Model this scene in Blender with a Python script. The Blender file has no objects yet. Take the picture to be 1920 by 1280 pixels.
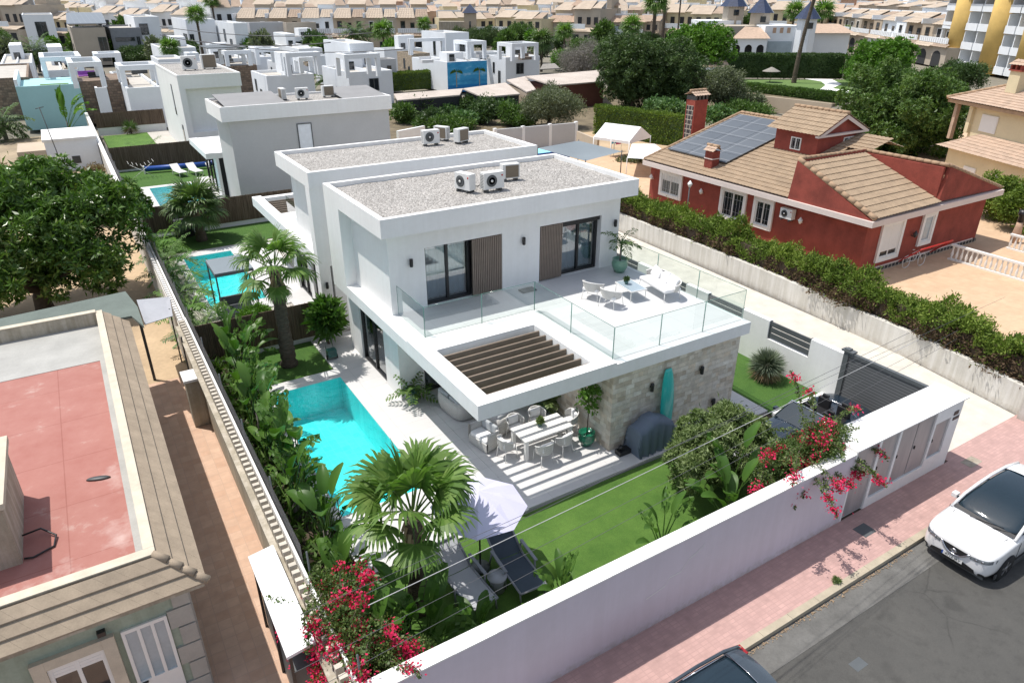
import bpy, math, random
import numpy as np
from mathutils import Vector, Matrix
S = bpy.context.scene
COL = S.collection
rnd = random.Random(7)
PI = math.pi
# ------------------------------------------------------------------ camera
F_PX = 1313.507
RW = Matrix(((0.852142896, 0.231525617, -0.469306269),
             (-0.523308883, 0.377945305, -0.763744171),
             (0.000545760, 0.896411309, 0.443222818)))
CAMZ = 13.3
cam = bpy.data.cameras.new("camera"); cam.sensor_width = 36.0
cam.lens = F_PX / 1920 * 36.0; cam.clip_start = 0.1; cam.clip_end = 6000
camo = bpy.data.objects.new("camera", cam); COL.objects.link(camo)
camo.matrix_world = Matrix.Translation((0, 0, CAMZ)) @ RW.to_4x4()
S.camera = camo
S.render.resolution_x = 1024; S.render.resolution_y = 682
# ------------------------------------------------------------------ light
SUN = Vector((-0.27, 0.30, 1.0)).normalized()      # towards the sun
w = bpy.data.worlds.new("World"); S.world = w; w.use_nodes = True
nt = w.node_tree; nt.nodes.clear()
bg = nt.nodes.new("ShaderNodeBackground"); wo = nt.nodes.new("ShaderNodeOutputWorld")
sky = nt.nodes.new("ShaderNodeTexSky"); sky.sky_type = 'NISHITA'; sky.sun_disc = False
sky.sun_elevation = math.asin(SUN.z); sky.sun_rotation = math.atan2(SUN.x, SUN.y)
sky.air_density = 1.0; sky.dust_density = 1.2; sky.ozone_density = 1.2
hs = nt.nodes.new('ShaderNodeHueSaturation'); hs.inputs['Saturation'].default_value = .58; hs.inputs['Value'].default_value = 1.25
nt.links.new(sky.outputs[0], hs.inputs['Color']); nt.links.new(hs.outputs[0], bg.inputs[0]); nt.links.new(bg.outputs[0], wo.inputs[0])
bg.inputs[1].default_value = 0.115
sl = bpy.data.lights.new("sun", 'SUN'); sl.energy = 3.7; sl.angle = math.radians(0.53)
sl.color = (1.0, 0.955, 0.89)
so = bpy.data.objects.new("sun", sl); COL.objects.link(so)
so.rotation_euler = SUN.to_track_quat('Z', 'Y').to_euler(); so.location = (0, 0, 60)
S.view_settings.view_transform = 'Standard'; S.view_settings.look = 'None'
S.view_settings.gamma = 1.0; S.view_settings.exposure = 0.34
S.view_settings.use_curve_mapping = False
S.render.engine = 'CYCLES'
S.cycles.max_bounces = 8; S.cycles.transparent_max_bounces = 24
S.cycles.caustics_reflective = False; S.cycles.caustics_refractive = False
# ------------------------------------------------------------------ survey helper: a point of the place at height z seen at photo pixel (u, v)
def at(u, v, z=0.0):
    d = RW @ Vector((u - 960, -(v - 640), -F_PX)); t = (z - CAMZ) / d.z
    return Vector((d.x * t, d.y * t, z))
def proj(p):
    c = RW.transposed() @ (Vector(p) - Vector((0, 0, CAMZ)))
    return 960 + F_PX * c.x / -c.z, 640 - F_PX * c.y / -c.z
# ------------------------------------------------------------------ materials
def nd(t, kind, **kw):
    n = t.nodes.new(kind)
    for k, v in kw.items(): setattr(n, k, v)
    return n
MATS = {}
def base(name):
    m = bpy.data.materials.new(name); m.use_nodes = True; t = m.node_tree
    MATS[name] = m
    return m, t, t.nodes["Principled BSDF"]
def mul(c, k): return tuple(min(1, max(0, x * k)) for x in c[:3]) + (1,)
def ramp(t, stops, interp='LINEAR'):
    r = nd(t, "ShaderNodeValToRGB"); e = r.color_ramp.elements; r.color_ramp.interpolation = interp
    while len(e) < len(stops): e.new(0.5)
    for i, (p, c) in enumerate(stops): e[i].position = p; e[i].color = tuple(c[:3]) + (1,)
    return r
def coords(t, scale=(1, 1, 1), kind='Object'):
    tc = nd(t, "ShaderNodeTexCoord"); mp = nd(t, "ShaderNodeMapping")
    mp.inputs['Scale'].default_value = scale
    t.links.new(tc.outputs[kind], mp.inputs[0]); return mp.outputs[0]
def noise(t, vec, scale, detail=4, rough=.6):
    n = nd(t, "ShaderNodeTexNoise"); n.inputs['Scale'].default_value = scale
    n.inputs['Detail'].default_value = detail; n.inputs['Roughness'].default_value = rough
    if vec: t.links.new(vec, n.inputs['Vector'])
    return n.outputs[0]
def bump(t, p, h, strength=.3, dist=.02):
    b = nd(t, "ShaderNodeBump"); b.inputs['Strength'].default_value = strength; b.inputs['Distance'].default_value = dist
    t.links.new(h, b.inputs['Height']); t.links.new(b.outputs[0], p.inputs['Normal'])
def mixc(t, fac, a, b, mode='MIX'):
    m = nd(t, "ShaderNodeMix", data_type='RGBA', blend_type=mode)
    for i, x in ((0, fac), (6, a), (7, b)):
        if isinstance(x, (int, float)): m.inputs[i].default_value = x
        elif isinstance(x, (tuple, list)): m.inputs[i].default_value = tuple(x[:3]) + (1,)
        else: t.links.new(x, m.inputs[i])
    return m.outputs[2]
def mt(name, c, rough=.7, var=.12, scale=1.5, b=0, bscale=40, metal=0, spec=.5, coat=0, streak=0):
    m, t, p = base(name)
    v = coords(t)
    n = noise(t, v, scale, 6)
    r = ramp(t, [(.3, mul(c, 1 - var)), (.7, mul(c, 1 + var * .6))]); t.links.new(n, r.inputs[0])
    out = r.outputs[0]
    n2 = noise(t, v, scale * 14, 3)
    r2 = ramp(t, [(.35, (1 - var * .5,) * 3), (.65, (1, 1, 1))]); t.links.new(n2, r2.inputs[0])
    out = mixc(t, 1.0, out, r2.outputs[0], 'MULTIPLY')
    if streak:
        v2 = coords(t, (3, 3, .18)); n3 = noise(t, v2, 1.6, 5)
        r3 = ramp(t, [(.42, (1 - streak, 1 - streak * 1.05, 1 - streak * 1.25)), (.62, (1, 1, 1))]); t.links.new(n3, r3.inputs[0])
        out = mixc(t, 1.0, out, r3.outputs[0], 'MULTIPLY')
    t.links.new(out, p.inputs['Base Color'])
    p.inputs['Roughness'].default_value = rough; p.inputs['Metallic'].default_value = metal
    p.inputs['Specular IOR Level'].default_value = spec; p.inputs['Coat Weight'].default_value = coat
    if b: bump(t, p, noise(t, v, bscale, 4), b, .01)
    return m
def brickmat(name, cols, mortar, bw, bh, msize=.01, rough=.8, var=.3, bstr=.4, vert=True, offset=.5, squash=1.0, sqf=2, nsc=3, rz=0):
    """courses of blocks; vert: walls mapped by (x+y, z), else floors by (x, y)"""
    m, t, p = base(name)
    tc = nd(t, "ShaderNodeTexCoord"); sp = nd(t, "ShaderNodeSeparateXYZ"); cb = nd(t, "ShaderNodeCombineXYZ")
    t.links.new(tc.outputs['Object'], sp.inputs[0])
    if vert:
        a = nd(t, "ShaderNodeMath", operation='ADD'); t.links.new(sp.outputs[0], a.inputs[0]); t.links.new(sp.outputs[1], a.inputs[1])
        t.links.new(a.outputs[0], cb.inputs[0]); t.links.new(sp.outputs[2], cb.inputs[1])
    else:
        t.links.new(sp.outputs[0], cb.inputs[0]); t.links.new(sp.outputs[1], cb.inputs[1])
    vec = cb.outputs[0]
    if rz:
        mp = nd(t, "ShaderNodeMapping"); mp.inputs['Rotation'].default_value = (0, 0, rz); t.links.new(vec, mp.inputs[0]); vec = mp.outputs[0]
    br = nd(t, "ShaderNodeTexBrick"); br.offset = offset; br.squash = squash; br.squash_frequency = sqf
    br.inputs['Scale'].default_value = 1; br.inputs['Brick Width'].default_value = bw; br.inputs['Row Height'].default_value = bh
    br.inputs['Mortar Size'].default_value = msize; br.inputs['Mortar Smooth'].default_value = .3
    br.inputs['Color1'].default_value = (0, 0, 0, 1); br.inputs['Color2'].default_value = (1, 1, 1, 1); br.inputs['Mortar'].default_value = (.5, .5, .5, 1)
    t.links.new(vec, br.inputs['Vector'])
    k = len(cols); r = ramp(t, [(i / (k - 1) if k > 1 else 0, c) for i, c in enumerate(cols)]); t.links.new(br.outputs['Color'], r.inputs[0])
    n = noise(t, tc.outputs['Object'], nsc, 6); rr = ramp(t, [(.3, (1 - var,) * 3), (.7, (1, 1, 1))]); t.links.new(n, rr.inputs[0])
    c = mixc(t, 1.0, r.outputs[0], rr.outputs[0], 'MULTIPLY')
    c = mixc(t, br.outputs['Fac'], c, mortar)
    t.links.new(c, p.inputs['Base Color']); p.inputs['Roughness'].default_value = rough
    inv = nd(t, "ShaderNodeMath", operation='SUBTRACT'); inv.inputs[0].default_value = 1; t.links.new(br.outputs['Fac'], inv.inputs[1])
    n2 = noise(t, tc.outputs['Object'], 30, 3)
    ad = nd(t, "ShaderNodeMath", operation='MULTIPLY_ADD'); ad.inputs[1].default_value = .4; t.links.new(n2, ad.inputs[0]); t.links.new(inv.outputs[0], ad.inputs[2])
    bump(t, p, ad.outputs[0], bstr, .02)
    return m
def leafmat(name, stops, rough=.45, trans=.3, nsc=.6, spec=.4):
    m, t, p = base(name)
    g = nd(t, "ShaderNodeNewGeometry")
    r = ramp(t, stops); 
    n = noise(t, coords(t), nsc, 3)
    a = nd(t, "ShaderNodeMath", operation='MULTIPLY_ADD'); a.inputs[1].default_value = .55
    s = nd(t, "ShaderNodeMath", operation='MULTIPLY_ADD'); s.inputs[1].default_value = 1.2; s.inputs[2].default_value = -.35
    t.links.new(n, s.inputs[0]); t.links.new(g.outputs['Random Per Island'], a.inputs[0]); t.links.new(s.outputs[0], a.inputs[2])
    t.links.new(a.outputs[0], r.inputs[0])
    t.links.new(r.outputs[0], p.inputs['Base Color']); p.inputs['Roughness'].default_value = rough; p.inputs['Specular IOR Level'].default_value = spec
    tr = nd(t, "ShaderNodeBsdfTranslucent"); c2 = mixc(t, 1.0, r.outputs[0], (1.0, 1.25, .5), 'MULTIPLY'); t.links.new(c2, tr.inputs[0])
    mx = nd(t, "ShaderNodeMixShader"); mx.inputs[0].default_value = trans
    t.links.new(p.outputs[0], mx.inputs[1]); t.links.new(tr.outputs[0], mx.inputs[2])
    t.links.new(mx.outputs[0], t.nodes['Material Output'].inputs[0])
    return m
def glassmat(name, tint, refl=(1, 1, 1), ior=1.45, rough=.0, bumpd=None, extra=0.0):
    m, t, p = base(name); t.nodes.remove(p)
    tr = nd(t, "ShaderNodeBsdfTransparent"); tr.inputs[0].default_value = tuple(tint) + (1,)
    gl = nd(t, "ShaderNodeBsdfGlossy"); gl.inputs[0].default_value = tuple(refl) + (1,); gl.inputs['Roughness'].default_value = rough
    fr = nd(t, "ShaderNodeLayerWeight"); fr.inputs[0].default_value = .5; f0 = ((ior - 1) / (ior + 1)) ** 2 * 1.6 + extra
    pw = nd(t, "ShaderNodeMath", operation='POWER'); pw.inputs[1].default_value = 4.5; t.links.new(fr.outputs['Facing'], pw.inputs[0])
    ad = nd(t, "ShaderNodeMath", operation='MULTIPLY_ADD', use_clamp=True); ad.inputs[1].default_value = 1 - f0; ad.inputs[2].default_value = f0; t.links.new(pw.outputs[0], ad.inputs[0])
    mx = nd(t, "ShaderNodeMixShader"); t.links.new(ad.outputs[0], mx.inputs[0]); t.links.new(tr.outputs[0], mx.inputs[1]); t.links.new(gl.outputs[0], mx.inputs[2])
    if bumpd:
        b = nd(t, "ShaderNodeBump"); b.inputs['Strength'].default_value = bumpd[1]; b.inputs['Distance'].default_value = .05
        t.links.new(noise(t, coords(t), bumpd[0], 3, .5), b.inputs['Height'])
        t.links.new(b.outputs[0], gl.inputs['Normal']); t.links.new(b.outputs[0], fr.inputs['Normal'])
    t.links.new(mx.outputs[0], t.nodes['Material Output'].inputs[0])
    return m
# ------------------------------------------------------------------ mesh builder
class MB:
    def __init__(s): s.v = []; s.f = []; s.mi = []; s.mats = []; s.sm = []
    def m(s, mat):
        if mat not in s.mats: s.mats.append(mat)
        return s.mats.index(mat)
    def add(s, vs, fs, mat, smooth=False, T=None):
        o = len(s.v); k = s.m(mat)
        if T is not None: vs = [tuple(T @ Vector(p)) for p in vs]
        s.v.extend([tuple(p) for p in vs])
        for f in fs: s.f.append(tuple(i + o for i in f)); s.mi.append(k); s.sm.append(smooth)
        return s
    def box(s, x0, x1, y0, y1, z0, z1, mat, T=None):
        if x0 > x1: x0, x1 = x1, x0
        if y0 > y1: y0, y1 = y1, y0
        if z0 > z1: z0, z1 = z1, z0
        vs = [(x, y, z) for z in (z0, z1) for y in (y0, y1) for x in (x0, x1)]
        return s.add(vs, [(0, 2, 3, 1), (4, 5, 7, 6), (0, 1, 5, 4), (2, 6, 7, 3), (0, 4, 6, 2), (1, 3, 7, 5)], mat, False, T)
    def prism(s, poly, z0, z1, mat, T=None):
        n = len(poly); vs = [(x, y, z0) for x, y in poly] + [(x, y, z1) for x, y in poly]
        fs = [tuple(range(n - 1, -1, -1)), tuple(range(n, 2 * n))] + [(i, (i + 1) % n, n + (i + 1) % n, n + i) for i in range(n)]
        return s.add(vs, fs, mat, False, T)
    def vprism(s, poly, y0, y1, mat, T=None):     # polygon in x,z extruded along y
        n = len(poly); vs = [(x, y0, z) for x, z in poly] + [(x, y1, z) for x, z in poly]
        fs = [tuple(range(n)), tuple(range(2 * n - 1, n - 1, -1))] + [(i, n + i, n + (i + 1) % n, (i + 1) % n) for i in range(n)]
        return s.add(vs, fs, mat, False, T)
    def xprism(s, poly, x0, x1, mat, T=None):     # polygon in y,z extruded along x
        n = len(poly); vs = [(x0, y, z) for y, z in poly] + [(x1, y, z) for y, z in poly]
        fs = [tuple(range(n)), tuple(range(2 * n - 1, n - 1, -1))] + [(i, n + i, n + (i + 1) % n, (i + 1) % n) for i in range(n)]
        return s.add(vs, fs, mat, False, T)
    def tube(s, pts, rad, mat, n=8, caps=True, T=None, smooth=True):
        pts = [Vector(p) for p in pts]; k = len(pts)
        if not isinstance(rad, (list, tuple)): rad = [rad] * k
        vs = []; up = Vector((0, 0, 1)); prev = None
        for i, p in enumerate(pts):
            d = (pts[min(i + 1, k - 1)] - pts[max(i - 1, 0)]).normalized()
            if prev is None:
                a = d.cross(up)
                if a.length < .05: a = d.cross(Vector((1, 0, 0)))
            else: a = prev - d * prev.dot(d)
            a.normalize(); b = d.cross(a); prev = a
            for j in range(n):
                q = 2 * PI * j / n; vs.append(p + (a * math.cos(q) + b * math.sin(q)) * rad[i])
        fs = [(i * n + j, i * n + (j + 1) % n, (i + 1) * n + (j + 1) % n, (i + 1) * n + j) for i in range(k - 1) for j in range(n)]
        if caps: fs += [tuple(range(n - 1, -1, -1)), tuple((k - 1) * n + j for j in range(n))]
        return s.add(vs, fs, mat, smooth, T)
    def lathe(s, prof, c, mat, n=20, T=None, smooth=True):
        vs = []; k = len(prof)
        for r, z in prof:
            for j in range(n):
                q = 2 * PI * j / n; vs.append((c[0] + r * math.cos(q), c[1] + r * math.sin(q), c[2] + z))
        fs = [(i * n + j, i * n + (j + 1) % n, (i + 1) * n + (j + 1) % n, (i + 1) * n + j) for i in range(k - 1) for j in range(n)]
        fs += [tuple(range(n - 1, -1, -1)), tuple((k - 1) * n + j for j in range(n))]
        return s.add(vs, fs, mat, smooth, T)
    def quad(s, a, b, c, d, mat, T=None): return s.add([a, b, c, d], [(0, 1, 2, 3)], mat, False, T)
    def grid(s, fn, nu, nv, mat, smooth=True, T=None, flip=False):
        vs = [fn(i / nu, j / nv) for j in range(nv + 1) for i in range(nu + 1)]
        w_ = nu + 1
        fs = [(j * w_ + i, j * w_ + i + 1, (j + 1) * w_ + i + 1, (j + 1) * w_ + i) for j in range(nv) for i in range(nu)]
        if flip: fs = [f[::-1] for f in fs]
        return s.add(vs, fs, mat, smooth, T)
    def mesh(s, name, off=None):
        me = bpy.data.meshes.new(name)
        vs = s.v if off is None else [(a - off[0], b - off[1], c - off[2]) for a, b, c in s.v]
        me.from_pydata(vs, [], s.f)
        for m_ in s.mats: me.materials.append(m_)
        me.polygons.foreach_set('material_index', s.mi); me.polygons.foreach_set('use_smooth', s.sm)
        me.update(); return me
def npmesh(name, V, nper, mats, mi=None, smooth=False):
    """V: (N, nper, 3) array of separate n-gons"""
    N = len(V); me = bpy.data.meshes.new(name)
    me.vertices.add(N * nper); me.vertices.foreach_set('co', V.astype(np.float32).ravel())
    me.loops.add(N * nper); me.loops.foreach_set('vertex_index', np.arange(N * nper, dtype=np.int32))
    me.polygons.add(N); me.polygons.foreach_set('loop_start', np.arange(0, N * nper, nper, dtype=np.int32))
    me.polygons.foreach_set('loop_total', np.full(N, nper, dtype=np.int32))
    for m_ in mats: me.materials.append(m_)
    if mi is not None: me.polygons.foreach_set('material_index', np.asarray(mi, dtype=np.int32))
    me.update(calc_edges=True); me.validate(); return me
# ------------------------------------------------------------------ things and parts
OFF = {}
def tagp(o, label=None, cat=None, group=None, kind=None):
    if label: o['label'] = label
    if cat: o['category'] = cat
    if group: o['group'] = group
    if kind: o['kind'] = kind
    return o
def thing(name, label, cat, loc=(0, 0, 0), rz=0, group=None):
    o = bpy.data.objects.new(name, None); COL.objects.link(o); o.empty_display_size = .2
    o.location = loc; o.rotation_euler = (0, 0, rz); OFF[o.name] = tuple(loc) if rz == 0 else (0, 0, 0)
    return tagp(o, label, cat, group)
def part(name, mb, parent, label=None, local=False, kind=None):
    """mesh part; coordinates are world ones unless local (or the parent is rotated)"""
    root = parent
    while root.parent: root = root.parent
    off = None if local else OFF.get(root.name, (0, 0, 0))
    me = mb.mesh(name, off) if isinstance(mb, MB) else mb
    o = bpy.data.objects.new(name, me); COL.objects.link(o); o.parent = parent
    return tagp(o, label, kind=kind)
def solo(name, mb, label, cat, group=None, loc=(0, 0, 0), rz=0):
    me = mb.mesh(name, loc if rz == 0 else None) if isinstance(mb, MB) else mb
    o = bpy.data.objects.new(name, me); COL.objects.link(o); o.location = loc; o.rotation_euler = (0, 0, rz)
    return tagp(o, label, cat, group)
def struct(name, mb, kind='structure'):
    o = bpy.data.objects.new(name, mb.mesh(name) if isinstance(mb, MB) else mb); COL.objects.link(o); o['kind'] = kind; return o
def copy_tree(o, parent=None):
    c = o.copy(); COL.objects.link(c)
    if parent: c.parent = parent
    for ch in o.children: copy_tree(ch, c)
    return c
def dup(o, loc, rz=None, label=None, group=None, scale=None):
    kids = list(o.children); c = o.copy(); COL.objects.link(c)
    for k in kids: copy_tree(k, c)
    c.location = loc
    if rz is not None: c.rotation_euler = (0, 0, rz)
    if scale is not None: c.scale = (scale,) * 3 if isinstance(scale, (int, float)) else scale
    if label: c['label'] = label
    if group: c['group'] = group
    return c
def smoothmod(o, levels=1, bev=0):
    if bev:
        b = o.modifiers.new('bevel', 'BEVEL'); b.width = bev; b.segments = 2; b.limit_method = 'ANGLE'
    if levels:
        m_ = o.modifiers.new('sub', 'SUBSURF'); m_.levels = levels; m_.render_levels = levels
    return o
# ------------------------------------------------------------------ the materials of the place
M = MATS
WHITE = mt("white_render", (.85, .85, .84), .8, .05, .5, .12, 60, streak=.025)
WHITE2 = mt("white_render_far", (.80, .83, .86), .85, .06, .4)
GREYW = mt("grey_render", (.52, .52, .52), .85, .06, .5)
OLDW = mt("old_beige_render", (.50, .45, .37), .9, .22, 1.0, .3, 30, streak=.25)
HEDGEW = mt("weathered_white_render", (.66, .64, .60), .9, .10, .8, .3, 20, streak=.16)
STREETW = mt("street_wall_render", (.68, .62, .68), .85, .05, .35, .1, 60, streak=.035)
COPING = mt("white_coping", (.82, .81, .78), .75, .06, 2.5, .1, 30)
PATIO = brickmat("patio_tiles", [(.60, .59, .58), (.64, .63, .62)], (.42, .42, .42), 1.2, .6, .006, .55, .06, .1, False, 0)
TERR = brickmat("terrace_tiles", [(.60, .60, .60), (.63, .63, .63)], (.45, .45, .45), .9, .9, .005, .5, .05, .1, False, 0)
PINK = brickmat("pink_pavement", [(.50, .32, .29), (.56, .355, .32)], (.42, .27, .245), .2, .1, .010, .85, .26, .3, False, 0)
TERRA = brickmat("terracotta_path", [(.56, .36, .25), (.63, .43, .31)], (.46, .32, .24), .3, .3, .008, .8, .2, .2, False, 0)
BEIGEP = brickmat("beige_patio", [(.58, .40, .255), (.63, .44, .285)], (.52, .36, .24), .6, .6, .01, .85, .16, .2, False, 0)
STONE = brickmat("travertine_cladding", [(.72, .64, .52), (.84, .79, .69), (.58, .49, .38), (.88, .83, .74), (.78, .66, .51)], (.66, .61, .52), .33, .17, .006, .85, .30, .8, True, .37, .6, 3, 5)
FARSTONE = brickmat("brown_stone_wall", [(.22, .15, .11), (.34, .25, .18), (.17, .13, .10)], (.12, .10, .08), .45, .28, .02, .9, .3, .7, True, .4, .7, 3)
TANSTONE = brickmat("tan_stone_wall", [(.40, .32, .22), (.50, .40, .29), (.30, .25, .19)], (.26, .22, .17), .45, .28, .02, .9, .3, .7, True, .4, .7, 3)
DARKSTONE = brickmat("dark_rubble_cladding", [(.03, .03, .035), (.06, .055, .055), (.02, .02, .025)], (.42, .37, .31), .42, .34, .035, .7, .3, .6, True, .4, .75, 2)
REDW = mt("red_rough_render", (.30, .066, .046), .95, .30, 1.2, .9, 26)
YELW = mt("cream_yellow_render", (.66, .575, .38), .9, .08, .6, .2, 40)
MUST = mt("mustard_render", (.68, .46, .15), .9, .12, .6)
BEIGE = mt("beige_render", (.46, .40, .325), .9, .10, .3)
BEIGE2 = mt("sand_render", (.50, .41, .31), .9, .10, .3)
PEACH = mt("peach_render", (.54, .36, .25), .9, .10, .3)
TRIM = mt("pinkish_white_trim", (.72, .62, .57), .8, .06, 1)
TILE = mt("ochre_clay_tile", (.355, .26, .172), .85, .2, 2.2, .2, 30)
TILE2 = mt("salmon_clay_tile", (.50, .365, .27), .85, .22, 2.2, .2, 30)
RIDGE = mt("ridge_clay_tile", (.40, .27, .17), .85, .25, 3, .3, 30)
FLATTILE = brickmat("flat_beige_roof_tile", [(.36, .32, .255), (.42, .375, .30), (.39, .35, .29)], (.24, .21, .17), .40, .33, .012, .85, .22, .25, True, 0)
NAVYTILE = mt("navy_glazed_tile", (.035, .05, .10), .25, .3, 3)
GREENW = mt("pale_green_render", (.36, .42, .34), .9, .18, 1.2, .3, 40, streak=.12)
QUOIN = mt("stone_quoin", (.42, .40, .36), .9, .12, 2, .3, 30)
ASPH, t, p = base("worn_asphalt")
v = coords(t); r = ramp(t, [(.2, (.066, .065, .061)), (.55, (.080, .078, .072)), (.85, (.098, .095, .087))]); t.links.new(noise(t, v, .8, 8, .72), r.inputs[0])
r2 = ramp(t, [(.38, (.86, .86, .86)), (.5, (1, 1, 1)), (.72, (1, 1, 1)), (.76, (1.5, 1.48, 1.42))]); t.links.new(noise(t, v, 3.1, 5, .7), r2.inputs[0])
r3 = ramp(t, [(.3, (.8,) * 3), (.7, (1.2,) * 3)]); t.links.new(noise(t, v, 90, 2), r3.inputs[0])
c = mixc(t, 1, r.outputs[0], r2.outputs[0], 'MULTIPLY'); c = mixc(t, 1, c, r3.outputs[0], 'MULTIPLY'); t.links.new(c, p.inputs['Base Color'])
vo = nd(t, "ShaderNodeTexVoronoi", feature='DISTANCE_TO_EDGE'); vo.inputs['Scale'].default_value = .42; ad = nd(t, "ShaderNodeMixRGB"); ad.inputs[0].default_value = .12; t.links.new(v, ad.inputs[1]); nn = nd(t, "ShaderNodeTexNoise"); nn.inputs['Scale'].default_value = 2.2; nn.inputs['Detail'].default_value = 6; t.links.new(v, nn.inputs['Vector']); t.links.new(nn.outputs['Color'], ad.inputs[2]); t.links.new(ad.outputs[0], vo.inputs['Vector'])
cr = ramp(t, [(.0, (.72,) * 3), (.006, (.85,) * 3), (.012, (1, 1, 1))]); t.links.new(vo.outputs['Distance'], cr.inputs[0]); mk = ramp(t, [(.5, (0, 0, 0)), (.6, (1, 1, 1))]); t.links.new(noise(t, v, .35, 3), mk.inputs[0]); c = mixc(t, mk.outputs[0], c, mixc(t, 1, c, cr.outputs[0], 'MULTIPLY'))
ol = ramp(t, [(.67, (1, 1, 1)), (.74, (.78,) * 3)]); t.links.new(noise(t, v, .9, 2, .4), ol.inputs[0]); c = mixc(t, 1, c, ol.outputs[0], 'MULTIPLY'); t.links.new(c, p.inputs['Base Color'])
p.inputs['Roughness'].default_value = .9; bump(t, p, noise(t, v, 120, 3), .5, .01)
GUTTER = mt("gutter_concrete", (.15, .147, .138), .9, .3, 2, .4, 60)
KERB = mt("kerb_concrete", (.44, .385, .29), .9, .15, 3, .3, 50)
CONC = mt("pale_concrete", (.50, .47, .42), .9, .14, .7, .3, 60)
CONC2 = mt("grey_floor_tile", (.36, .36, .37), .7, .08, .5)
CHALK = mt("white_chalky_gravel", (.60, .565, .50), .95, .14, 1.6, .4, 50)
SAND = mt("sandy_earth", (.50, .37, .235), .97, .22, .5, .5, 12)
DRY = mt("dry_field", (.38, .30, .20), .97, .35, .25, .5, 8)
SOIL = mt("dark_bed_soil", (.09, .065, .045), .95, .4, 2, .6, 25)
FARG = mt("far_town_ground", (.22, .20, .155), .95, .3, .03)
def grass(name, a, b_, sc=1.3):
    m, t, p = base(name); v = coords(t)
    r = ramp(t, [(.3, a), (.7, b_)]); t.links.new(noise(t, v, sc, 6, .7), r.inputs[0])
    r2 = ramp(t, [(.3, (.62,) * 3), (.7, (1.15,) * 3)]); t.links.new(noise(t, v, 55, 3, .7), r2.inputs[0])
    t.links.new(mixc(t, 1, r.outputs[0], r2.outputs[0], 'MULTIPLY'), p.inputs['Base Color']); p.inputs['Roughness'].default_value = .9
    bump(t, p, noise(t, v, 70, 3), .9, .03); return m
LAWN = grass("artificial_turf", (.055, .140, .014), (.12, .235, .035), .8)
LAWN2 = grass("dark_turf", (.045, .125, .014), (.075, .17, .022))
FARLAWN = grass("far_lawn", (.10, .19, .04), (.16, .24, .07), .4)
GRAVEL, t, p = base("roof_gravel")
vo = nd(t, "ShaderNodeTexVoronoi"); vo.inputs['Scale'].default_value = 19; v = coords(t); t.links.new(v, vo.inputs['Vector'])
r = ramp(t, [(0, (.25, .235, .215)), (.4, (.37, .35, .325)), (.7, (.47, .445, .415)), (1, (.60, .575, .54))])
sp = nd(t, "ShaderNodeSeparateColor"); t.links.new(vo.outputs['Color'], sp.inputs[0]); t.links.new(sp.outputs[0], r.inputs[0])
r2 = ramp(t, [(.3, (.86,) * 3), (.7, (1.05,) * 3)]); t.links.new(noise(t, v, 1.1, 4), r2.inputs[0])
t.links.new(mixc(t, 1, r.outputs[0], r2.outputs[0], 'MULTIPLY'), p.inputs['Base Color'])
inv = nd(t, "ShaderNodeMath", operation='SUBTRACT'); inv.inputs[0].default_value = 1; t.links.new(vo.outputs['Distance'], inv.inputs[1]); bump(t, p, inv.outputs[0], 1, .05); p.inputs['Roughness'].default_value = .95
REDROOF, t, p = base("worn_red_roof_paint")
v = coords(t); r = ramp(t, [(.3, (.34, .135, .11)), (.6, (.385, .175, .145)), (.74, (.47, .32, .28))]); t.links.new(noise(t, v, 1.3, 7, .7), r.inputs[0])
v2 = coords(t, (1, 1, 1)); br = nd(t, "ShaderNodeTexBrick"); br.offset = 0; br.inputs['Scale'].default_value = 1; br.inputs['Brick Width'].default_value = 2.1; br.inputs['Row Height'].default_value = 1.9
br.inputs['Mortar Size'].default_value = .012; br.inputs['Color1'].default_value = (1, 1, 1, 1); br.inputs['Color2'].default_value = (.96, .96, .96, 1); br.inputs['Mortar'].default_value = (.80, .72, .70, 1); t.links.new(v2, br.inputs[0])
c = mixc(t, 1, r.outputs[0], br.outputs[0], 'MULTIPLY')
ws = ramp(t, [(.58, (0, 0, 0)), (.70, (.62, .62, .62))]); t.links.new(noise(t, v, .55, 6, .62), ws.inputs[0])
c = mixc(t, ws.outputs[0], c, (.58, .46, .42)); t.links.new(c, p.inputs['Base Color']); p.inputs['Roughness'].default_value = .9
ROOFGREY = mt("grey_roof_coating", (.40, .395, .37), .9, .15, 1.2, .3, 20)
TILED = brickmat("mosaic_pool_tile", [(.24, .76, .76), (.34, .85, .84), (.29, .80, .80)], (.5, .85, .85), .3, .3, .006, .4, .08, .05, False, 0)
WATER = glassmat("pool_water", (.42, .95, .96), ior=1.33, rough=.03, bumpd=(3.4, 1.0))
RAILGL = glassmat("railing_glass", (.86, .93, .91), ior=1.5, extra=.03)
GLEDGE = mt("green_glass_edge", (.12, .26, .22), .15, 0, 1)
WINGL = glassmat("window_glass", (.66, .72, .75), ior=1.5, extra=.10)
DKGL = mt("dark_window_pane", (.018, .024, .030), .06, .2, .6, spec=.9)
CARGL = mt("car_glass", (.014, .028, .04), .03, .1, 1, spec=.6, coat=.15)
PALEPANE = mt("pale_blue_pane", (.35, .43, .48), .15, .15, 1, spec=.8)
BLACK = mt("black_aluminium", (.018, .018, .02), .4, .1, 3)
GREYM = mt("grey_aluminium", (.10, .11, .115), .45, .1, 3)
GATEM, t, p = base("grey_slat_gate")
wv = nd(t, "ShaderNodeTexWave"); wv.bands_direction = 'Z'; wv.inputs['Scale'].default_value = 2.9; t.links.new(coords(t), wv.inputs[0])
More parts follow.
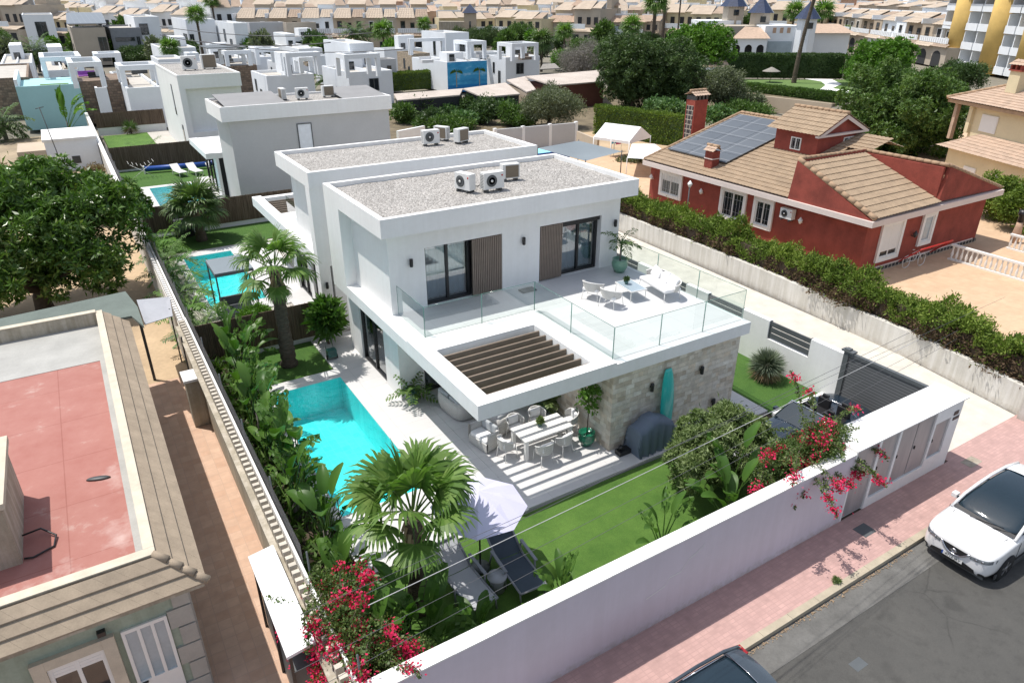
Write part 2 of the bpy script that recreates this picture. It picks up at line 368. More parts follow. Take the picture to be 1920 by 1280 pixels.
r = ramp(t, [(.0, (.03, .032, .034)), (.12, (.115, .12, .125)), (1, (.14, .145, .15))]); t.links.new(wv.outputs[1], r.inputs[0]); t.links.new(r.outputs[0], p.inputs['Base Color']); p.inputs['Roughness'].default_value = .5
STEEL, t, p = base("brushed_steel"); v = coords(t, (2.5, 1, .35)); r = ramp(t, [(.3, (.33, .33, .34)), (.7, (.46, .45, .45))]); t.links.new(noise(t, v, 1.3, 5), r.inputs[0]); t.links.new(r.outputs[0], p.inputs['Base Color']); p.inputs['Metallic'].default_value = .35; p.inputs['Roughness'].default_value = .42
WOOD = mt("taupe_wood_composite", (.22, .172, .13), .65, .12, 4)
SLATW = mt("brown_shutter_slat", (.24, .19, .155), .6, .12, 4)
CURT = mt("sheer_curtain", (.85, .88, .92), .9, .08, 3)
DARKIN = mt("dark_room_and_shade", (.03, .032, .035), .9, .1, 1)  # near-black; on the open sheds it stands for the shade inside
CANE, t, p = base("brushwood_cane"); v = coords(t, (14, 14, .5)); r = ramp(t, [(.3, (.06, .04, .03)), (.5, (.15, .105, .075)), (.75, (.27, .20, .15))]); t.links.new(noise(t, v, 1.2, 4, .7), r.inputs[0]); t.links.new(r.outputs[0], p.inputs['Base Color']); bump(t, p, noise(t, v, 1.2, 4), .8, .03); p.inputs['Roughness'].default_value = .95
MESHF, t, p = base("dark_shade_net"); p.inputs['Base Color'].default_value = (.13, .13, .14, 1); p.inputs['Alpha'].default_value = .72; p.inputs['Roughness'].default_value = .9
ACW = mt("ac_white_casing", (.74, .74, .72), .5, .05, 3)
ACFIN, t, p = base("ac_copper_fins"); wv = nd(t, "ShaderNodeTexWave"); wv.bands_direction = 'Z'; wv.inputs['Scale'].default_value = 9; t.links.new(coords(t), wv.inputs[0]); r = ramp(t, [(.2, (.05, .045, .04)), (.6, (.28, .22, .15))]); t.links.new(wv.outputs[1], r.inputs[0]); t.links.new(r.outputs[0], p.inputs['Base Color'])
DKGREY = mt("dark_grey_plastic", (.06, .063, .065), .5, .1, 3)
FWHITE = mt("white_furniture", (.80, .79, .76), .5, .03, 3)
CUSH = mt("white_cushion", (.78, .78, .78), .9, .04, 5)
CUSHG = mt("grey_cushion", (.42, .44, .46), .95, .06, 5)
WEAVE = brickmat("woven_rope", [(.68, .67, .64), (.78, .77, .74)], (.5, .49, .46), .07, .035, .01, .8, .1, .6, True, .5)
LOUNGB = mt("navy_lounger_mesh", (.055, .075, .10), .8, .1, 5)
LOUNGG = mt("grey_lounger_mesh", (.42, .43, .46), .8, .06, 5)
LFRAME = mt("lounger_grey_frame", (.26, .27, .30), .6, .05, 5)
LILAC = mt("lilac_canvas", (.58, .57, .72), .9, .05, 1)
COVER = mt("slate_grill_cover", (.15, .19, .25), .75, .12, 2, .2, 40)
BOARD = mt("turquoise_surfboard", (.03, .52, .46), .3, .03, 1, coat=.5)
GPOT = mt("green_glazed_pot", (.01, .17, .09), .15, .2, 3, coat=.6)
TPOT = mt("teal_glazed_pot", (.05, .15, .13), .3, .2, 3, coat=.3)
MPOT = mt("mint_glazed_pot", (.16, .33, .24), .3, .15, 3, coat=.3)
CAN = mt("white_canvas", (.82, .82, .82), .85, .03, 1)
SAILG = mt("grey_shade_sail", (.20, .235, .26), .9, .06, .6)
SOLAR = brickmat("solar_cells", [(.10, .112, .125), (.12, .132, .145)], (.30, .31, .32), 1.02, 1.66, .02, .28, .1, .05, False, 0)
SOLARF = mt("solar_frame", (.05, .055, .06), .35, .05, 2)
TRUNK = mt("bark", (.13, .10, .075), .95, .35, 6, .9, 14)
PTRUNK, t, p = base("palm_bark"); v = coords(t, (1, 1, 5)); r = ramp(t, [(.3, (.045, .033, .024)), (.6, (.13, .10, .075)), (.8, (.22, .18, .14))]); t.links.new(noise(t, v, 5, 5, .7), r.inputs[0]); t.links.new(r.outputs[0], p.inputs['Base Color']); bump(t, p, noise(t, v, 4, 4), 1, .06); p.inputs['Roughness'].default_value = .95
GTRUNK = mt("grey_palm_bark", (.16, .15, .135), .95, .3, 4, .8, 14)
L_PALM = leafmat("palm_leaf", [(0, (.065, .135, .025)), (.5, (.11, .205, .04)), (1, (.24, .34, .10))], .4, .35)
L_PALMD = leafmat("dark_palm_leaf", [(0, (.055, .10, .03)), (.5, (.09, .15, .045)), (1, (.17, .23, .08))], .45, .25)
L_BAN = leafmat("paddle_leaf", [(0, (.04, .10, .018)), (.5, (.075, .16, .028)), (.85, (.13, .23, .045)), (1, (.27, .31, .08))], .42, .3, spec=.3)
L_FICUS = leafmat("glossy_tree_leaf", [(0, (.045, .095, .018)), (.45, (.085, .17, .03)), (.8, (.15, .25, .05)), (1, (.28, .29, .10))], .36, .2, .5, .45)
L_OLIVE = leafmat("olive_leaf", [(0, (.09, .11, .06)), (.5, (.15, .175, .10)), (1, (.24, .27, .17))], .6, .2)
L_DARK = leafmat("dark_tree_leaf", [(0, (.035, .065, .022)), (.5, (.062, .112, .034)), (1, (.12, .18, .055))], .5, .2, .4)
L_BRIGHT = leafmat("bright_tree_leaf", [(0, (.055, .14, .014)), (.5, (.10, .22, .025)), (1, (.18, .31, .05))], .5, .3, .4)
L_MID = leafmat("mid_green_leaf", [(0, (.05, .10, .022)), (.5, (.088, .16, .034)), (1, (.16, .24, .065))], .5, .25, .4)
L_FIG = leafmat("fig_leaf", [(0, (.05, .11, .03)), (.5, (.10, .19, .06)), (1, (.19, .29, .12))], .5, .25, .4)
L_CYP = leafmat("juniper_hedge_leaf", [(0, (.065, .11, .014)), (.45, (.12, .19, .024)), (1, (.25, .32, .05))], .7, .2, .5)
L_CYPB = leafmat("dead_hedge_twig", [(0, (.07, .045, .025)), (.5, (.13, .085, .05)), (1, (.22, .15, .09))], .9, .1, .5)
L_BGREEN = leafmat("bougainvillea_leaf", [(0, (.055, .10, .024)), (.5, (.10, .16, .04)), (1, (.19, .21, .08))], .5, .25, 1)
L_BRED = leafmat("crimson_bract", [(0, (.48, .008, .05)), (.5, (.70, .016, .10)), (1, (.86, .07, .22))], .7, .3, 1)
L_OLEA = leafmat("oleander_leaf", [(0, (.09, .14, .045)), (.5, (.16, .22, .075)), (1, (.28, .34, .15))], .5, .25, 1)
L_YUC = leafmat("blue_green_spike", [(0, (.09, .12, .075)), (.5, (.16, .20, .14)), (1, (.30, .33, .22))], .5, .1, 1)
L_DRY = leafmat("dry_leaf", [(0, (.16, .11, .06)), (.5, (.27, .20, .12)), (1, (.40, .32, .2))], .9, .15, 1)
L_GREY = leafmat("bare_grey_twig", [(0, (.16, .145, .13)), (.5, (.24, .22, .20)), (1, (.33, .31, .28))], .9, .05, 1)
CPAINT = mt("white_car_paint", (.78, .78, .78), .25, .01, 1, coat=1)
DPAINT = mt("dark_blue_car_paint", (.012, .022, .035), .2, .05, 1, coat=1)
GPAINT = mt("grey_blue_car_paint", (.045, .06, .075), .22, .05, 1, coat=1)
TYRE = mt("tyre_rubber", (.015, .015, .016), .85, .1, 3)
RIM = mt("alloy_rim", (.35, .35, .36), .35, .05, 3, metal=.8)
CHROME = mt("chrome", (.6, .6, .62), .12, .02, 3, metal=1)
LAMPGL = mt("headlight_glass", (.16, .18, .20), .05, .3, 12, spec=.9, coat=1)
REDGL = mt("tail_light_red", (.35, .01, .01), .15, .1, 3, coat=1)
CABLE = mt("grey_cable", (.10, .10, .105), .6, .1, 3)
CABLEW = mt("pale_cable", (.45, .45, .45), .5, .1, 3)
TEAL = mt("turquoise_render", (.36, .60, .62), .9, .06, .4)
AWN = mt("sand_awning", (.62, .50, .36), .9, .06, 1)
CORR, t, p = base("pale_corrugated_roof"); wv = nd(t, "ShaderNodeTexWave"); wv.inputs['Scale'].default_value = 2.2; t.links.new(coords(t), wv.inputs[0]); n = noise(t, coords(t), .4, 5); r = ramp(t, [(.3, (.44, .38, .33)), (.7, (.58, .51, .45))]); t.links.new(n, r.inputs[0]); t.links.new(r.outputs[0], p.inputs['Base Color']); bump(t, p, wv.outputs[1], .5, .05); p.inputs['Roughness'].default_value = .9
GREENROOF = mt("weathered_green_sheet", (.14, .17, .15), .9, .2, 1, .4, 14)
BLUE = mt("blue_plastic", (.02, .08, .35), .4, .05, 1)
REDP = mt("red_painted_metal", (.50, .02, .015), .4, .05, 1)
MURAL, t, p = base("painted_beach_mural"); v = coords(t, (1, 1, 3)); r = ramp(t, [(.35, (.02, .23, .50)), (.55, (.05, .35, .62)), (.72, (.45, .68, .82))]); t.links.new(noise(t, v, .35, 6, .65), r.inputs[0]); t.links.new(r.outputs[0], p.inputs['Base Color']); p.inputs['Roughness'].default_value = .8
SEAB = mt("deep_blue_mural_band", (.01, .20, .50), .8, .1, .5)
THATCH = mt("grey_thatch", (.30, .28, .25), .95, .3, 5, .8, 20)
PURPLE = mt("violet_towel", (.30, .10, .40), .9, .2, 9)
FARTILE = mt("pale_distant_tile", (.47, .385, .30), .9, .16, .8)
FARTILE2 = mt("weathered_distant_tile", (.37, .28, .21), .9, .18, .8)
GSHEET = mt("dusty_grey_solar_sheet", (.27, .265, .26), .55, .12, .8)
ORCH = mt("weedy_orchard_earth", (.20, .16, .10), .97, .45, .5, .6, 10)

def splash(m, zmax, col, amount=.7):
    t = m.node_tree; p = t.nodes["Principled BSDF"]; src = p.inputs['Base Color'].links[0].from_socket; sp = nd(t, "ShaderNodeSeparateXYZ"); ge = nd(t, "ShaderNodeNewGeometry"); t.links.new(ge.outputs['Position'], sp.inputs[0])
    n_ = noise(t, ge.outputs['Position'], 5.5, 6, .7); mr = nd(t, "ShaderNodeMapRange"); mr.inputs[1].default_value = zmax; mr.inputs[2].default_value = 0.0; t.links.new(sp.outputs[2], mr.inputs[0])
    ml = nd(t, "ShaderNodeMath", operation='MULTIPLY'); t.links.new(mr.outputs[0], ml.inputs[0]); t.links.new(n_, ml.inputs[1]); r_ = ramp(t, [(.28, (0, 0, 0)), (.62, (amount,) * 3)]); t.links.new(ml.outputs[0], r_.inputs[0])
    t.links.new(mixc(t, r_.outputs[0], src, col), p.inputs['Base Color'])
splash(STREETW, .55, (.42, .36, .31)); splash(HEDGEW, .6, (.38, .33, .27)); splash(OLDW, .8, (.28, .23, .18))
LATT = mt("pale_block", (.60, .545, .46), .9, .18, 3, .3, 30)
# ------------------------------------------------------------------ plants
def R_(seed): return np.random.default_rng(seed)
def unit(v): return v / (np.linalg.norm(v, axis=-1, keepdims=True) + 1e-9)
def leaves(rng, C, D, ln, wd, jl=.35, flat=None):
    """rhomb leaves: centres C (N,3), direction D (N,3) -> (N,4,3)"""
    N = len(C); D = unit(D); r = unit(rng.normal(size=(N, 3)))
    if flat is not None: r = unit(r * (1 - flat) + np.array([0, 0, 1.]) * flat)
    s = unit(np.cross(D, r)); L = ln * (1 + jl * rng.normal(size=(N, 1)).clip(-1, 1)); Wd = wd * (1 + jl * rng.normal(size=(N, 1)).clip(-1, 1))
    nrm = np.cross(s, D) * L * .12
    return np.stack([C, C + D * L * .5 + s * Wd * .5 - nrm, C + D * L, C + D * L * .5 - s * Wd * .5 - nrm], 1)
def shell_pts(rng, c, r, n, upbias=.25):
    d = unit(rng.normal(size=(n, 3)) + np.array([0, 0, upbias])); k = rng.random((n, 1)) ** .35
    return np.asarray(c) + d * np.asarray(r) * k, d
def crown(seed, blobs, dens, ln, wd, sub=.34, upb=.2, droop=0.0):
    """blobs: list of (cx,cy,cz, rx,ry,rz). Sub-clumps over each blob, leaves on the clumps."""
    rng = R_(seed); out = []
    for (cx, cy, cz, rx, ry, rz) in blobs:
        rm = (rx * ry * rz) ** (1 / 3); nsub = max(8, int(10 + 4.2 / (sub ** 2) * .9))
        d = unit(rng.normal(size=(nsub, 3)) + np.array([0, 0, .15])); k = .55 + .42 * rng.random((nsub, 1))
        cc = np.array([cx, cy, cz]) + d * k * np.array([rx, ry, rz]) * (1 - sub * .4)
        for i in range(nsub):
            sr = rm * sub * (.6 + .65 * rng.random()); n = int(dens * sr * sr)
            p, dd = shell_pts(rng, cc[i], (sr, sr, sr * .85), n, .3)
            dr = dd + .6 * rng.normal(size=(n, 3)) + np.array([0, 0, -droop])
            out.append(leaves(rng, p, dr, ln, wd))
        n = int(dens * rm * rm * .9); p, dd = shell_pts(rng, (cx, cy, cz), (rx * .75, ry * .75, rz * .75), n)
        out.append(leaves(rng, p, dd + .8 * rng.normal(size=(n, 3)), ln * 1.3, wd * 1.3))
    return np.concatenate(out)
def rosettes(seed, blobs, n, ln, wd, k=9, sub=.3, fill=.6, zmin=None, up=.35):
    """whorls of leaves at twig ends over clumps, with loose dark leaves inside"""
    rng = R_(seed); C = []; D = []; tot = sum(b[3] * b[4] for b in blobs)
    for (cx, cy, cz, rx, ry, rz) in blobs:
        m_ = int(n * rx * ry / tot); ns = max(6, int(2.6 / sub ** 2)); sd = unit(rng.normal(size=(ns, 3)) + np.array([0, 0, .2])); sc = np.array([cx, cy, cz]) + sd * np.array([rx, ry, rz]) * (.62 + .36 * rng.random((ns, 1)))
        i = rng.integers(0, ns, m_); d = unit(rng.normal(size=(m_, 3)) + sd[i] * .9 + np.array([0, 0, up])); C.append(sc[i] + d * (rx * ry * rz) ** (1 / 3) * sub * (.55 + .6 * rng.random((m_, 1)))); D.append(d)
    C = np.concatenate(C); D = np.concatenate(D); N = len(C); a = unit(np.cross(D, rng.normal(size=(N, 3)))); b = np.cross(D, a); out = []
    for j in range(k):
        q = 2 * PI * j / k + rng.random((N, 1)) * .5; e = .25 + .5 * rng.random((N, 1)); v = (a * np.cos(q) + b * np.sin(q)) + D * e
        out.append(leaves(rng, C, v, ln, wd, .2))
    m_ = int(N * k * fill); i = rng.integers(0, N, m_); ctr = np.array([b_[:3] for b_ in blobs]).mean(0); P = C[i] * .86 + ctr * .14 + rng.normal(size=(m_, 3)) * ln * .7; out.append(leaves(rng, P, rng.normal(size=(m_, 3)), ln, wd))
    return np.concatenate(out)
def limbs(seed, h, spread, n, r0, mat, fork=.35, zc=None, targets=None):
    mb = MB(); rr = random.Random(seed); zc = zc or h
    mb.tube([(0, 0, -.1), (.05 * h * rr.uniform(-1, 1), .05 * h * rr.uniform(-1, 1), h * fork * .6), (.06 * h * rr.uniform(-1, 1), 0, h * fork)], [r0 * 1.25, r0, r0 * .85], mat, 9)
    for i in range(n):
        a = 2 * PI * i / n + rr.uniform(-.4, .4); e = spread * rr.uniform(.5, 1)
        p0 = Vector((0, 0, h * fork * .9)); p2 = Vector((math.cos(a) * e, math.sin(a) * e, zc * rr.uniform(.75, 1.05)))
        if targets: tg = targets[i % len(targets)]; p2 = p0.lerp(Vector((tg[0], tg[1], tg[2])), .92); a = math.atan2(p2.y, p2.x); e = math.hypot(p2.x, p2.y)
        p1 = p0.lerp(p2, .5) + Vector((math.cos(a), math.sin(a), 0)) * e * .12 + Vector((0, 0, rr.uniform(-.1, .1)))
        mb.tube([p0, p1, p2], [r0 * .6, r0 * .42, r0 * .15], mat, 7)
        for k in range(2):
            b = a + rr.uniform(-.9, .9); q = p1.lerp(p2, .5) + Vector((math.cos(b), math.sin(b), .6)) * min(.5, e * .22); mb.tube([p1, q], [r0 * .3, r0 * .08], mat, 5)
    return mb
def tree(label, cat, loc, blobs, lm, dens, ln, wd, seed, trunk=True, sub=.34, whorl=0, r0=.2, group=None, name='leafy_tree', bark=None, nl=6, fork=.35, droop=0, crownname='crown'):
    zt = max(b[2] for b in blobs); sp = max(abs(b[0]) + b[3] * .6 for b in blobs)
    t = thing(name, label, cat, loc, 0, group)
    if trunk: part('trunk', limbs(seed, zt, sp, nl, r0, bark or TRUNK, fork, targets=blobs), t, local=True)
    part(crownname, npmesh(crownname, rosettes(seed, blobs, whorl, ln, wd, sub=sub) if whorl else crown(seed, blobs, dens, ln, wd, sub, droop=droop), 4, [lm]), t, local=True)
    return t
# --- fan palm
def fan_frond(rng, o, d, pet, R, nseg, droop, up, mats_, acc, accm, petmb, wseg=None):
    """o origin, d unit outward dir (3), pet petiole length, R blade radius"""
    d = unit(d); side = unit(np.cross(d, [0, 0, 1.])); nrm = np.cross(side, d)
    pts = []; p = np.array(o, float); dd = d.copy()
    for k in range(5):
        pts.append(tuple(p)); p = p + dd * pet / 4; dd = unit(dd + np.array([0, 0, -droop * .12]))
    petmb.tube(pts, [.028, .024, .02, .016, .013], L_PALM, 5, False)
    b = np.array(pts[-1]); dd = unit(dd); side = unit(np.cross(dd, [0, 0, 1.])); nrm = np.cross(side, dd)
    spread = 1.95
    for i in range(nseg):
        a = spread * (i / (nseg - 1) * 2 - 1) + rng.normal() * .02
        q = dd * math.cos(a) + side * math.sin(a) + nrm * (-.25 * abs(a) / spread + .05 * rng.normal())
        q = unit(q); L = R * (.78 + .22 * math.cos(a * .6)) * (1 + .06 * rng.normal())
        wv = wseg or R * .052
        s = unit(np.cross(q, nrm)) * wv
        P0 = b; P1 = b + q * L * .5; q2 = unit(q + np.array([0, 0, -droop * (.25 + .25 * rng.random())])); P2 = P1 + q2 * L * .28
        q3 = unit(q2 + np.array([0, 0, -droop * (.8 + .9 * rng.random())])); P3 = P2 + q3 * L * .25
        k = nrm * wv * .35
        acc.append([P0 + s * .12, P1 + s + k, P1 - s + k, P0 - s * .12]); acc.append([P1 + s + k, P2 + s * .7, P2 - s * .7, P1 - s + k]); acc.append([P2 + s * .7, P3 + s * .08, P3 - s * .08, P2 - s * .7])
def fan_palm(label, loc, h, nf, pet, R, seed, lm=None, skirt=.35, trunk_r=.2, nseg=26, lean=(0, 0), group=None, droop=.7, cat='palm tree', tr=None, bulge=1.2, span=1.62):
    rng = R_(seed); lm = lm or L_PALM; t = thing('fan_palm', label, cat, loc, 0, group); mb = MB()
    ring = []; n = int(max(8, h * 7))
    for i in range(n + 1):
        k = i / n; ring.append((((lean[0]) * k * k, (lean[1]) * k * k, h * k), trunk_r * (bulge - (bulge - .85) * min(1, k * 2.5)) * (1 + .09 * (i % 2) + .05 * rng.normal())))
    mb.tube([r[0] for r in ring], [r[1] for r in ring], tr or PTRUNK, 12)
    part('trunk', mb, t, local=True)
    top = np.array([lean[0], lean[1], h]); acc = []; pm = MB()
    for i in range(nf):
        k = i / nf; az = i * 2.39996 + rng.normal() * .15; el = 1.38 - span * (k ** .9) + rng.normal() * .06
        d = np.array([math.cos(az) * math.cos(el), math.sin(az) * math.cos(el), math.sin(el)])
        fan_frond(rng, top + d * trunk_r * .6 + np.array([0, 0, .1 - .35 * k]), d, pet * (.75 + .35 * k), R * (.8 + .25 * math.sin(PI * min(1, k + .2))), nseg, droop * (.5 + .8 * k), 0, None, acc, None, pm)
    part('fronds', npmesh('fronds', np.array(acc), 4, [lm]), t, local=True); part('petioles', pm, t, local=True)
    if skirt:
        acc = []; ns = int(26 * skirt * 3)
        for i in range(ns):
            az = rng.random() * 2 * PI; z = h - skirt * rng.random() * 1.2 - .1; b = np.array([lean[0] + math.cos(az) * trunk_r * .9, lean[1] + math.sin(az) * trunk_r * .9, z]); q = np.array([math.cos(az) * .35, math.sin(az) * .35, -.9])
            s = np.array([-math.sin(az), math.cos(az), 0]) * .05; acc.append([b + s, b + q * .4 + s * .5, b + q * .4 - s * .5, b - s])
        part('old_leaf_bases', npmesh('old_leaf_bases', np.array(acc), 4, [L_DRY]), t, local=True)
    return t
# --- feather palm
def feather_palm(label, loc, h, nf, L, seed, lm=None, r=.12, droop=1.0, nl=26, lw=.035, ll=.42, group=None, cat='palm tree', name='feather_palm', up=1.2, tr=None, low=-.5):
    rng = R_(seed); lm = lm or L_PALMD; t = thing(name, label, cat, loc, 0, group)
    if h > .05:
        mb = MB(); n = max(3, int(h * 4)); mb.tube([(0, 0, h * i / n) for i in range(n + 1)], [r * (1.1 - .2 * i / n) * (1 + .06 * (i % 2)) for i in range(n + 1)], tr or GTRUNK, 10); part('trunk', mb, t, local=True)
    acc = []; pm = MB()
    for i in range(nf):
        k = (i + .5) / nf; az = i * 2.39996 + rng.normal() * .2; el = up - (up - low) * k
        d = np.array([math.cos(az) * math.cos(el), math.sin(az) * math.cos(el), math.sin(el)]); p = np.array([0, 0, h]); pts = [p.copy()]; Lf = L * (.85 + .25 * rng.random())
        for s_ in range(8):
            p = p + d * Lf / 8; d = unit(d + np.array([0, 0, -.16 * droop])); pts.append(p.copy())
        pm.tube([tuple(q) for q in pts], [.02 * (1 - j / 10) for j in range(9)], lm, 4, False)
        for j in range(nl):
            u = .12 + .88 * j / nl; x = u * 8; a = int(min(7, x)); f = x - a; q = pts[a] * (1 - f) + pts[a + 1] * f; dd = unit(pts[a + 1] - pts[a]); side = unit(np.cross(dd, [0, 0, 1.]))
            for sg in (-1, 1):
                le = ll * L / 1.6 * (math.sin(PI * (.12 + .85 * u)) ** .6) * (1 + .1 * rng.normal()); v = unit(side * sg + dd * .55 + np.array([0, 0, .25 - .5 * rng.random()]))
                m_ = q + v * le * .55; e = m_ + unit(v + np.array([0, 0, -.7])) * le * .45; wv = np.cross(v, [0, 0, 1.]); wv = unit(wv) * lw
                acc.append([q, m_ + wv, e, m_ - wv])
    part('fronds', npmesh('fronds', np.array(acc), 4, [lm]), t, local=True); part('frond_ribs', pm, t, local=True)
    return t
# --- paddle-leaved plant (strelitzia nicolai / banana habit)
def paddle_leaf(rng, b, d, pet, L, Wd, mb, lm, stem=True):
    d = np.array(d, float); d = unit(d); side = unit(np.cross(d, [0, 0, 1.]) + 1e-3); p = np.array(b, float); pts = [p.copy()]
    dd = d.copy()
    for k in range(3): p = p + dd * pet / 3; dd = unit(dd + np.array([d[0], d[1], 0]) * .10); pts.append(p.copy())
    mb.tube([tuple(q) for q in pts], [.026, .022, .018, .015], lm, 5, False)
    ns = 7; mid = [p.copy()]; dirs = [dd.copy()]
    for k in range(ns):
        p = p + dd * L / ns; dd = unit(dd + np.array([d[0], d[1], 0]) * .06 + np.array([0, 0, -.15])); mid.append(p.copy()); dirs.append(dd.copy())
    side = unit(np.cross(dirs[2], [0, 0, 1.]))
    vs = []; fs = []
    tear = rng.random() < .45
    for k in range(ns + 1):
        u = k / ns; wv = Wd * (math.sin(PI * (.07 + .90 * u)) ** .65) * .5 * (1 + .05 * rng.normal()); nr = np.cross(side, dirs[k]); up_ = nr * wv * .38
        vs += [tuple(mid[k] - side * wv + up_), tuple(mid[k] - side * wv * .5 + up_ * .4), tuple(mid[k]), tuple(mid[k] + side * wv * .5 + up_ * .4), tuple(mid[k] + side * wv + up_)]
    for k in range(ns):
        for j in range(4):
            a = k * 5 + j; fs.append((a, a + 1, a + 6, a + 5))
    if tear:
        V2 = []; F2 = []
        for f in fs:
            q = [Vector(vs[i]) for i in f]; c = sum(q, Vector()) / 4; ed = (vs.index, 0)
            o = len(V2); k_ = .93; dz = rng.normal() * .06
            V2 += [tuple(c + (x - c) * .94 + (Vector((0, 0, dz)) if i_ in (1, 2) else Vector())) for i_, x in enumerate(q)]; F2.append((o, o + 1, o + 2, o + 3))
        mb.add(V2, F2, lm, True)
    else: mb.add(vs, fs, lm, True)
XMIN = 2.35
def paddle_plant(label, loc, n, h, L, Wd, seed, group=None, lean=None, lm=None, spread=.55):
    rng = R_(seed); t = thing('paddle_leaf_plant', label, 'plant', loc, 0, group); lb = MB(); sb = MB(); lm = lm or L_BAN
    ns = max(1, n // 5)
    cs = [(rng.normal() * .16, rng.normal() * .16) for _ in range(ns)]
    for c in cs: sb.tube([(c[0], c[1], -.05), (c[0] * 1.1, c[1] * 1.1, h * .45)], [.07, .045], L_BAN if rng.random() < .5 else GTRUNK, 7)
    for i in range(n):
        k = (i + .5) / n; el = 1.48 - spread * (.15 + .95 * k)
        for tr_ in range(12):
            az = i * 2.4 + rng.normal() * (.3 + .3 * tr_); rch = (h * .5 + L) * (math.cos(el) + .38)
            if loc[0] + rch * math.cos(az) > XMIN and (loc[0] > 4.2 or loc[0] + rch * math.cos(az) < 4.35 or loc[1] > 25) and loc[1] + rch * math.sin(az) > 8.85 - (20 if loc[1] > 60 else 0): break
        else: el = 1.52
        c = cs[i % ns]; d = (math.cos(az) * math.cos(el), math.sin(az) * math.cos(el), math.sin(el)); 
        if lean: d = (d[0] + lean[0], d[1] + lean[1], d[2])
        paddle_leaf(rng, (c[0] * 1.1, c[1] * 1.1, h * (.12 + .33 * (1 - k))), d, h * (.38 + .18 * rng.random()), L * (.75 + .4 * rng.random()), Wd * (.8 + .35 * rng.random()), lb, lm)
    part('stems', sb, t, local=True); part('leaves', lb, t, local=True); return t
# --- spiky ball (yucca)
def spiky(label, loc, r, n, ln, seed, lm, cat='plant', name='spiky_yucca', zc=None, w_=.035, group=None):
    rng = R_(seed); t = thing(name, label, cat, loc, 0, group); zc = zc if zc is not None else r * .9
    d = unit(rng.normal(size=(n, 3)) + np.array([0, 0, .25])); C = np.array([0, 0, zc]) + d * r * .15
    s = unit(np.cross(d, rng.normal(size=(n, 3)))) * w_; Ln = ln * (.85 + .3 * rng.random((n, 1)))
    V = np.stack([C + s * .6, C + d * Ln * .5 + s, C + d * Ln + np.array([0, 0, -.05]), C + d * Ln * .5 - s], 1)
    mb = MB(); mb.tube([(0, 0, -.05), (0, 0, zc)], [.12, .1], TRUNK, 8); part('stem', mb, t, local=True)
    low = (d[:, 2] < -.25).astype(int)
    part('leaves', npmesh('leaves', V, 4, [lm, L_DRY], low), t, local=True); return t
# --- box hedge cloud
def hedge_cloud(seed, x0, x1, y0, y1, z0, z1, n, ln, wd, lumps=1.0, brown=.0):
    """leaves over the surface of a lumpy box; returns V, material index"""
    rng = R_(seed); P = rng.random((n, 3)); f = rng.random(n); A = np.array([x1 - x0, y1 - y0, z1 - z0])
    ar = np.array([A[0] * A[1], A[0] * A[2], A[1] * A[2]]); ar = np.cumsum(ar / ar.sum())
    nr = np.zeros((n, 3)); sd = np.where(rng.random(n) < .5, 0, 1.)
    top = f < ar[0]; fy = (f >= ar[0]) & (f < ar[1]); fx = f >= ar[1]
    P[top, 2] = 1; nr[top, 2] = 1; P[fy, 1] = sd[fy]; nr[fy, 1] = sd[fy] * 2 - 1; P[fx, 0] = sd[fx]; nr[fx, 0] = sd[fx] * 2 - 1
    Q = np.array([x0, y0, z0]) + P * A
    ph = rng.random(6) * 6; w1 = np.sin(Q[:, 0] * 1.7 + ph[0]) + np.sin(Q[:, 1] * 1.3 + ph[1]) + .7 * np.sin(Q[:, 1] * 3.7 + Q[:, 2] * 2.3 + ph[2]) + .7 * np.sin(Q[:, 0] * 4.1 + Q[:, 2] * 2.9 + ph[3]) + .5 * np.sin(Q[:, 1] * 8.1 + Q[:, 2] * 6.3 + ph[4])
    Q = Q + nr * (w1[:, None] * .07 * lumps + rng.normal(size=(n, 1)) * .05 * lumps - .1 * lumps)
    D = nr * .8 + rng.normal(size=(n, 3)) * .7 + np.array([0, 0, .35])
    br = (rng.random(n) < brown * np.where(P[:, 2] < .62, 1.0, .02)).astype(int)
    return leaves(rng, Q, D, ln, wd), br
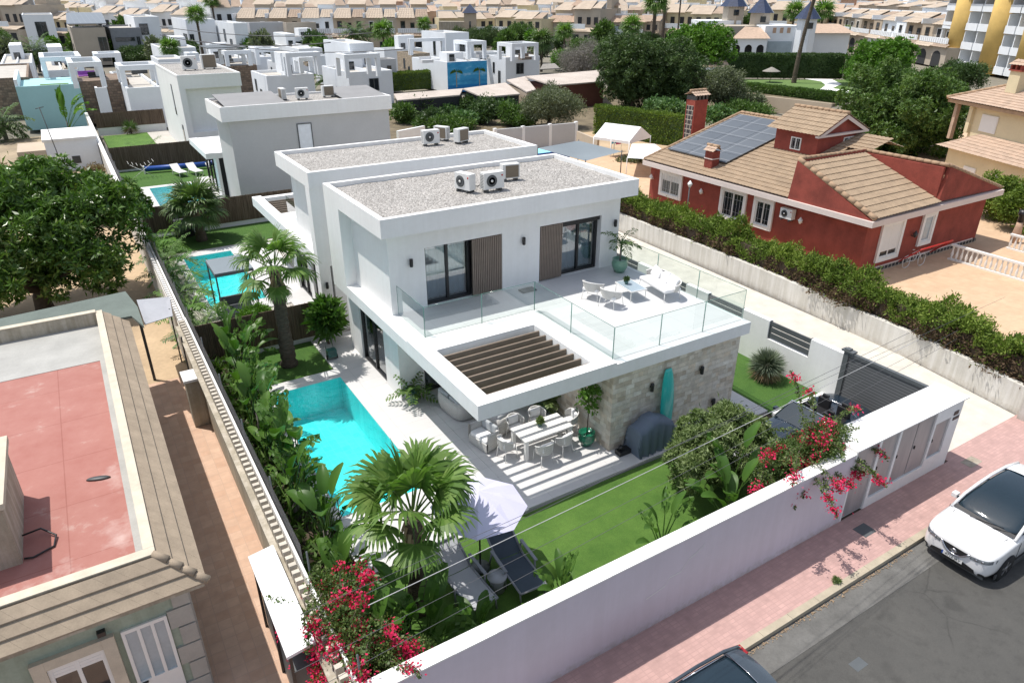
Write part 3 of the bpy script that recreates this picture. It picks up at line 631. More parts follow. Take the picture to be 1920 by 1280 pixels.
# --- bougainvillea
def bougainvillea(label, loc, sprays, seed, group=None, bush=None):
    """sprays: (start xyz, dir xyz, length). leaves along arching canes with bract clusters"""
    rng = R_(seed); t = thing('bougainvillea', label, 'flowering shrub', loc, 0, group); cm = MB(); LV = []; BV = []
    if bush:
        for (c, r, n) in bush:
            p, d = shell_pts(rng, c, r, n); LV.append(leaves(rng, p, d + rng.normal(size=(n, 3)) * .8, .075, .045))
            k = int(n * .012)
            k = max(2, k // 3); p2, d2 = shell_pts(rng, c, tuple(x * 1.05 for x in r), k, .6)
            for q in p2: m_ = int(18 + 40 * rng.random()); e = q + rng.normal(size=(m_, 3)) * .085; BV.append(leaves(rng, e, rng.normal(size=(m_, 3)), .06, .055))
    for (s, d, L) in sprays:
        p = np.array(s, float); dd = unit(np.array(d, float)); pts = [p.copy()]; n = 10
        for k in range(n): p = p + dd * L / n; dd = unit(dd + np.array([0, 0, -.10]) + rng.normal(size=3) * .06); pts.append(p.copy())
        cm.tube([tuple(q) for q in pts], [.012 * (1 - i / 14) for i in range(n + 1)], TRUNK, 4, False)
        for k in range(n):
            m_ = int(10 * L * 1.6); u = rng.random((m_, 1)); q = pts[k] * (1 - u) + pts[k + 1] * u + rng.normal(size=(m_, 3)) * .05 * (1.3 - k / n)
            LV.append(leaves(rng, q, rng.normal(size=(m_, 3)) + dd, .07, .042))
            if k > 6 and rng.random() < .42:
                m_ = int(35 + 50 * rng.random()); e = pts[k] + rng.normal(size=(m_, 3)) * np.array([.09, .09, .06]); BV.append(leaves(rng, e, rng.normal(size=(m_, 3)), .06, .055))
    part('canes', cm, t, local=True); part('leaves', npmesh('leaves', np.concatenate(LV), 4, [L_BGREEN]), t, local=True)
    part('flowers', npmesh('flowers', np.concatenate(BV), 4, [L_BRED]), t, local=True); return t
# ------------------------------------------------------------------ the ground
def minus(mb, x0, x1, y0, y1, hole, z0, z1, mat):
    a, b, c, d = hole
    mb.box(x0, a, y0, y1, z0, z1, mat); mb.box(b, x1, y0, y1, z0, z1, mat); mb.box(a, b, y0, c, z0, z1, mat); mb.box(a, b, d, y1, z0, z1, mat)
PX0, PX1, PY0, PY1 = 4.05, 6.72, 15.75, 23.58
PB = (3.8, 6.35, 33.2, 41.4); PC = (4.2, 7.2, 53.0, 59.6)
g = MB(); minus(g, -900, 3200, -120, 4200, (3.7, 7.4, 15.5, 60), -.6, -.34, FARG); struct('ground', g)
g = MB(); g.box(-60, 120, -25, 6.05, -.30, -.13, ASPH); struct('road', g)
g = MB(); g.box(-60, 120, 6.05, 6.74, -.30, -.124, GUTTER); struct('gutter', g)
g = MB()
for i in range(95): g.box(-30 + i * 1.0, -30 + i * 1.0 + .992, 6.74, 6.92, -.30, 0.004 + .003 * rnd.random(), KERB)
struct('kerb', g)
g = MB(); g.box(-60, 120, 6.92, 8.34, -.30, 0, PINK); g.box(21.45, 120, 8.34, 8.62, -.3, -.002, PINK); struct('pavement', g)
g = MB(); g.prism([(21.6, 8.62), (26.2, 8.62), (27.2, 14), (28.0, 33), (28, 47), (21.6, 47)], -.3, -.01, CHALK); struct('side_lane', g)
# own plot: planting soil under everything, then lawns, patio
g = MB(); minus(g, 2.12, 21.4, 8.34, 27.5, (PX0, PX1, PY0, PY1), -.3, -.02, SOIL); struct('garden_soil', g)
g = MB(); g.box(3.0, 15.6, 8.6, 13.25, -.02, .03, LAWN); struct('front_lawn', g)
g = MB(); g.box(18.85, 21.55, 13.0, 27.0, -.02, .03, LAWN2); struct('side_lawn', g)
g = MB(); g.box(4.3, 6.95, 24.25, 27.4, -.02, .03, LAWN2); struct('back_lawn', g)
g = MB()
g.box(3.75, PX0, 13.25, 24.3, -.02, .10, PATIO); g.box(PX1, 8.72, 13.25, 27.4, -.02, .10, PATIO); g.box(PX0, PX1, 13.25, PY0, -.02, .10, PATIO); g.box(PX0, PX1, PY1, 24.3, -.02, .10, PATIO)
g.box(8.725, 18.82, 13.30, 27.4, -.02, .104, PATIO)
struct('patio', g)
g = MB(); g.box(15.6, 21.5, 8.6, 12.98, -.02, .03, CONC2); g.box(18.825, 21.5, 12.985, 13.12, -.02, .13, WHITE); struct('parking_pad', g)
def pool(x0, x1, y0, y1, zt, depth=1.35):
    x0 += .004; x1 -= .004; y0 += .004; y1 -= .004
    g = MB(); z0 = zt - depth
    g.quad((x0, y0, z0), (x1, y0, z0), (x1, y1, z0), (x0, y1, z0), TILED)
    g.quad((x0, y0, z0), (x0, y0, zt), (x1, y0, zt), (x1, y0, z0), TILED); g.quad((x0, y1, z0), (x1, y1, z0), (x1, y1, zt), (x0, y1, zt), TILED)
    g.quad((x0, y0, z0), (x0, y1, z0), (x0, y1, zt), (x0, y0, zt), TILED); g.quad((x1, y0, z0), (x1, y0, zt), (x1, y1, zt), (x1, y1, z0), TILED)
    struct('pool_basin', g)
    g = MB(); g.quad((x0, y0, zt - .04), (x1, y0, zt - .04), (x1, y1, zt - .04), (x0, y1, zt - .04), WATER); struct('pool_water', g)

pool(PX0, PX1, PY0, PY1, .10)
# neighbouring plots B and C
g = MB(); minus(g, 2.12, 21.4, 27.7, 46.4, PB, -.3, .0, CONC); struct('neighbour_terrace', g)
pool(*PB, .06)
g = MB(); minus(g, 3.4, 7.2, 32.0, 42.2, PB, .0, .06, PATIO); g.box(7.205, 8.6, 29, 42.2, 0, .06, PATIO); struct('pool_surround', g)
g = MB(); g.box(2.4, 12, 42.6, 46.3, .0, .04, LAWN2); struct('neighbour_lawn', g)
g = MB(); minus(g, 2.12, 21.4, 46.6, 67.2, (3.5, 7.9, 52.2, 60.3), -.3, .0, LAWN2); struct('far_garden_lawn', g)
g = MB(); minus(g, 3.5, 7.9, 52.2, 60.3, PC, -.3, .07, PATIO); g.box(7.905, 10, 50, 61.5, .0, .07, PATIO); struct('far_pool_surround', g)
pool(*PC, .07)
g = MB(); g.box(2.9, 7.1, 70, 86.5, -.3, .02, LAWN); g.box(7.11, 9.2, 72, 86.5, -.3, .03, CONC); struct('small_lawn', g)
# left plot: tiled alley beside the green house, sandy garden behind
g = MB(); g.box(-8, 1.9, 8.34, 27.0, -.3, .0, TERRA); struct('terracotta_alley', g)
g = MB(); g.box(-40, 2.1, 27.0, 62, -.3, -.02, SAND); struct('sandy_yard', g)
g = MB(); g.box(-40, 2.1, 62, 90, -.3, -.03, DRY); struct('dry_field', g)
# right plot: raised tiled terrace round the red house
g = MB(); g.prism([(26.7, 8.62), (80, 8.62), (80, 48), (28.3, 48), (28.25, 33), (27.45, 14)], -.3, .78, BEIGEP); struct('raised_terrace', g)
# orchard and garden land behind
g = MB(); g.box(21.5, 60, 48.1, 62, -.3, .04, SAND); g.box(21.5, 90, 62.01, 92, -.3, .05, ORCH); struct('orchard_ground', g)
# ------------------------------------------------------------------ reusable pieces of buildings
def window(parent, axis, pos, a0, a1, z0, z1, out, frame=BLACK, pane=DKGL, fw=.06, mull=1, sill=None, depth=.06, trim=None, tw=.16, bars=False, shutter=0):
    """axis 'x': wall facing x (plane x=pos, a along y); 'y': wall plane y=pos, a along x. out = +1/-1 outward sign"""
    def bx(mb, u0, u1, w0, w1, d0, d1, mat):
        d0 = pos + out * d0; d1 = pos + out * d1
        if axis == 'x': mb.box(d0, d1, u0, u1, w0, w1, mat)
        else: mb.box(u0, u1, d0, d1, w0, w1, mat)
    f = MB(); e = depth
    bx(f, a0, a0 + fw, z0, z1, .003, e, frame); bx(f, a1 - fw, a1, z0, z1, .003, e, frame)
    bx(f, a0 + fw, a1 - fw, z0, z0 + fw, .003, e, frame); bx(f, a0 + fw, a1 - fw, z1 - fw, z1, .003, e, frame)
    for i in range(1, mull + 1):
        c = a0 + (a1 - a0) * i / (mull + 1); bx(f, c - fw * .5, c + fw * .5, z0 + fw, z1 - fw, .003, e * .9, frame)
    w_ = part('window', f, parent)
    g = MB(); bx(g, a0 + fw, a1 - fw, z0 + fw, z1 - fw, .004, e * .4, pane); part('pane', g, w_)
    if trim:
        t_ = MB(); bx(t_, a0 - tw, a0 - .002, z0 - tw, z1 + tw, .002, e + .05, trim); bx(t_, a1 + .002, a1 + tw, z0 - tw, z1 + tw, .002, e + .05, trim)
        bx(t_, a0, a1, z1 + .002, z1 + tw, .002, e + .05, trim); bx(t_, a0, a1, z0 - tw, z0 - .002, .002, e + .06, trim); part('window_trim', t_, w_)
    if shutter:
        s_ = MB(); n = max(2, int((z1 - z0) * shutter / .07))
        for i in range(n): zz = z1 - fw - (z1 - z0 - 2 * fw) * shutter * (i + 1) / n; bx(s_, a0 + fw, a1 - fw, zz + .006, zz + (z1 - z0 - 2 * fw) * shutter / n, .03, e * .8, FWHITE if shutter < 1 else FWHITE)
        part('roller_shutter', s_, w_)
    if bars:
        b_ = MB(); n = max(4, int((a1 - a0) / .22))
        for i in range(1, n):
            c = a0 + (a1 - a0) * i / n; bx(b_, c - .005, c + .005, z0, z1, e + .03, e + .042, GREYW)
        for zz in (z0 + .25 * (z1 - z0), z0 + .75 * (z1 - z0)): bx(b_, a0, a1, zz - .004, zz + .004, e + .042, e + .050, GREYW)
        part('window_bars', b_, w_)
    return w_
def sliding(parent, axis, pos, a0, a1, z0, z1, out, nleaf=2, curtain=True, fw=.08, name='sliding_door'):
    """glazed opening set into a wall recess; the room box behind it must exist"""
    def bx(mb, u0, u1, w0, w1, d0, d1, mat):
        d0 = pos + out * d0; d1 = pos + out * d1
        if axis == 'x': mb.box(d0, d1, u0, u1, w0, w1, mat)
        else: mb.box(u0, u1, d0, d1, w0, w1, mat)
    f = MB(); bx(f, a0, a0 + fw, z0, z1, -.14, 0, BLACK); bx(f, a1 - fw, a1, z0, z1, -.14, 0, BLACK)
    bx(f, a0 + fw, a1 - fw, z0, z0 + fw, -.14, 0, BLACK); bx(f, a0 + fw, a1 - fw, z1 - fw, z1, -.14, 0, BLACK)
    for i in range(1, nleaf): c = a0 + (a1 - a0) * i / nleaf; bx(f, c - .045, c + .045, z0 + fw, z1 - fw, -.12, -.01, BLACK)
    d = part(name, f, parent)
    g = MB(); bx(g, a0 + fw, a1 - fw, z0 + fw, z1 - fw, -.075, -.07, WINGL); part('pane', g, d)
    if curtain:
        c = MB(); n = int((a1 - a0) * 14)
        def fn(u, v_):
            s = a0 + fw + (a1 - a0 - 2 * fw) * u; dd = pos - out * (.30 + .04 * math.sin(u * n * 2.1) + .02 * math.sin(u * n * 5.3)); z = z0 + fw + (z1 - z0 - fw) * v_
            return (dd, s, z) if axis == 'x' else (s, dd, z)
        c.grid(fn, n * 3, 1, CURT); part('curtain', c, d)
    return d
def slat_shutter(parent, x0, x1, y, z0, z1, n):
    s = MB(); s.box(x0, x1, y - .02, y + .02, z0, z1, mt_dark())
    for i in range(n):
        c = x0 + (x1 - x0) * (i + .5) / n; h = (x1 - x0) / n * .33
        s.box(c - h, c + h, y - .085, y - .021, z0 + .01, z1 - .01, SLATW)
    return part('slatted_shutter', s, parent)
_md = []
def mt_dark():
    if not _md: _md.append(mt("shutter_backing", (.03, .025, .02), .9, .1, 3))
    return _md[0]
def wall_lamp(parent, x, y, z, ax='y'):
    l = MB(); l.lathe([(.055, -.14), (.062, -.1), (.062, .1), (.055, .14)], (x, y - .09, z), BLACK, 12); l.box(x - .025, x + .025, y - .05, y - .002, z - .04, z + .04, BLACK)
    return part('wall_lamp', l, parent)
def ac_unit(label, loc, rz, name='air_conditioner', group='air conditioning units on the flat roofs', w=.82, h=.56, d=.32, legs=.1, fan=True):
    w *= .88; h *= .88; t = thing(name, label, 'air conditioner', loc, rz, group)
    b = MB(); b.box(-w / 2, w / 2, -d / 2, d / 2, legs, legs + h, ACW)
    for i in range(9): z = legs + .05 + i * (h - .1) / 9; b.box(-w / 2 - .004, -w / 2, -d / 2 + .04, d / 2 - .04, z, z + .02, DKGREY)
    o = part('casing', b, t, local=True); smoothmod(o, 0, .015)
    g = MB(); cx = -w * .12; R = h * .36
    g.lathe([(R, 0), (R, .012), (R * .97, .02), (R * .90, .02), (R * .90, .006), (.001, .006)], (0, 0, 0), GREYM, 24, T=Matrix.Translation((cx, -d / 2 - .001, legs + h / 2)) @ Matrix.Rotation(PI / 2, 4, 'X'))
    for k in range(1, 5): g.lathe([(R * k / 5 + .006, 0), (R * k / 5 + .006, .01), (R * k / 5 - .006, .01)], (0, 0, 0), GREYM, 20, T=Matrix.Translation((cx, -d / 2 - .012, legs + h / 2)) @ Matrix.Rotation(PI / 2, 4, 'X'))
    g.lathe([(.05, 0), (.05, .02), (.001, .02)], (0, 0, 0), ACW, 14, T=Matrix.Translation((cx, -d / 2 - .012, legs + h / 2)) @ Matrix.Rotation(PI / 2, 4, 'X'))
    part('fan_grille', g, t, local=True)
    g = MB(); g.box(-w / 2 + .05, w / 2 - .12, d / 2, d / 2 + .012, legs + .04, legs + h - .05, ACFIN); part('fins', g, t, local=True)
    g = MB(); g.lathe([(.035, 0), (.035, .006), (.001, .006)], (0, 0, 0), REDP, 12, T=Matrix.Translation((w * .40, -d / 2 - .001, legs + h * .78)) @ Matrix.Rotation(PI / 2, 4, 'X')); part('round_badge', g, t, local=True)
    for sx in (-1, 1): g = MB(); g.box(sx * w * .33 - .03, sx * w * .33 + .03, -d / 2 - .03, d / 2 + .03, 0, legs, DKGREY); part('foot', g, t, local=True)
    return t
# ------------------------------------------------------------------ the main villa
V = thing('modern_villa', 'white cubic two storey villa with gravel roof, glass railed terrace and stone clad front wall', 'villa', (8, 14, 0))
X0, X1 = 7.6, 18.15; YF, YB = 20.25, 25.15; TF = 14.1
b = MB()       # ground storey walls
b.box(8.05, 8.45, 24.6, 25.9, .1, 2.95, WHITE); b.box(8.05, 8.5, 20.75, 22.1, .1, 2.95, WHITE)
b.box(8.05, 8.3, 22.1, 24.6, 2.75, 2.95, WHITE); b.box(8.45, 18.0, 25.6, 25.9, .1, 2.95, WHITE); b.box(17.7, 18.0, 17.0, 25.6, .1, 2.95, WHITE)
b.box(8.5, 9.0, 20.75, 21.0, .1, 2.95, WHITE); b.box(11.25, 11.6, 20.75, 21.0, .1, 2.95, WHITE); b.box(13.3, 13.6, 20.75, 21.0, .1, 2.95, WHITE)
part('ground_floor_wall', b, V)
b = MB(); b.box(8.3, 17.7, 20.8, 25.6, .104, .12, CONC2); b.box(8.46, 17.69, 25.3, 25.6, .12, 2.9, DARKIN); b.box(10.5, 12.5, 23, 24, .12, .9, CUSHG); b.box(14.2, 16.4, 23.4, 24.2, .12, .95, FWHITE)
part('interior', b, V)
b = MB()       # stone clad block
b.box(12.45, 17.98, 14.3, 14.62, .105, 2.95, STONE); b.box(12.45, 12.75, 14.62, 18.2, .105, 2.95, STONE); b.box(17.66, 17.98, 14.62, 17.0, .105, 2.95, STONE); b.box(12.75, 13.6, 18.0, 18.2, .105, 2.95, STONE); b.box(13.4, 13.6, 18.2, 20.75, .105, 2.95, WHITE)
part('stone_wall', b, V)
b = MB()       # terrace slab with the pergola opening
b.box(X0, 8.1, TF, 25.9, 2.98, 3.40, WHITE); b.box(8.1, 11.7, TF, 14.5, 2.98, 3.40, WHITE)
b.box(8.1, 11.7, 17.66, 25.9, 2.98, 3.395, WHITE); b.box(11.7, 18.15, TF, 25.9, 2.98, 3.398, WHITE)
b.box(X0, 8.1, TF, 18.78, 3.40, 3.46, WHITE); b.box(8.1, 12.35, TF, 14.5, 3.401, 3.46, WHITE); b.box(11.7, 12.33, 14.5, 18.6, 3.40, 3.46, WHITE); b.box(8.1, 12.33, 17.66, 18.6, 3.398, 3.458, WHITE)
part('terrace_slab', b, V)
b = MB(); b.box(8.25, 18.0, 18.80, 20.9, 3.40, 3.415, TERR); b.box(12.5, 18.0, 14.4, 18.80, 3.40, 3.415, TERR); part('terrace_floor', b, V)
for i in range(8):
    y = 14.62 + i * .385; s = MB(); s.box(8.1, 11.7, y, y + .06, 3.12, 3.36, WOOD); part('pergola_slat', s, V)
b = MB()       # upper storey: front wall with two openings, left recess frame
zt = 6.37
b.box(8.02, 9.35, 20.9, 21.2, 3.4, zt, WHITE); b.box(12.42, 14.06, 20.9, 21.2, 3.4, zt, WHITE); b.box(16.95, 17.85, 20.9, 21.2, 3.4, zt, WHITE)
b.box(9.35, 12.42, 20.9, 21.2, 5.60, zt, WHITE); b.box(14.06, 16.95, 20.9, 21.2, 5.60, zt, WHITE)
b.box(8.02, 8.3, 21.2, 25.0, 3.4, zt, WHITE); b.box(17.6, 17.85, 21.2, 25.0, 3.4, zt, WHITE); b.box(8.3, 17.6, 24.75, 25.0, 3.4, zt, WHITE)
b.box(X0, 8.02, 24.35, 25.9, 3.4, zt, WHITE); b.box(8.02, 17.85, 25.0, 25.9, 3.4, zt, WHITE)
part('upper_wall', b, V)
b = MB(); b.box(8.3, 17.6, 21.2, 24.75, 3.4, 3.42, CONC2); b.box(8.3, 17.6, 24.6, 24.75, 3.42, 6.3, GREYW); b.box(13.1, 13.2, 21.2, 24.6, 3.42, 6.3, GREYW); part('upper_room', b, V)
b = MB()       # roof tray
b.box(X0, X1, YF, YB + .75, zt, 6.78, WHITE)
b.box(X0, X1, YF, YF + .2, 6.78, 7.0, WHITE); b.box(X0, X1, YB + .55, YB + .75, 6.78, 7.0, WHITE); b.box(X0, X0 + .2, YF + .2, YB + .55, 6.78, 7.0, WHITE); b.box(X1 - .2, X1, YF + .2, YB + .55, 6.78, 7.0, WHITE)
rf = part('roof', b, V)
b = MB(); b.grid(lambda u, v_: (X0 + .2 + (X1 - X0 - .4) * u, YF + .2 + (YB + .35 - YF) * v_, 6.83 + .018 * math.sin(u * 37) * math.sin(v_ * 23) + .012 * rnd.random()), 160, 80, GRAVEL, True); part('roof_gravel', b, rf)
sliding(V, 'y', 21.12, 9.38, 11.20, 3.42, 5.6, -1, 2); sliding(V, 'y', 21.12, 15.10, 16.92, 3.42, 5.42, -1, 2)
b = MB(); b.box(15.10, 16.92, 20.98, 21.1, 5.42, 5.6, BLACK); part('shutter_box', b, V)
slat_shutter(V, 11.18, 12.40, 20.97, 3.44, 5.59, 16); slat_shutter(V, 14.08, 15.10, 20.97, 3.44, 5.59, 14)
for x in (8.8, 13.3, 17.6): wall_lamp(V, x, 20.9, 5.2)
sliding(V, 'x', 8.12, 22.1, 24.6, .12, 2.75, -1, 2, False, .07)
sliding(V, 'y', 20.85, 9.0, 11.25, .12, 2.9, -1, 2, False); sliding(V, 'y', 20.85, 11.6, 13.3, .12, 2.9, -1, 1, False)
for x in (14.0, 16.2): wall_lamp(V, x, 14.3, 2.05)
wall_lamp(V, 17.0, 14.3, .55)
def rail(parent, pts, h=1.06):
    for (a, b_) in pts:
        a = Vector(a); b_ = Vector(b_); n = max(1, round((b_ - a).length / 2.0)); d = (b_ - a) / n; s = d.normalized(); q = Vector((-s.y, s.x, 0)) * .008
        for i in range(n):
            p0 = a + d * i + s * .012; p1 = a + d * (i + 1) - s * .012; m_ = MB()
            up = Vector((0, 0, h))
            m_.quad(p0, p1, p1 + up, p0 + up, RAILGL)
            o = part('glass_panel', m_, parent)
            e = MB(); e.tube([p0 + up, p1 + up], .009, GLEDGE, 5); e.tube([p1, p1 + up], .008, GLEDGE, 5); e.tube([p0, p0 + up], .008, GLEDGE, 5); part('panel_edge', e, o)
rail(V, [((8.22, 20.85, 3.42), (8.22, 18.72, 3.42)), ((8.22, 18.72, 3.42), (12.42, 18.72, 3.42)), ((12.42, 18.72, 3.42), (12.42, 14.4, 3.42)), ((12.42, 14.4, 3.42), (18.05, 14.4, 3.42)), ((18.05, 14.4, 3.42), (18.05, 20.85, 3.42))])
# small fittings
b = MB(); b.box(12.9, 13.5, 20.2, 20.55, 3.42, 3.47, GREYM); part('floor_hatch', b, V)
# ------------------------------------------------------------------ roof units of the villa
ac_unit('white air conditioner turned sideways on the villa roof, leftmost of its three', (11.85, 22.55, 6.85), -PI / 2 + .3, w=.85, h=.66)
ac_unit('white air conditioner with its fan facing the street, middle one on the villa roof', (12.75, 22.15, 6.85), .0, w=.95, h=.68)
ac_unit('white air conditioner showing dark fins, rightmost one on the villa roof', (14.15, 23.2, 6.85), PI - .15, w=.8, h=.62)
c = MB(); c.tube([(12.1, 22.7, 6.9), (12.3, 22.9, 6.95), (12.5, 22.8, 6.9), (12.6, 22.5, 7.1)], .02, BLACK, 6); solo('roof_hose', c, 'black hose loop between the roof units', 'hose')
# ------------------------------------------------------------------ walls of the plot
t = thing('street_wall', 'long smooth white wall with flat coping along the pink pavement', 'wall', (9, 8.45, 0))
b = MB(); b.box(2.05, 15.95, 8.34, 8.62, -.3, 2.27, STREETW); part('wall', b, t)
b = MB(); [b.box(2.0 + i * .93, 2.0 + i * .93 + .924, 8.325 - .002 * (i % 3), 8.66, 2.272, 2.308 + .002 * (i % 2), COPING) for i in range(15)]; part('coping', b, t)
# patched crack on the street face: pale filler, slightly proud
b = MB()
pts = [(8.7, 1.02), (9.25, 1.13), (9.38, 1.33), (9.72, 1.33), (9.95, 1.62), (10.15, 1.68), (10.4, 1.84)]
for (a, z0), (c, z1) in zip(pts[:-1], pts[1:]): b.quad((a, 8.335, z0 - .012), (c, 8.335, z1 - .012), (c, 8.335, z1 + .014), (a, 8.335, z0 + .014), COPING)
part('filled_crack', b, t)
t = thing('meter_cabinet_wall', 'white thick wall of steel utility doors at the corner of the driveway', 'wall', (18.6, 8.8, 0))
b = MB(); b.box(15.95, 21.35, 8.42, 9.30, -.05, 2.36, WHITE)
for x0, x1 in ((15.952, 16.02), (17.0, 17.12), (17.95, 18.06), (19.80, 19.90), (20.68, 21.2)): b.box(x0, x1, 8.34, 8.42, -.05, 2.36, WHITE)
b.box(17.12, 17.95, 8.34, 8.42, -.05, .33, WHITE); b.box(18.06, 19.8, 8.34, 8.42, -.05, .42, WHITE); b.box(19.9, 20.68, 8.34, 8.42, -.05, .64, WHITE); b.box(19.9, 20.68, 8.34, 8.42, 1.9, 2.36, WHITE)
part('wall', b, t)
b = MB(); b.box(15.95, 21.4, 8.31, 9.33, 2.362, 2.40, WHITE); part('cap', b, t)
def door(x0, x1, z0, z1, handle=True):
    d = MB(); d.box(x0 + .015, x1 - .015, 8.385, 8.415, z0 + .015, z1 - .01, STEEL); o = part('steel_door', d, t)
    if handle: h = MB(); h.box(x0 + .08, x0 + .11, 8.35, 8.384, (z0 + z1) / 2 - .05, (z0 + z1) / 2 + .05, BLACK); part('handle', h, o)
door(16.02, 17.0, .04, 2.33); door(17.12, 17.95, .33, 2.35); door(18.06, 18.92, .42, 2.35); door(18.94, 19.8, .42, 2.35); door(19.9, 20.68, .64, 1.9)
b = MB(); b.box(20.78, 21.02, 8.325, 8.338, 1.92, 2.06, BLACK); b.box(20.8, 21.12, 8.325, 8.338, 1.74, 1.84, BLACK); part('name_plate', b, t)
# right plot wall with slatted openings
t = thing('plot_wall', 'white plot wall with grey slatted openings beside the side lane', 'wall', (21.6, 20, 0))
b = MB(); yy = [12.55, 13.95, 15.85, 17.2, 19.1, 20.4, 22.3, 23.6, 25.5, 26.9, 46.4]
openings = [(13.95, 15.85), (17.2, 19.1), (20.4, 22.3), (23.6, 25.5)]
b.box(21.5, 21.72, 12.55, 27.0, -.3, 1.15, WHITE); p = 12.55
for (a, c) in openings: b.box(21.5, 21.72, p, a, 1.15, 1.95, WHITE); b.box(21.5, 21.72, a, c, 1.15, 1.20, WHITE); p = c
b.box(21.5, 21.72, p, 46.4, 1.15, 1.95, WHITE); b.box(21.5, 21.72, 27.0, 46.4, -.3, 1.15, WHITE); part('wall', b, t)
for (a, c) in openings:
    s = MB(); 
    for k in range(3): s.box(21.56, 21.62, a, c, 1.25 + k * .24, 1.44 + k * .24, GREYM)
    s.box(21.55, 21.63, a, a + .05, 1.2, 1.96, GREYM); s.box(21.55, 21.63, c - .05, c, 1.2, 1.96, GREYM); part('slat_panel', s, t)
t = thing('driveway_gate', 'dark grey ribbed sliding gate standing behind the white cabinet wall', 'gate', (21.3, 11, 0))
b = MB(); b.box(21.2, 21.27, 9.36, 12.2, .05, 2.12, GATEM); part('gate_leaf', b, t)
b = MB(); b.box(21.17, 21.31, 9.34, 12.3, 2.125, 2.24, GREYM); b.box(21.15, 21.35, 12.22, 12.4, 0, 2.35, GREYM); b.box(21.12, 21.38, 12.05, 12.5, 2.24, 2.3, GREYM); part('gate_frame', b, t)
# retaining wall of the lane and hedge above it
t = thing('lane_wall', 'weathered cream retaining wall under the long conifer hedge', 'wall', (27, 18, 0))
WL = [(26.25, 8.55), (27.05, 13.0), (27.75, 22), (28.05, 33.5)]
b = MB()
for (xa, ya), (xb, yb) in zip(WL[:-1], WL[1:]):
    b.add([(xa, ya, -.1), (xb, yb, -.1), (xb + .24, yb, -.1), (xa + .24, ya, -.1), (xa, ya, 1.08), (xb, yb, 1.08), (xb + .24, yb, 1.08), (xa + .24, ya, 1.08)], [(0, 3, 2, 1), (4, 5, 6, 7), (0, 1, 5, 4), (3, 7, 6, 2), (0, 4, 7, 3), (1, 2, 6, 5)], HEDGEW)
part('wall', b, t)
b = MB(); b.box(26.0, 26.5, 8.0, 8.5, -.1, 1.55, HEDGEW); b.box(25.95, 26.55, 7.95, 8.55, 1.55, 1.62, HEDGEW); part('end_pillar', b, t)
hs = []; hb = []
for i, ((xa, ya), (xb, yb)) in enumerate(zip(WL[:-1], WL[1:])):
    n = 3 if i else 2
    for k in range(n * 2):
        u0 = k / (n * 2); u1 = (k + 1) / (n * 2); y0 = ya + (yb - ya) * u0; y1 = ya + (yb - ya) * u1; x = xa + (xb - xa) * (u0 + u1) / 2
        V_, br = hedge_cloud(50 + i * 9 + k, x + .15, x + 1.35, y0 - .1, y1 + .1, 1.0, 2.0 + .5 * random.Random(i * 7 + k).random(), int((y1 - y0) * 4200), .15, .055, 2.6, .85); hs.append(V_); hb.append(br)
t = thing('conifer_hedge', 'long shaggy conifer hedge, green above and brown below, between lane and red house', 'hedge', (27.5, 18, 1))
V_ = np.concatenate(hs) - np.array([27.5, 18, 1.0]); part('foliage', npmesh('foliage', V_, 4, [L_CYP, L_CYPB], np.concatenate(hb)), t, local=True)
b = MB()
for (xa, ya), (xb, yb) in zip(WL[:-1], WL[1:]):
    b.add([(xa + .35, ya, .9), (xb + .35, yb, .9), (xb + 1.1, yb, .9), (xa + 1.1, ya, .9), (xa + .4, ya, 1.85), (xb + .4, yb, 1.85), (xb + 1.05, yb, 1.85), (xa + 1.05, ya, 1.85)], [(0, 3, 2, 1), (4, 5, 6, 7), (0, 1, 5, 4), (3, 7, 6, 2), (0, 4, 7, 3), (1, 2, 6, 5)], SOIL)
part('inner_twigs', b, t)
# left boundary: old lattice-topped wall and the newer net fence
t = thing('lattice_wall', 'old beige boundary wall topped by a row of small open blocks', 'wall', (1.95, 18, 0))
b = MB(); b.box(1.84, 2.068, 8.62, 27.2, -.3, 1.95, OLDW); b.box(1.72, 2.069, 8.62, 27.2, 1.95, 2.02, OLDW); part('wall', b, t)
b = MB(); y = 8.7
while y < 27.1: b.box(1.87, 2.03, y, y + .11, 2.02, 2.26, LATT); y += .25
part('lattice_blocks', b, t)
b = MB(); b.box(1.872, 2.028, 8.62, 27.1, 2.021, 2.03, SOIL); part('painted_gap_shade', b, t)  # dark strip painted between the blocks so the sunlit gaps look shaded
b = MB(); b.box(2.07, 2.13, 8.62, 27.2, 2.02, 2.30, COPING); part('capping', b, t)
b = MB(); b.box(1.35, 1.83, 22.9, 23.6, 0, 1.75, OLDW); b.box(1.3, 1.835, 22.85, 23.65, 1.75, 1.84, COPING); part('buttress', b, t)
t = thing('long_boundary_wall', 'long whitewashed boundary wall running back past three pools', 'wall', (2.0, 50, 0))
b = MB(); b.box(1.86, 2.10, 27.2, 90, -.3, 1.95, HEDGEW); part('wall', b, t)
b = MB(); y = 27.3
while y < 46: b.box(1.88, 2.02, y, y + .13, 1.95, 2.2, COPING); y += .26
part('lattice_blocks', b, t)
b = MB(); b.box(2.06, 2.12, 27.2, 46.1, 1.95, 2.24, COPING); b.box(1.84, 2.12, 46.1, 90, 1.95, 2.02, COPING); part('capping', b, t)
t = thing('shade_net_fence', 'dark net fence on thin posts along the planted strip', 'fence', (2.2, 30, 0))
b = MB(); b.quad((2.17, 12.2, 1.6), (2.17, 66, 1.6), (2.17, 66, 2.75), (2.17, 12.2, 2.75), MESHF); part('net', b, t)
for i in range(20):
    b = MB(); y = 8.8 + i * 3.0; b.tube([(2.2, y, 0), (2.2, y, 2.85)], .022, GREYM, 6); part('post', b, t)
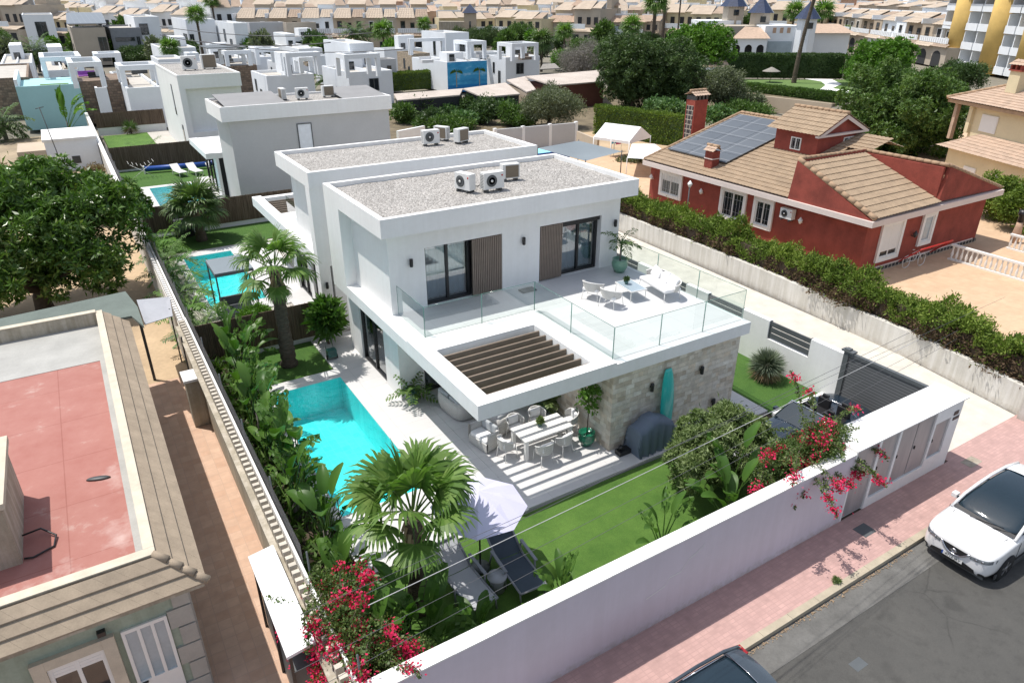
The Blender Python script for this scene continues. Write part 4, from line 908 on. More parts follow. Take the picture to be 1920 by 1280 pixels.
# cane fences between plots (brushwood on a low white wall)
def cane_fence(label, x0, x1, y, h, base_h, y1=None):
    t = thing('cane_fence', label, 'fence', (x0, y, 0)); y1 = y1 if y1 is not None else y
    b = MB(); b.prism([(x0, y - .1), (x1, y1 - .1), (x1, y1 + .1), (x0, y + .1)], -.1, base_h, WHITE); part('base_wall', b, t)
    n = int((x1 - x0) * 16); rg = random.Random(int(y)); b = MB()
    b.prism([(x0, y - .14), (x1, y1 - .14), (x1, y1 - .11), (x0, y - .11)], base_h - .25, h, CANE)
    for i in range(n):
        x = x0 + (x1 - x0) * (i + rg.random()) / n; yy_ = y - .16 + (y1 - y) * (x - x0) / (x1 - x0); w_ = .02; z = h + rg.uniform(-.06, .07); b.quad((x - w_, yy_, base_h - .2), (x + w_, yy_, base_h - .2), (x + w_ * .6, yy_ - .02, z), (x - w_ * .6, yy_ - .02, z), CANE)
    part('canes', b, t); return t
cane_fence('brown cane fence behind the tall palm, between the villa and its twin', 2.3, 8.1, 27.6, 1.75, .45)
cane_fence('cane fence on a white base behind the second pool', 2.3, 11.5, 46.5, 1.9, .55)
cane_fence('dark cane fence behind the three white sunbeds', 2.4, 12.5, 67.4, 2.0, .4)
cane_fence('farthest cane fence on a low white wall above the small lawn', 2.6, 9.2, 87.6, 2.2, .95)
# ------------------------------------------------------------------ planting of the villa plot
sp_ = [(3.0, 10.0, 11, 2.3, 1.05, .42), (3.9, 10.9, 9, 1.9, .95, .40), (2.9, 12.1, 10, 2.2, 1.0, .4), (3.1, 14.6, 10, 2.6, 1.05, .42), (2.9, 16.2, 10, 2.7, 1.0, .4), (3.15, 17.8, 12, 3.0, 1.1, .46), (2.8, 19.2, 10, 2.5, 1.0, .4), (3.1, 20.6, 10, 2.8, 1.05, .42), (2.85, 22.3, 10, 2.5, .95, .4), (3.2, 23.9, 10, 2.9, 1.05, .42), (3.1, 25.6, 9, 2.9, 1.0, .4), (4.1, 26.3, 7, 2.2, .9, .36)]
lab = ['nearest the corner of the two walls', 'with broad leaves beside the bougainvillea', 'with yellowing leaf bases left of the sunlit deck', 'level with the near end of the pool', 'leaning over the near left edge of the pool', 'tallest one, overhanging the pool edge', 'half hidden by its taller neighbour at the pool', 'at the middle of the pool edge', 'with slim leaves near the far pool corner', 'at the far left pool corner', 'standing left of the tall palm trunk', 'low one at the foot of the tall palm']
for i, (x, y, n, h, L, Wd) in enumerate(sp_): paddle_plant('green paddle-leaved plant ' + lab[i], (x, y, 0), n + 5, h * .86, L * .80, Wd * .84, 100 + i, 'paddle-leaved plants along the left boundary', spread=.72)
wp = [(4.4, 10.1, 6, 1.15, 1.15, .50, 'with two huge sunlit leaves by the street wall'), (5.5, 9.75, 7, .65, .75, .30, 'in front of the nearer lounger'), (6.6, 9.6, 7, .7, .75, .30, 'between the loungers and the street wall'), (7.6, 9.5, 9, 1.1, .7, .28, 'small ragged one right of the loungers'), (9.0, 9.05, 5, 1.0, .6, .24, 'tiniest one, just showing above the street wall'), (10.75, 9.7, 9, 1.7, .7, .28, 'alone on the lawn edge by the wall'), (12.9, 9.6, 8, 1.9, .95, .40, 'left of the red bougainvillea by the street wall'), (13.9, 10.2, 6, 2.3, .95, .40, 'upright between oleander and bougainvillea')]
for i, (x, y, n, h, L, Wd, l) in enumerate(wp): paddle_plant('green paddle-leaved plant ' + l, (x, y, 0), n, h, L, Wd, 140 + i, 'paddle-leaved plants along the street wall', spread=.5)
fan_palm('short stout fan palm with broad green fans beside the pool deck', (4.55, 11.65, 0), 2.85, 17, 1.0, .95, 5, skirt=.35, trunk_r=.23, nseg=30, droop=.85, bulge=1.35, span=.98)
fan_palm('tall fan palm with a pale fibrous trunk rising before the cane fence', (5.35, 25.7, 0), 4.1, 18, .95, .85, 6, skirt=.6, trunk_r=.26, nseg=30, droop=.9, bulge=1.2)
fan_palm('fan palm in front of the cane fence by the second pool', (5.3, 44.3, 0), 2.0, 26, .9, 1.15, 8, lm=L_PALMD, skirt=.4, trunk_r=.3, nseg=28, droop=.6)
spiky('spherical blue-green yucca on the side lawn', (20.65, 15.0, 0), .6, 1500, .66, 3, L_YUC, zc=.62, w_=.016)
# leafy ground cover filling the beds
rg_ = R_(12); n_ = 5200; X_ = np.where(rg_.random(n_) < .74, 2.35 + 1.45 * rg_.random(n_), -1); Y_ = 9.0 + 18.2 * rg_.random(n_); m_ = X_ < 0; X_[m_] = 3.2 + 11.8 * rg_.random(m_.sum()); Y_[m_] = 8.75 + .75 * rg_.random(m_.sum())
cl = (np.sin(X_ * 5.1 + Y_ * 3.3) + np.sin(Y_ * 6.7 - X_ * 2.1) + rg_.normal(size=n_) * .5) > -.5; X_ = X_[cl]; Y_ = Y_[cl]; n_ = len(X_)
C_ = np.stack([X_, Y_, .02 + .55 * rg_.random(n_) ** 1.5], 1); D_ = np.stack([rg_.normal(size=n_), rg_.normal(size=n_), .5 + .8 * rg_.random(n_)], 1)
struct('ground_cover', npmesh('ground_cover', leaves(rg_, C_, D_, .36, .10), 4, [L_MID]), 'stuff')
# oleander
tree('grey-green oleander bush covered in narrow leaves beside the open car', 'shrub', (13.6, 11.4, 0), [(-.5, 0, 1.0, .7, .6, .8), (.3, .5, 1.5, .6, .5, .65), (.9, -.3, 1.2, .8, .7, .9), (1.5, .2, 1.7, .5, .45, .55), (1.9, -.4, 1.1, .6, .5, .7), (-.3, -.5, 1.45, .45, .4, .5), (1.2, .6, 1.75, .4, .4, .45), (.2, -.2, 1.85, .3, .3, .4)], L_OLEA, 1500, .17, .038, 21, r0=.06, name='oleander', sub=.5, whorl=2600)
# bougainvilleas
def sprays(seed, n, c, sx, sy, z0, z1, Lr, dirb=(0, 0, .6), spread=1.0):
    rg = random.Random(seed); o = []
    for i in range(n):
        a = rg.uniform(0, 2 * PI); o.append(((c[0] + rg.uniform(-sx, sx), c[1] + rg.uniform(-sy, sy), rg.uniform(z0, z1)), (math.cos(a) * spread + dirb[0], math.sin(a) * spread + dirb[1], rg.uniform(.2, 1) * dirb[2]), rg.uniform(*Lr)))
    return o
bougainvillea('crimson bougainvillea spilling over the corner by the white shed roof', (2.6, 9.9, 0), sprays(3, 60, (-.25, .0), .45, 1.3, 1.4, 2.5, (.6, 1.25), (-.3, 0, .7), .9), 31,
    bush=[((.15, -.5, 1.5), (.65, .7, .8), 3000), ((-.1, .7, 1.6), (.5, .7, .8), 2200), ((.8, -.6, 1.2), (.6, .5, .7), 1800), ((-.25, .1, 2.2), (.45, .9, .45), 2000), ((-.2, 1.5, 1.9), (.35, .5, .6), 1000)])
bougainvillea('crimson bougainvillea arching over the street wall beside the steel doors', (14.9, 9.2, 0), sprays(4, 30, (.1, 0), 1.0, .5, 1.7, 2.7, (.8, 1.5), (.15, -.6, .5), .9) + sprays(14, 16, (-1.0, .1), .6, .35, 1.7, 2.5, (.7, 1.2), (-.1, -.75, .35), .8) + [((.9, .1, 2.6), (1, .1, .35), 1.9), ((.9, 0, 2.5), (1, -.25, .2), 2.0), ((.8, -.2, 2.4), (1, -.5, .05), 1.9), ((.3, .3, 2.6), (.4, .6, 1.1), 1.7), ((.5, .2, 2.7), (.8, .6, .9), 1.6), ((.7, -.3, 2.3), (.8, -.6, .0), 1.5)], 32,
    bush=[((0, .1, 1.9), (1.1, .6, .8), 5200), ((.9, 0, 2.3), (.8, .5, .55), 3400), ((-.9, .1, 1.8), (.8, .5, .75), 3200), ((.3, -.3, 2.4), (.7, .45, .35), 2400)])
# weeds along the kerb
tree('small dry weed tuft growing from the kerb edge', 'weed', (13.9, 6.95, 0), [(0, 0, .06, .1, .08, .07)], L_OLEA, 9000, .07, .02, 61, trunk=False, name='weed')
g = MB(); rg = random.Random(5)
for i in range(520):
    x = rg.uniform(9.5, 16.8); y = 6.70 - abs(rg.gauss(0, .045)); a = rg.uniform(0, PI); r_ = rg.uniform(.012, .035); z = -.118 + rg.uniform(0, .01)
    g.add([(x + math.cos(a) * r_, y + math.sin(a) * r_, z), (x - math.sin(a) * r_ * .5, y + math.cos(a) * r_ * .5, z + .01), (x - math.cos(a) * r_, y - math.sin(a) * r_, z), (x + math.sin(a) * r_ * .5, y - math.cos(a) * r_ * .5, z + .006)], [(0, 1, 2, 3)], TILE)
struct('leaf_litter', g, 'stuff')
g = MB(); g.box(16.0, 16.5, 7.55, 7.95, .002, .006, GREYM); solo('drain_cover', g, 'dark square drain cover in the pink pavement', 'drain cover', loc=(16.25, 7.75, 0))
g = MB(); g.box(21.7, 22.35, 7.75, 8.1, .002, .006, OLDW); solo('manhole_cover', g, 'pale rusty inspection cover in the pavement by the driveway', 'manhole cover', loc=(22, 7.9, 0))
g = MB(); g.box(12.12, 12.5, 5.08, 5.32, -.129, -.127, GREYM); solo('manhole_cover', g, 'small dark patch cover in the asphalt near the kerb', 'manhole cover', loc=(12.3, 5.2, -.13))
# ------------------------------------------------------------------ twin villa B
V = thing('modern_villa', 'second white villa with gravel roof directly behind, its terrace reaching away', 'villa', (8, 30, 0))
x0, x1, y0, y1, zt = 7.62, 18.5, 27.85, 32.8, 6.37
b = MB(); b.box(8.1, 18.2, 27.95, 32.4, 2.98, zt, WHITE); b.box(x0, 8.1, 27.9, 28.45, 0, zt, WHITE); b.box(17.9, 18.2, 27.9, 38.9, 0, 2.98, WHITE); part('wall', b, V)
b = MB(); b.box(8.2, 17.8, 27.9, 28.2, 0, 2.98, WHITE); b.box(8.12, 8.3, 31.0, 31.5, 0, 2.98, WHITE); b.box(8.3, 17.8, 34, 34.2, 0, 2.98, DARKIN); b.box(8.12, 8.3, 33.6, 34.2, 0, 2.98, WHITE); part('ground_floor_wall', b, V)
b = MB(); b.box(x0, x1, y0, y1, zt, 6.78, WHITE); b.box(x0, x1, y0, y0 + .2, 6.78, 7, WHITE); b.box(x0, x1, y1 - .2, y1, 6.78, 7, WHITE); b.box(x0, x0 + .2, y0 + .2, y1 - .2, 6.78, 7, WHITE); b.box(x1 - .2, x1, y0 + .2, y1 - .2, 6.78, 7, WHITE); rf = part('roof', b, V)
b = MB(); b.grid(lambda u, v_: (x0 + .2 + (x1 - x0 - .4) * u, y0 + .2 + (y1 - y0 - .4) * v_, 6.83 + .02 * rnd.random()), 100, 50, GRAVEL, True); part('roof_gravel', b, rf)
b = MB(); b.box(x0, 8.1, 28.45, 39.4, 2.98, 3.40, WHITE); b.box(8.1, 18.15, 28.5, 35.6, 2.98, 3.39, WHITE); b.box(8.1, 11.7, 39.0, 39.4, 2.98, 3.40, WHITE); b.box(11.7, 18.15, 35.6, 39.4, 2.98, 3.39, WHITE); b.box(x0, 8.1, 28.45, 39.4, 3.40, 3.47, WHITE); part('terrace_slab', b, V)
for i in range(7): s = MB(); y = 35.9 + i * .42; s.box(8.1, 11.7, y, y + .06, 3.1, 3.34, WOOD); part('pergola_slat', s, V)
for (ya, yb) in ((28.5, 30.9), (31.5, 33.6)): sliding(V, 'x', 8.2, ya, yb, .1, 2.8, -1, 2, False, .07)
g = MB(); g.quad((8.3, 32.9, 3.4), (8.3, 34.7, 3.4), (8.3, 34.7, 4.5), (8.3, 32.9, 4.5), RAILGL); part('glass_panel', g, V)
wall_lamp(V, 7.85, 27.9, 2.2)
ac_unit('white air conditioner on the second villa roof with fan towards the street', (14.6, 31.2, 6.85), -.05, w=.95, h=.7)
ac_unit('pale air conditioner behind the others on the second villa roof', (15.6, 32.0, 6.85), PI / 2 + .5, w=.85, h=.66)
ac_unit('air conditioner with brown finned back on the second villa roof, rightmost there', (16.1, 30.9, 6.85), PI + .35, w=.85, h=.68)
t = thing('pool_gazebo', 'dark grey metal gazebo with flat canvas roof beside the second pool', 'gazebo', (4.6, 31.7, 0))
b = MB(); b.box(3.9, 5.5, 30.7, 32.8, 2.5, 2.56, SAILG); part('canopy', b, t)
for x, y in ((3.9, 30.7), (5.45, 30.7), (3.9, 32.75), (5.45, 32.75)): b = MB(); b.box(x, x + .06, y, y + .06, .05, 2.5, GREYM); part('post', b, t)
b = MB(); b.box(3.9, 5.5, 30.68, 30.74, 2.42, 2.5, GREYM); b.box(3.88, 3.94, 30.7, 32.8, 2.42, 2.5, GREYM); b.box(5.46, 5.52, 30.7, 32.8, 2.42, 2.5, GREYM); part('frame', b, t)
t = thing('garden_sofa', 'dark slatted seat under the grey gazebo', 'garden sofa', (4.7, 31.6, 0)); b = MB(); b.box(4.1, 5.4, 31.2, 32.4, .25, .42, GREYM); part('seat', b, t); b = MB(); b.box(4.1, 5.4, 32.4, 32.5, .3, .8, GREYM); part('backrest', b, t)
tree('yellow-green rounded shrub beside the grey gazebo', 'shrub', (5.0, 29.0, 0), [(0, 0, .9, .75, .6, .7)], L_BRIGHT, 1500, .14, .06, 71, r0=.04, name='round_shrub')
tree('leafy banana-like bush against the second villa', 'shrub', (7.3, 26.6, 0), [(0, 0, 1.3, .6, .5, .8)], L_BAN, 420, .42, .16, 72, r0=.05, name='broad_leaf_shrub')
for i, (x, y, h) in enumerate(((2.9, 29.5, 2.4), (2.8, 32, 2.2), (2.9, 34.5, 2.6), (2.8, 37.5, 2.2), (2.9, 40, 2.4), (3.0, 42.5, 2.3))):
    feather_palm(['yellow-green cane palm by the fence, nearest the gazebo', 'cane palm by the net fence left of the gazebo', 'cane palm by the fence, third along the second pool', 'cane palm with ragged fronds along the second pool', 'cane palm at the far end of the second pool', 'pale cane palm by the second lawn'][i], (x, y, 0), .6, 13, 1.9, 80 + i, L_BRIGHT if i % 2 else L_MID, .06, nl=18, ll=.4, group='cane palms along the second pool', name='cane_palm')
t = thing('barbecue', 'black gas barbecue by the second cane fence', 'barbecue', (4.6, 45.6, 0)); b = MB(); b.box(4.0, 5.1, 45.3, 45.9, .1, .85, BLACK); part('cabinet', b, t); b = MB(); b.box(4.1, 5.0, 45.25, 45.9, .86, 1.1, GREYM); part('lid', b, t)
t = thing('table', 'dark low table with folded chairs on the second lawn', 'table', (3.6, 44.3, 0)); b = MB(); b.box(3.0, 4.1, 44.0, 44.5, .68, .72, GREYM); part('top', b, t); b = MB(); b.tube([(3.1, 44.2, .05), (4.0, 44.2, .68)], .02, GREYM, 5); b.tube([(4.0, 44.3, .05), (3.1, 44.3, .68)], .02, GREYM, 5); part('legs', b, t)
# house C
def gwindow(parent, x0, x1, y, z0, z1, out=-1): return window(parent, 'y', y, x0, x1, z0, z1, out, GREYM, DKGL, .06, 1)
V = thing('modern_villa', 'plain grey-white villa with solar sheets on the roof and one curtained window', 'villa', (9, 49, 0))
b = MB(); b.box(8.75, 19.6, 48.6, 52.9, 0, 6.1, GREYW); part('wall', b, V)
b = MB(); b.box(8.3, 19.75, 48.3, 53.2, 6.1, 6.85, WHITE); b.box(8.3, 19.75, 48.3, 48.45, 6.85, 7.0, WHITE); b.box(8.3, 19.75, 53.05, 53.2, 6.85, 7, WHITE); b.box(8.3, 8.45, 48.45, 53.05, 6.85, 7, WHITE); b.box(19.6, 19.75, 48.45, 53.05, 6.85, 7, WHITE); b.box(8.46, 19.59, 48.46, 53.04, 6.851, 6.87, GRAVEL); part('roof', b, V)
for (xa, xb) in ((8.7, 12.6), (16.4, 19.6)): b = MB(); b.add([(xa, 48.6, 6.95), (xb, 48.6, 6.95), (xb, 52.6, 7.3), (xa, 52.6, 7.3)], [(0, 1, 2, 3)], GSHEET); b.add([(xa, 48.6, 6.90), (xb, 48.6, 6.90), (xb, 52.6, 7.25), (xa, 52.6, 7.25)], [(3, 2, 1, 0)], DKGREY); part('solar_sheet', b, V)
w_ = window(V, 'y', 48.6, 13.0, 14.0, 3.7, 5.6, -1, GREYM, CURT, .06, 0)
b = MB(); b.box(7.7, 8.3, 53.2, 60.0, 3.0, 3.4, WHITE); b.box(8.3, 12, 53.2, 60.0, 3.0, 3.38, WHITE); part('terrace_slab', b, V)
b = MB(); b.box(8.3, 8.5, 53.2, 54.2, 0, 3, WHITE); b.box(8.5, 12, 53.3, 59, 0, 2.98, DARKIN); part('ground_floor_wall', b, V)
sliding(V, 'x', 8.4, 54.2, 58.6, .1, 2.8, -1, 3, False)
for i, (x, y, rz) in enumerate(((12.9, 50.8, PI / 2), (14.1, 50.3, 0), (16.0, 50.6, PI))): ac_unit(['pale air conditioner left on the solar-sheeted roof', 'air conditioner with fan towards us on the solar-sheeted roof', 'air conditioner with brown fins on the solar-sheeted roof'][i], (x, y, 6.88), rz, w=.95, h=.75)
def sunbed(label, loc, rz, group):
    t = thing('sunbed', label, 'sunbed', loc, rz, group); b = MB(); b.box(-.33, .33, -.95, .25, .30, .36, FWHITE); b.add([(-.33, .25, .30), (.33, .25, .30), (.33, .85, .72), (-.33, .85, .72), (-.33, .25, .36), (.33, .25, .36), (.33, .82, .78), (-.33, .82, .78)], [(0, 3, 2, 1), (4, 5, 6, 7), (0, 1, 5, 4), (2, 3, 7, 6), (0, 4, 7, 3), (1, 2, 6, 5)], FWHITE); part('bed', b, t, local=True)
    for sx in (-.29, .29):
        for y in (-.85, .5): b = MB(); b.box(sx - .025, sx + .025, y - .03, y + .03, 0, .3, FWHITE); part('leg', b, t, local=True)
    return t
for i, (u, v_) in enumerate(((335, 322), (365, 320), (402, 319))): p = at(u, v_, .3); sunbed(['white sunbed nearest the clothes airer', 'middle white sunbed of three beyond the far pool', 'white sunbed nearest the villa beyond the far pool'][i], (p.x, p.y, .05), .25, 'white sunbeds beyond the far pool')
t = thing('pool_cover_roller', 'rolled blue pool cover lying behind the sunbeds', 'pool cover', (8, 65, 0)); b = MB(); b.tube([(4.6, 65.6, .35), (9.6, 64.9, .35)], .22, BLUE, 12); part('roll', b, t); b = MB(); b.box(4.5, 4.6, 65.4, 65.8, 0, .6, FWHITE); part('stand', b, t)
t = thing('clothes_airer', 'white folding clothes airer on the far lawn', 'clothes airer', (4.3, 63.9, 0)); b = MB()
for i in range(7): b.tube([(3.4 + i * .3, 63.4, 1.0 + .1 * abs(i - 3)), (3.4 + i * .3, 64.6, 1.0 + .1 * abs(i - 3))], .014, FWHITE, 4)
part('rails', b, t); b = MB(); b.tube([(3.5, 64, .0), (5.1, 64, 1.1)], .018, FWHITE, 4); b.tube([(5.1, 64, .0), (3.5, 64, 1.1)], .018, FWHITE, 4); part('legs', b, t)
b = MB(); b.lathe([(.35, 0), (.5, .1), (.35, .22), (.1, .2)], (3.0, 55.9, .1), mt('green_inflatable_vinyl', (.02, .45, .14), .4, .05), 14); solo('inflatable', b, 'bright green pool inflatable lying on the grass by the wall', 'pool toy', loc=(3.0, 55.9, 0))
# house D
V = thing('modern_villa', 'tall white villa with two units on its gravel roof beyond the cane fence', 'villa', (9, 72, 0))
b = MB(); b.box(9.0, 14.3, 70.6, 84, 0, 6.9, WHITE); part('wall', b, V)
b = MB(); b.box(9.0, 14.3, 70.0, 70.6, 5.9, 6.9, WHITE); b.box(9.0, 9.5, 70.0, 70.6, 0, 5.9, WHITE); b.box(9.5, 14.3, 70.0, 70.6, 0, 2.2, WHITE); part('portal_frame', b, V)
b = MB(); b.box(8.98, 14.32, 69.98, 70.15, 6.9, 7.05, WHITE); b.box(8.98, 14.32, 83.8, 84, 6.9, 7.05, WHITE); b.box(8.98, 9.13, 70.15, 83.8, 6.9, 7.05, WHITE); b.box(14.15, 14.32, 70.15, 83.8, 6.9, 7.05, WHITE); b.box(9.13, 14.15, 70.15, 83.8, 6.9, 6.94, GRAVEL); part('roof', b, V)
b = MB(); b.box(8.96, 8.998, 74.5, 75.0, 3.2, 5.9, DKGL); part('slot_window', b, V); b = MB(); b.box(8.96, 8.998, 72.0, 72.7, .3, 2.6, DKGL); part('side_door', b, V)
ac_unit('air conditioner with round black fan on the tall villa beyond', (11.0, 75.5, 6.95), 0, w=1.5, h=1.3, d=.6); ac_unit('dark-backed air conditioner beside the round-fan one beyond', (12.8, 76.0, 6.95), PI, w=1.5, h=1.35, d=.6)
feather_palm('low feathery shrub palm on the small far lawn', (5.2, 71, 0), .2, 22, 2.4, 91, L_MID, nl=20, name='shrub_palm')
spiky('dark spiky agave against the farthest low wall', (5.6, 86.6, 0), .7, 160, .9, 92, L_PALMD)
# shed, turquoise house
V = thing('shed', 'low whitewashed shed with a flat roof beside the dry field', 'shed', (0, 70, 0))
b = MB(); b.box(-2.0, 1.8, 70.3, 76, -.1, 2.4, WHITE2); b.box(-4.1, -2.05, 71.5, 76, -.1, 1.6, BEIGE2); part('wall', b, V); b = MB(); b.box(-2.1, 1.83, 70.2, 76.1, 2.4, 2.6, COPING); part('roof', b, V); b = MB(); b.box(-.3, .3, 70.26, 70.3, .5, 1.1, DKGREY); part('vent', b, V)
V = thing('flat_roofed_house', 'turquoise-washed house with a planted roof terrace behind the shed', 'house', (0, 95, 0))
b = MB(); b.box(-3.8, 2.15, 94.6, 108, 0, 4.1, TEAL); b.box(-3.8, 2.15, 94.6, 94.85, 4.1, 4.5, TEAL); b.box(1.9, 2.15, 94.85, 108, 4.1, 4.6, WHITE2); b.box(-3.8, -3.5, 94.85, 108, 4.1, 5.2, WHITE2); part('wall', b, V); b = MB(); b.box(-1.6, 1.2, 97, 100, 4.1, 4.15, LAWN); part('turf_mat', b, V); b = MB(); b.box(2.2, 7.2, 96, 104, 0, 4.6, FARSTONE); part('stone_wing', b, V)
t = thing('whip_antenna', 'thin pole with a crossbar standing by the shed', 'pole', (-1.1, 69.5, 0)); b = MB(); b.tube([(-1.1, 69.5, 0), (-1.6, 69.9, 5.2)], .035, DKGREY, 5); part('pole', b, t); b = MB(); b.tube([(-1.9, 69.8, 5.1), (-1.3, 69.9, 5.2)], .03, DKGREY, 5); part('crossbar', b, t)
paddle_plant('light green paddle-leaved clump before the turquoise wall', (-.2, 88, 0), 14, 3.6, 1.7, .7, 93, lm=L_BRIGHT)
# ------------------------------------------------------------------ green house on the left
V = thing('green_house', 'pale green single storey house with a worn red roof terrace and beige tile skirt', 'house', (-4, 17, 0))
COPB = mt('pale_parapet_top', (.60, .53, .42), .9, .15, 3)
b = MB(); b.box(-14, -.15, 11.95, 25.0, -.3, 3.25, GREENW); part('wall', b, V)
b = MB(); b.box(-14, -.62, 12.25, 25.1, 3.25, 3.5, REDROOF); part('roof_terrace', b, V)
b = MB(); b.box(-.80, -.622, 12.25, 25.1, 3.501, 3.512, ROOFGREY); b.box(-14, -.80, 22.2, 25.1, 3.501, 3.513, ROOFGREY); part('roof_patch', b, V)
b = MB(); b.box(-.62, -.47, 12.05, 25.3, 3.25, 3.90, OLDW); b.box(-14, -.62, 12.05, 12.25, 3.25, 3.90, OLDW); b.box(-14, -.62, 25.1, 25.3, 3.25, 3.95, OLDW); b.box(-.64, -.45, 12.26, 25.3, 3.902, 3.925, COPB); b.box(-14, -.45, 12.03, 12.255, 3.902, 3.925, COPB); b.box(-14, -.64, 25.08, 25.32, 3.952, 3.97, COPB); part('parapet', b, V)
# tile skirts: three stepped courses of flat tiles
def skirt(name, fn, n, m, mat):
    s = MB()
    for c in range(3):
        for i in range(n):
            u0 = i / n; u1 = (i + 1) / n; g_ = .004 / 1
            a = fn(u0 + g_ / n, c / 3, c * -.03); b_ = fn(u1 - g_ / n, c / 3, c * -.03); c_ = fn(u1 - g_ / n, (c + 1) / 3 + .02, c * -.03 + .0); d_ = fn(u0 + g_ / n, (c + 1) / 3 + .02, c * -.03 + .0)
            up = Vector((0, 0, .035)); top = [Vector(q) + up for q in (a, b_, c_, d_)]; bot = [Vector(q) for q in (a, b_, c_, d_)]
            s.add(bot + top, [(0, 3, 2, 1), (4, 5, 6, 7), (0, 1, 5, 4), (2, 3, 7, 6), (0, 4, 7, 3), (1, 2, 6, 5)], mat)
    return s

TF_ = mt("flat_beige_tile", (.37, .295, .215), .85, .20, 2.4, .2, 30)
part('side_tile_skirt', skirt('s', lambda u, v_, dz: (-.46 + .70 * v_, 12.0 - .55 * v_ + (13.3 + .55 * v_) * u, 3.84 - .42 * v_ + dz * 1.6), 40, 3, TF_), V)
part('front_tile_skirt', skirt('s', lambda u, v_, dz: (-.46 + .70 * v_ - (13.3 + .70 * v_) * u, 12.0 - .55 * v_, 3.84 - .42 * v_ + dz * 1.6), 38, 3, TF_), V)
b = MB()
for i in range(4):
    a = Vector((-.50 + .19 * i, 12.08 - .155 * i, 3.90 - .135 * i)); c = a + Vector((.22, -.18, -.12)); b.tube([a, c], [.07, .085], TF_, 6)
part('hip_tiles', b, V)
b = MB(); b.box(-.14, .20, 11.52, 24.9, 3.19, 3.245, OLDW); b.box(-14, -.14, 11.52, 11.94, 3.19, 3.245, OLDW); part('eaves_soffit', b, V)
b = MB(); 
for k in range(6): b.box(-.42 if k % 2 else -.55, -.11, 11.90, 11.949, .1 + k * .5, .1 + k * .5 + .46, QUOIN)
b.box(-.149, -.08, 11.955, 12.5, -.3, 3.18, QUOIN); part('corner_quoins', b, V)
d = MB(); d.box(-1.37, -.57, 11.895, 11.945, .0, 1.1, FWHITE)
for x in (-1.37, -1.11, -.87, -.63): d.box(x, x + .06, 11.895, 11.945, 1.1, 2.42, FWHITE)
d.box(-1.37, -.57, 11.895, 11.945, 2.42, 2.5, FWHITE); d = part('door', d, V)
g = MB(); g.box(-1.32, -.62, 11.925, 11.946, 1.1, 2.42, PALEPANE); part('door_pane', g, d); g = MB(); g.box(-1.30, -1.18, 11.86, 11.899, 1.05, 1.08, BLACK); part('handle', g, d)
window(V, 'y', 11.95, -2.62, -1.70, 1.05, 2.32, -1, FWHITE, DKGL, .07, 1, trim=COPB, tw=.22, shutter=.2)
l = MB(); l.box(-1.72, -1.58, 11.84, 11.948, 2.62, 2.72, BLACK); part('wall_lamp', l, V)
b = MB(); b.box(-3.9, -2.68, 13.6, 16.0, 3.5, 4.85, OLDW); b.box(-3.95, -2.6, 13.5, 16.1, 4.85, 4.98, COPB); part('roof_hatch', b, V)
c = MB(); c.tube([(-2.66, 14.3, 3.65), (-2.35, 14.4, 3.62), (-2.1, 14.1, 3.56), (-2.15, 13.8, 3.53), (-2.5, 13.65, 3.53), (-2.65, 13.7, 3.53)], .02, BLACK, 6); solo('coiled_cable', c, 'black looped cable lying on the red roof', 'cable', loc=(-2.4, 14.0, 3.52))
c = MB(); c.lathe([(.26, 0), (.22, .03), (.001, .035)], (0, 0, 0), DKGREY, 12, T=Matrix.Translation((-1.25, 15.8, 3.512)) @ Matrix.Scale(.3, 4, (.3, .95, 0))); solo('roof_drain', c, 'grey slit-shaped puddle drain on the red roof', 'drain', loc=(-1.25, 15.8, 3.5))
t = thing('lean_to_roof', 'weathered green-grey sheet roof behind the green house', 'roof', (-3, 27, 0)); q = [(p.x, p.y) for p in (at(270, 612, 3.5), at(258, 575, 3.5), at(235, 546, 3.5), at(0, 597, 3.5))]; b = MB(); b.prism([(-14, 25.33), (.35, 25.33)] + q[:3] + [(q[3][0], q[3][1]), (-14, 29.2)], 3.42, 3.5, GREENROOF); part('sheet', b, t)
for x, y in ((.6, 27.3), (-4, 28), (-9, 28.6)): b = MB(); b.box(x - .05, x + .05, y - .05, y + .05, -.02, 2.8, DKGREY); part('post', b, t)
t = thing('patio_awning', 'small grey patio awning sheet between the lean-to and the boundary wall', 'awning', (1.2, 27, 0)); q = [at(272, 608, 2.5), at(324, 592, 2.3), at(318, 556, 2.3), at(256, 562, 2.7)]; b = MB(); b.add([tuple(p) for p in q] + [tuple(p - Vector((0, 0, .02))) for p in q], [(0, 1, 2, 3), (7, 6, 5, 4)], LOUNGG); part('sheet', b, t)
b = MB(); b.box(1.7, 1.75, 25.6, 25.65, 0, 2.24, DKGREY); part('post', b, t); b = MB(); b.box(1.7, 1.75, 28.3, 28.35, 0, 2.33, DKGREY); part('post', b, t)
t = thing('bin_shelter', 'white-roofed narrow shelter against the lattice wall in the alley', 'shelter', (1.5, 11.5, 0)); b = MB(); b.add([(1.2, 10.05, 2.12), (1.76, 10.05, 2.2), (1.76, 13.15, 2.2), (1.2, 13.15, 2.12), (1.2, 10.05, 2.05), (1.76, 10.05, 2.13), (1.76, 13.15, 2.13), (1.2, 13.15, 2.05)], [(0, 1, 2, 3), (7, 6, 5, 4), (0, 4, 5, 1), (1, 5, 6, 2), (2, 6, 7, 3), (3, 7, 4, 0)], CAN); part('roof', b, t)
for y in (10.1, 11.6, 13.05): b = MB(); b.box(1.24, 1.3, y, y + .05, 0, 2.05, BLACK); part('post', b, t)
b = MB(); b.box(1.3, 1.74, 10.2, 13.0, 0, 1.5, GREYM); part('cabinet', b, t)
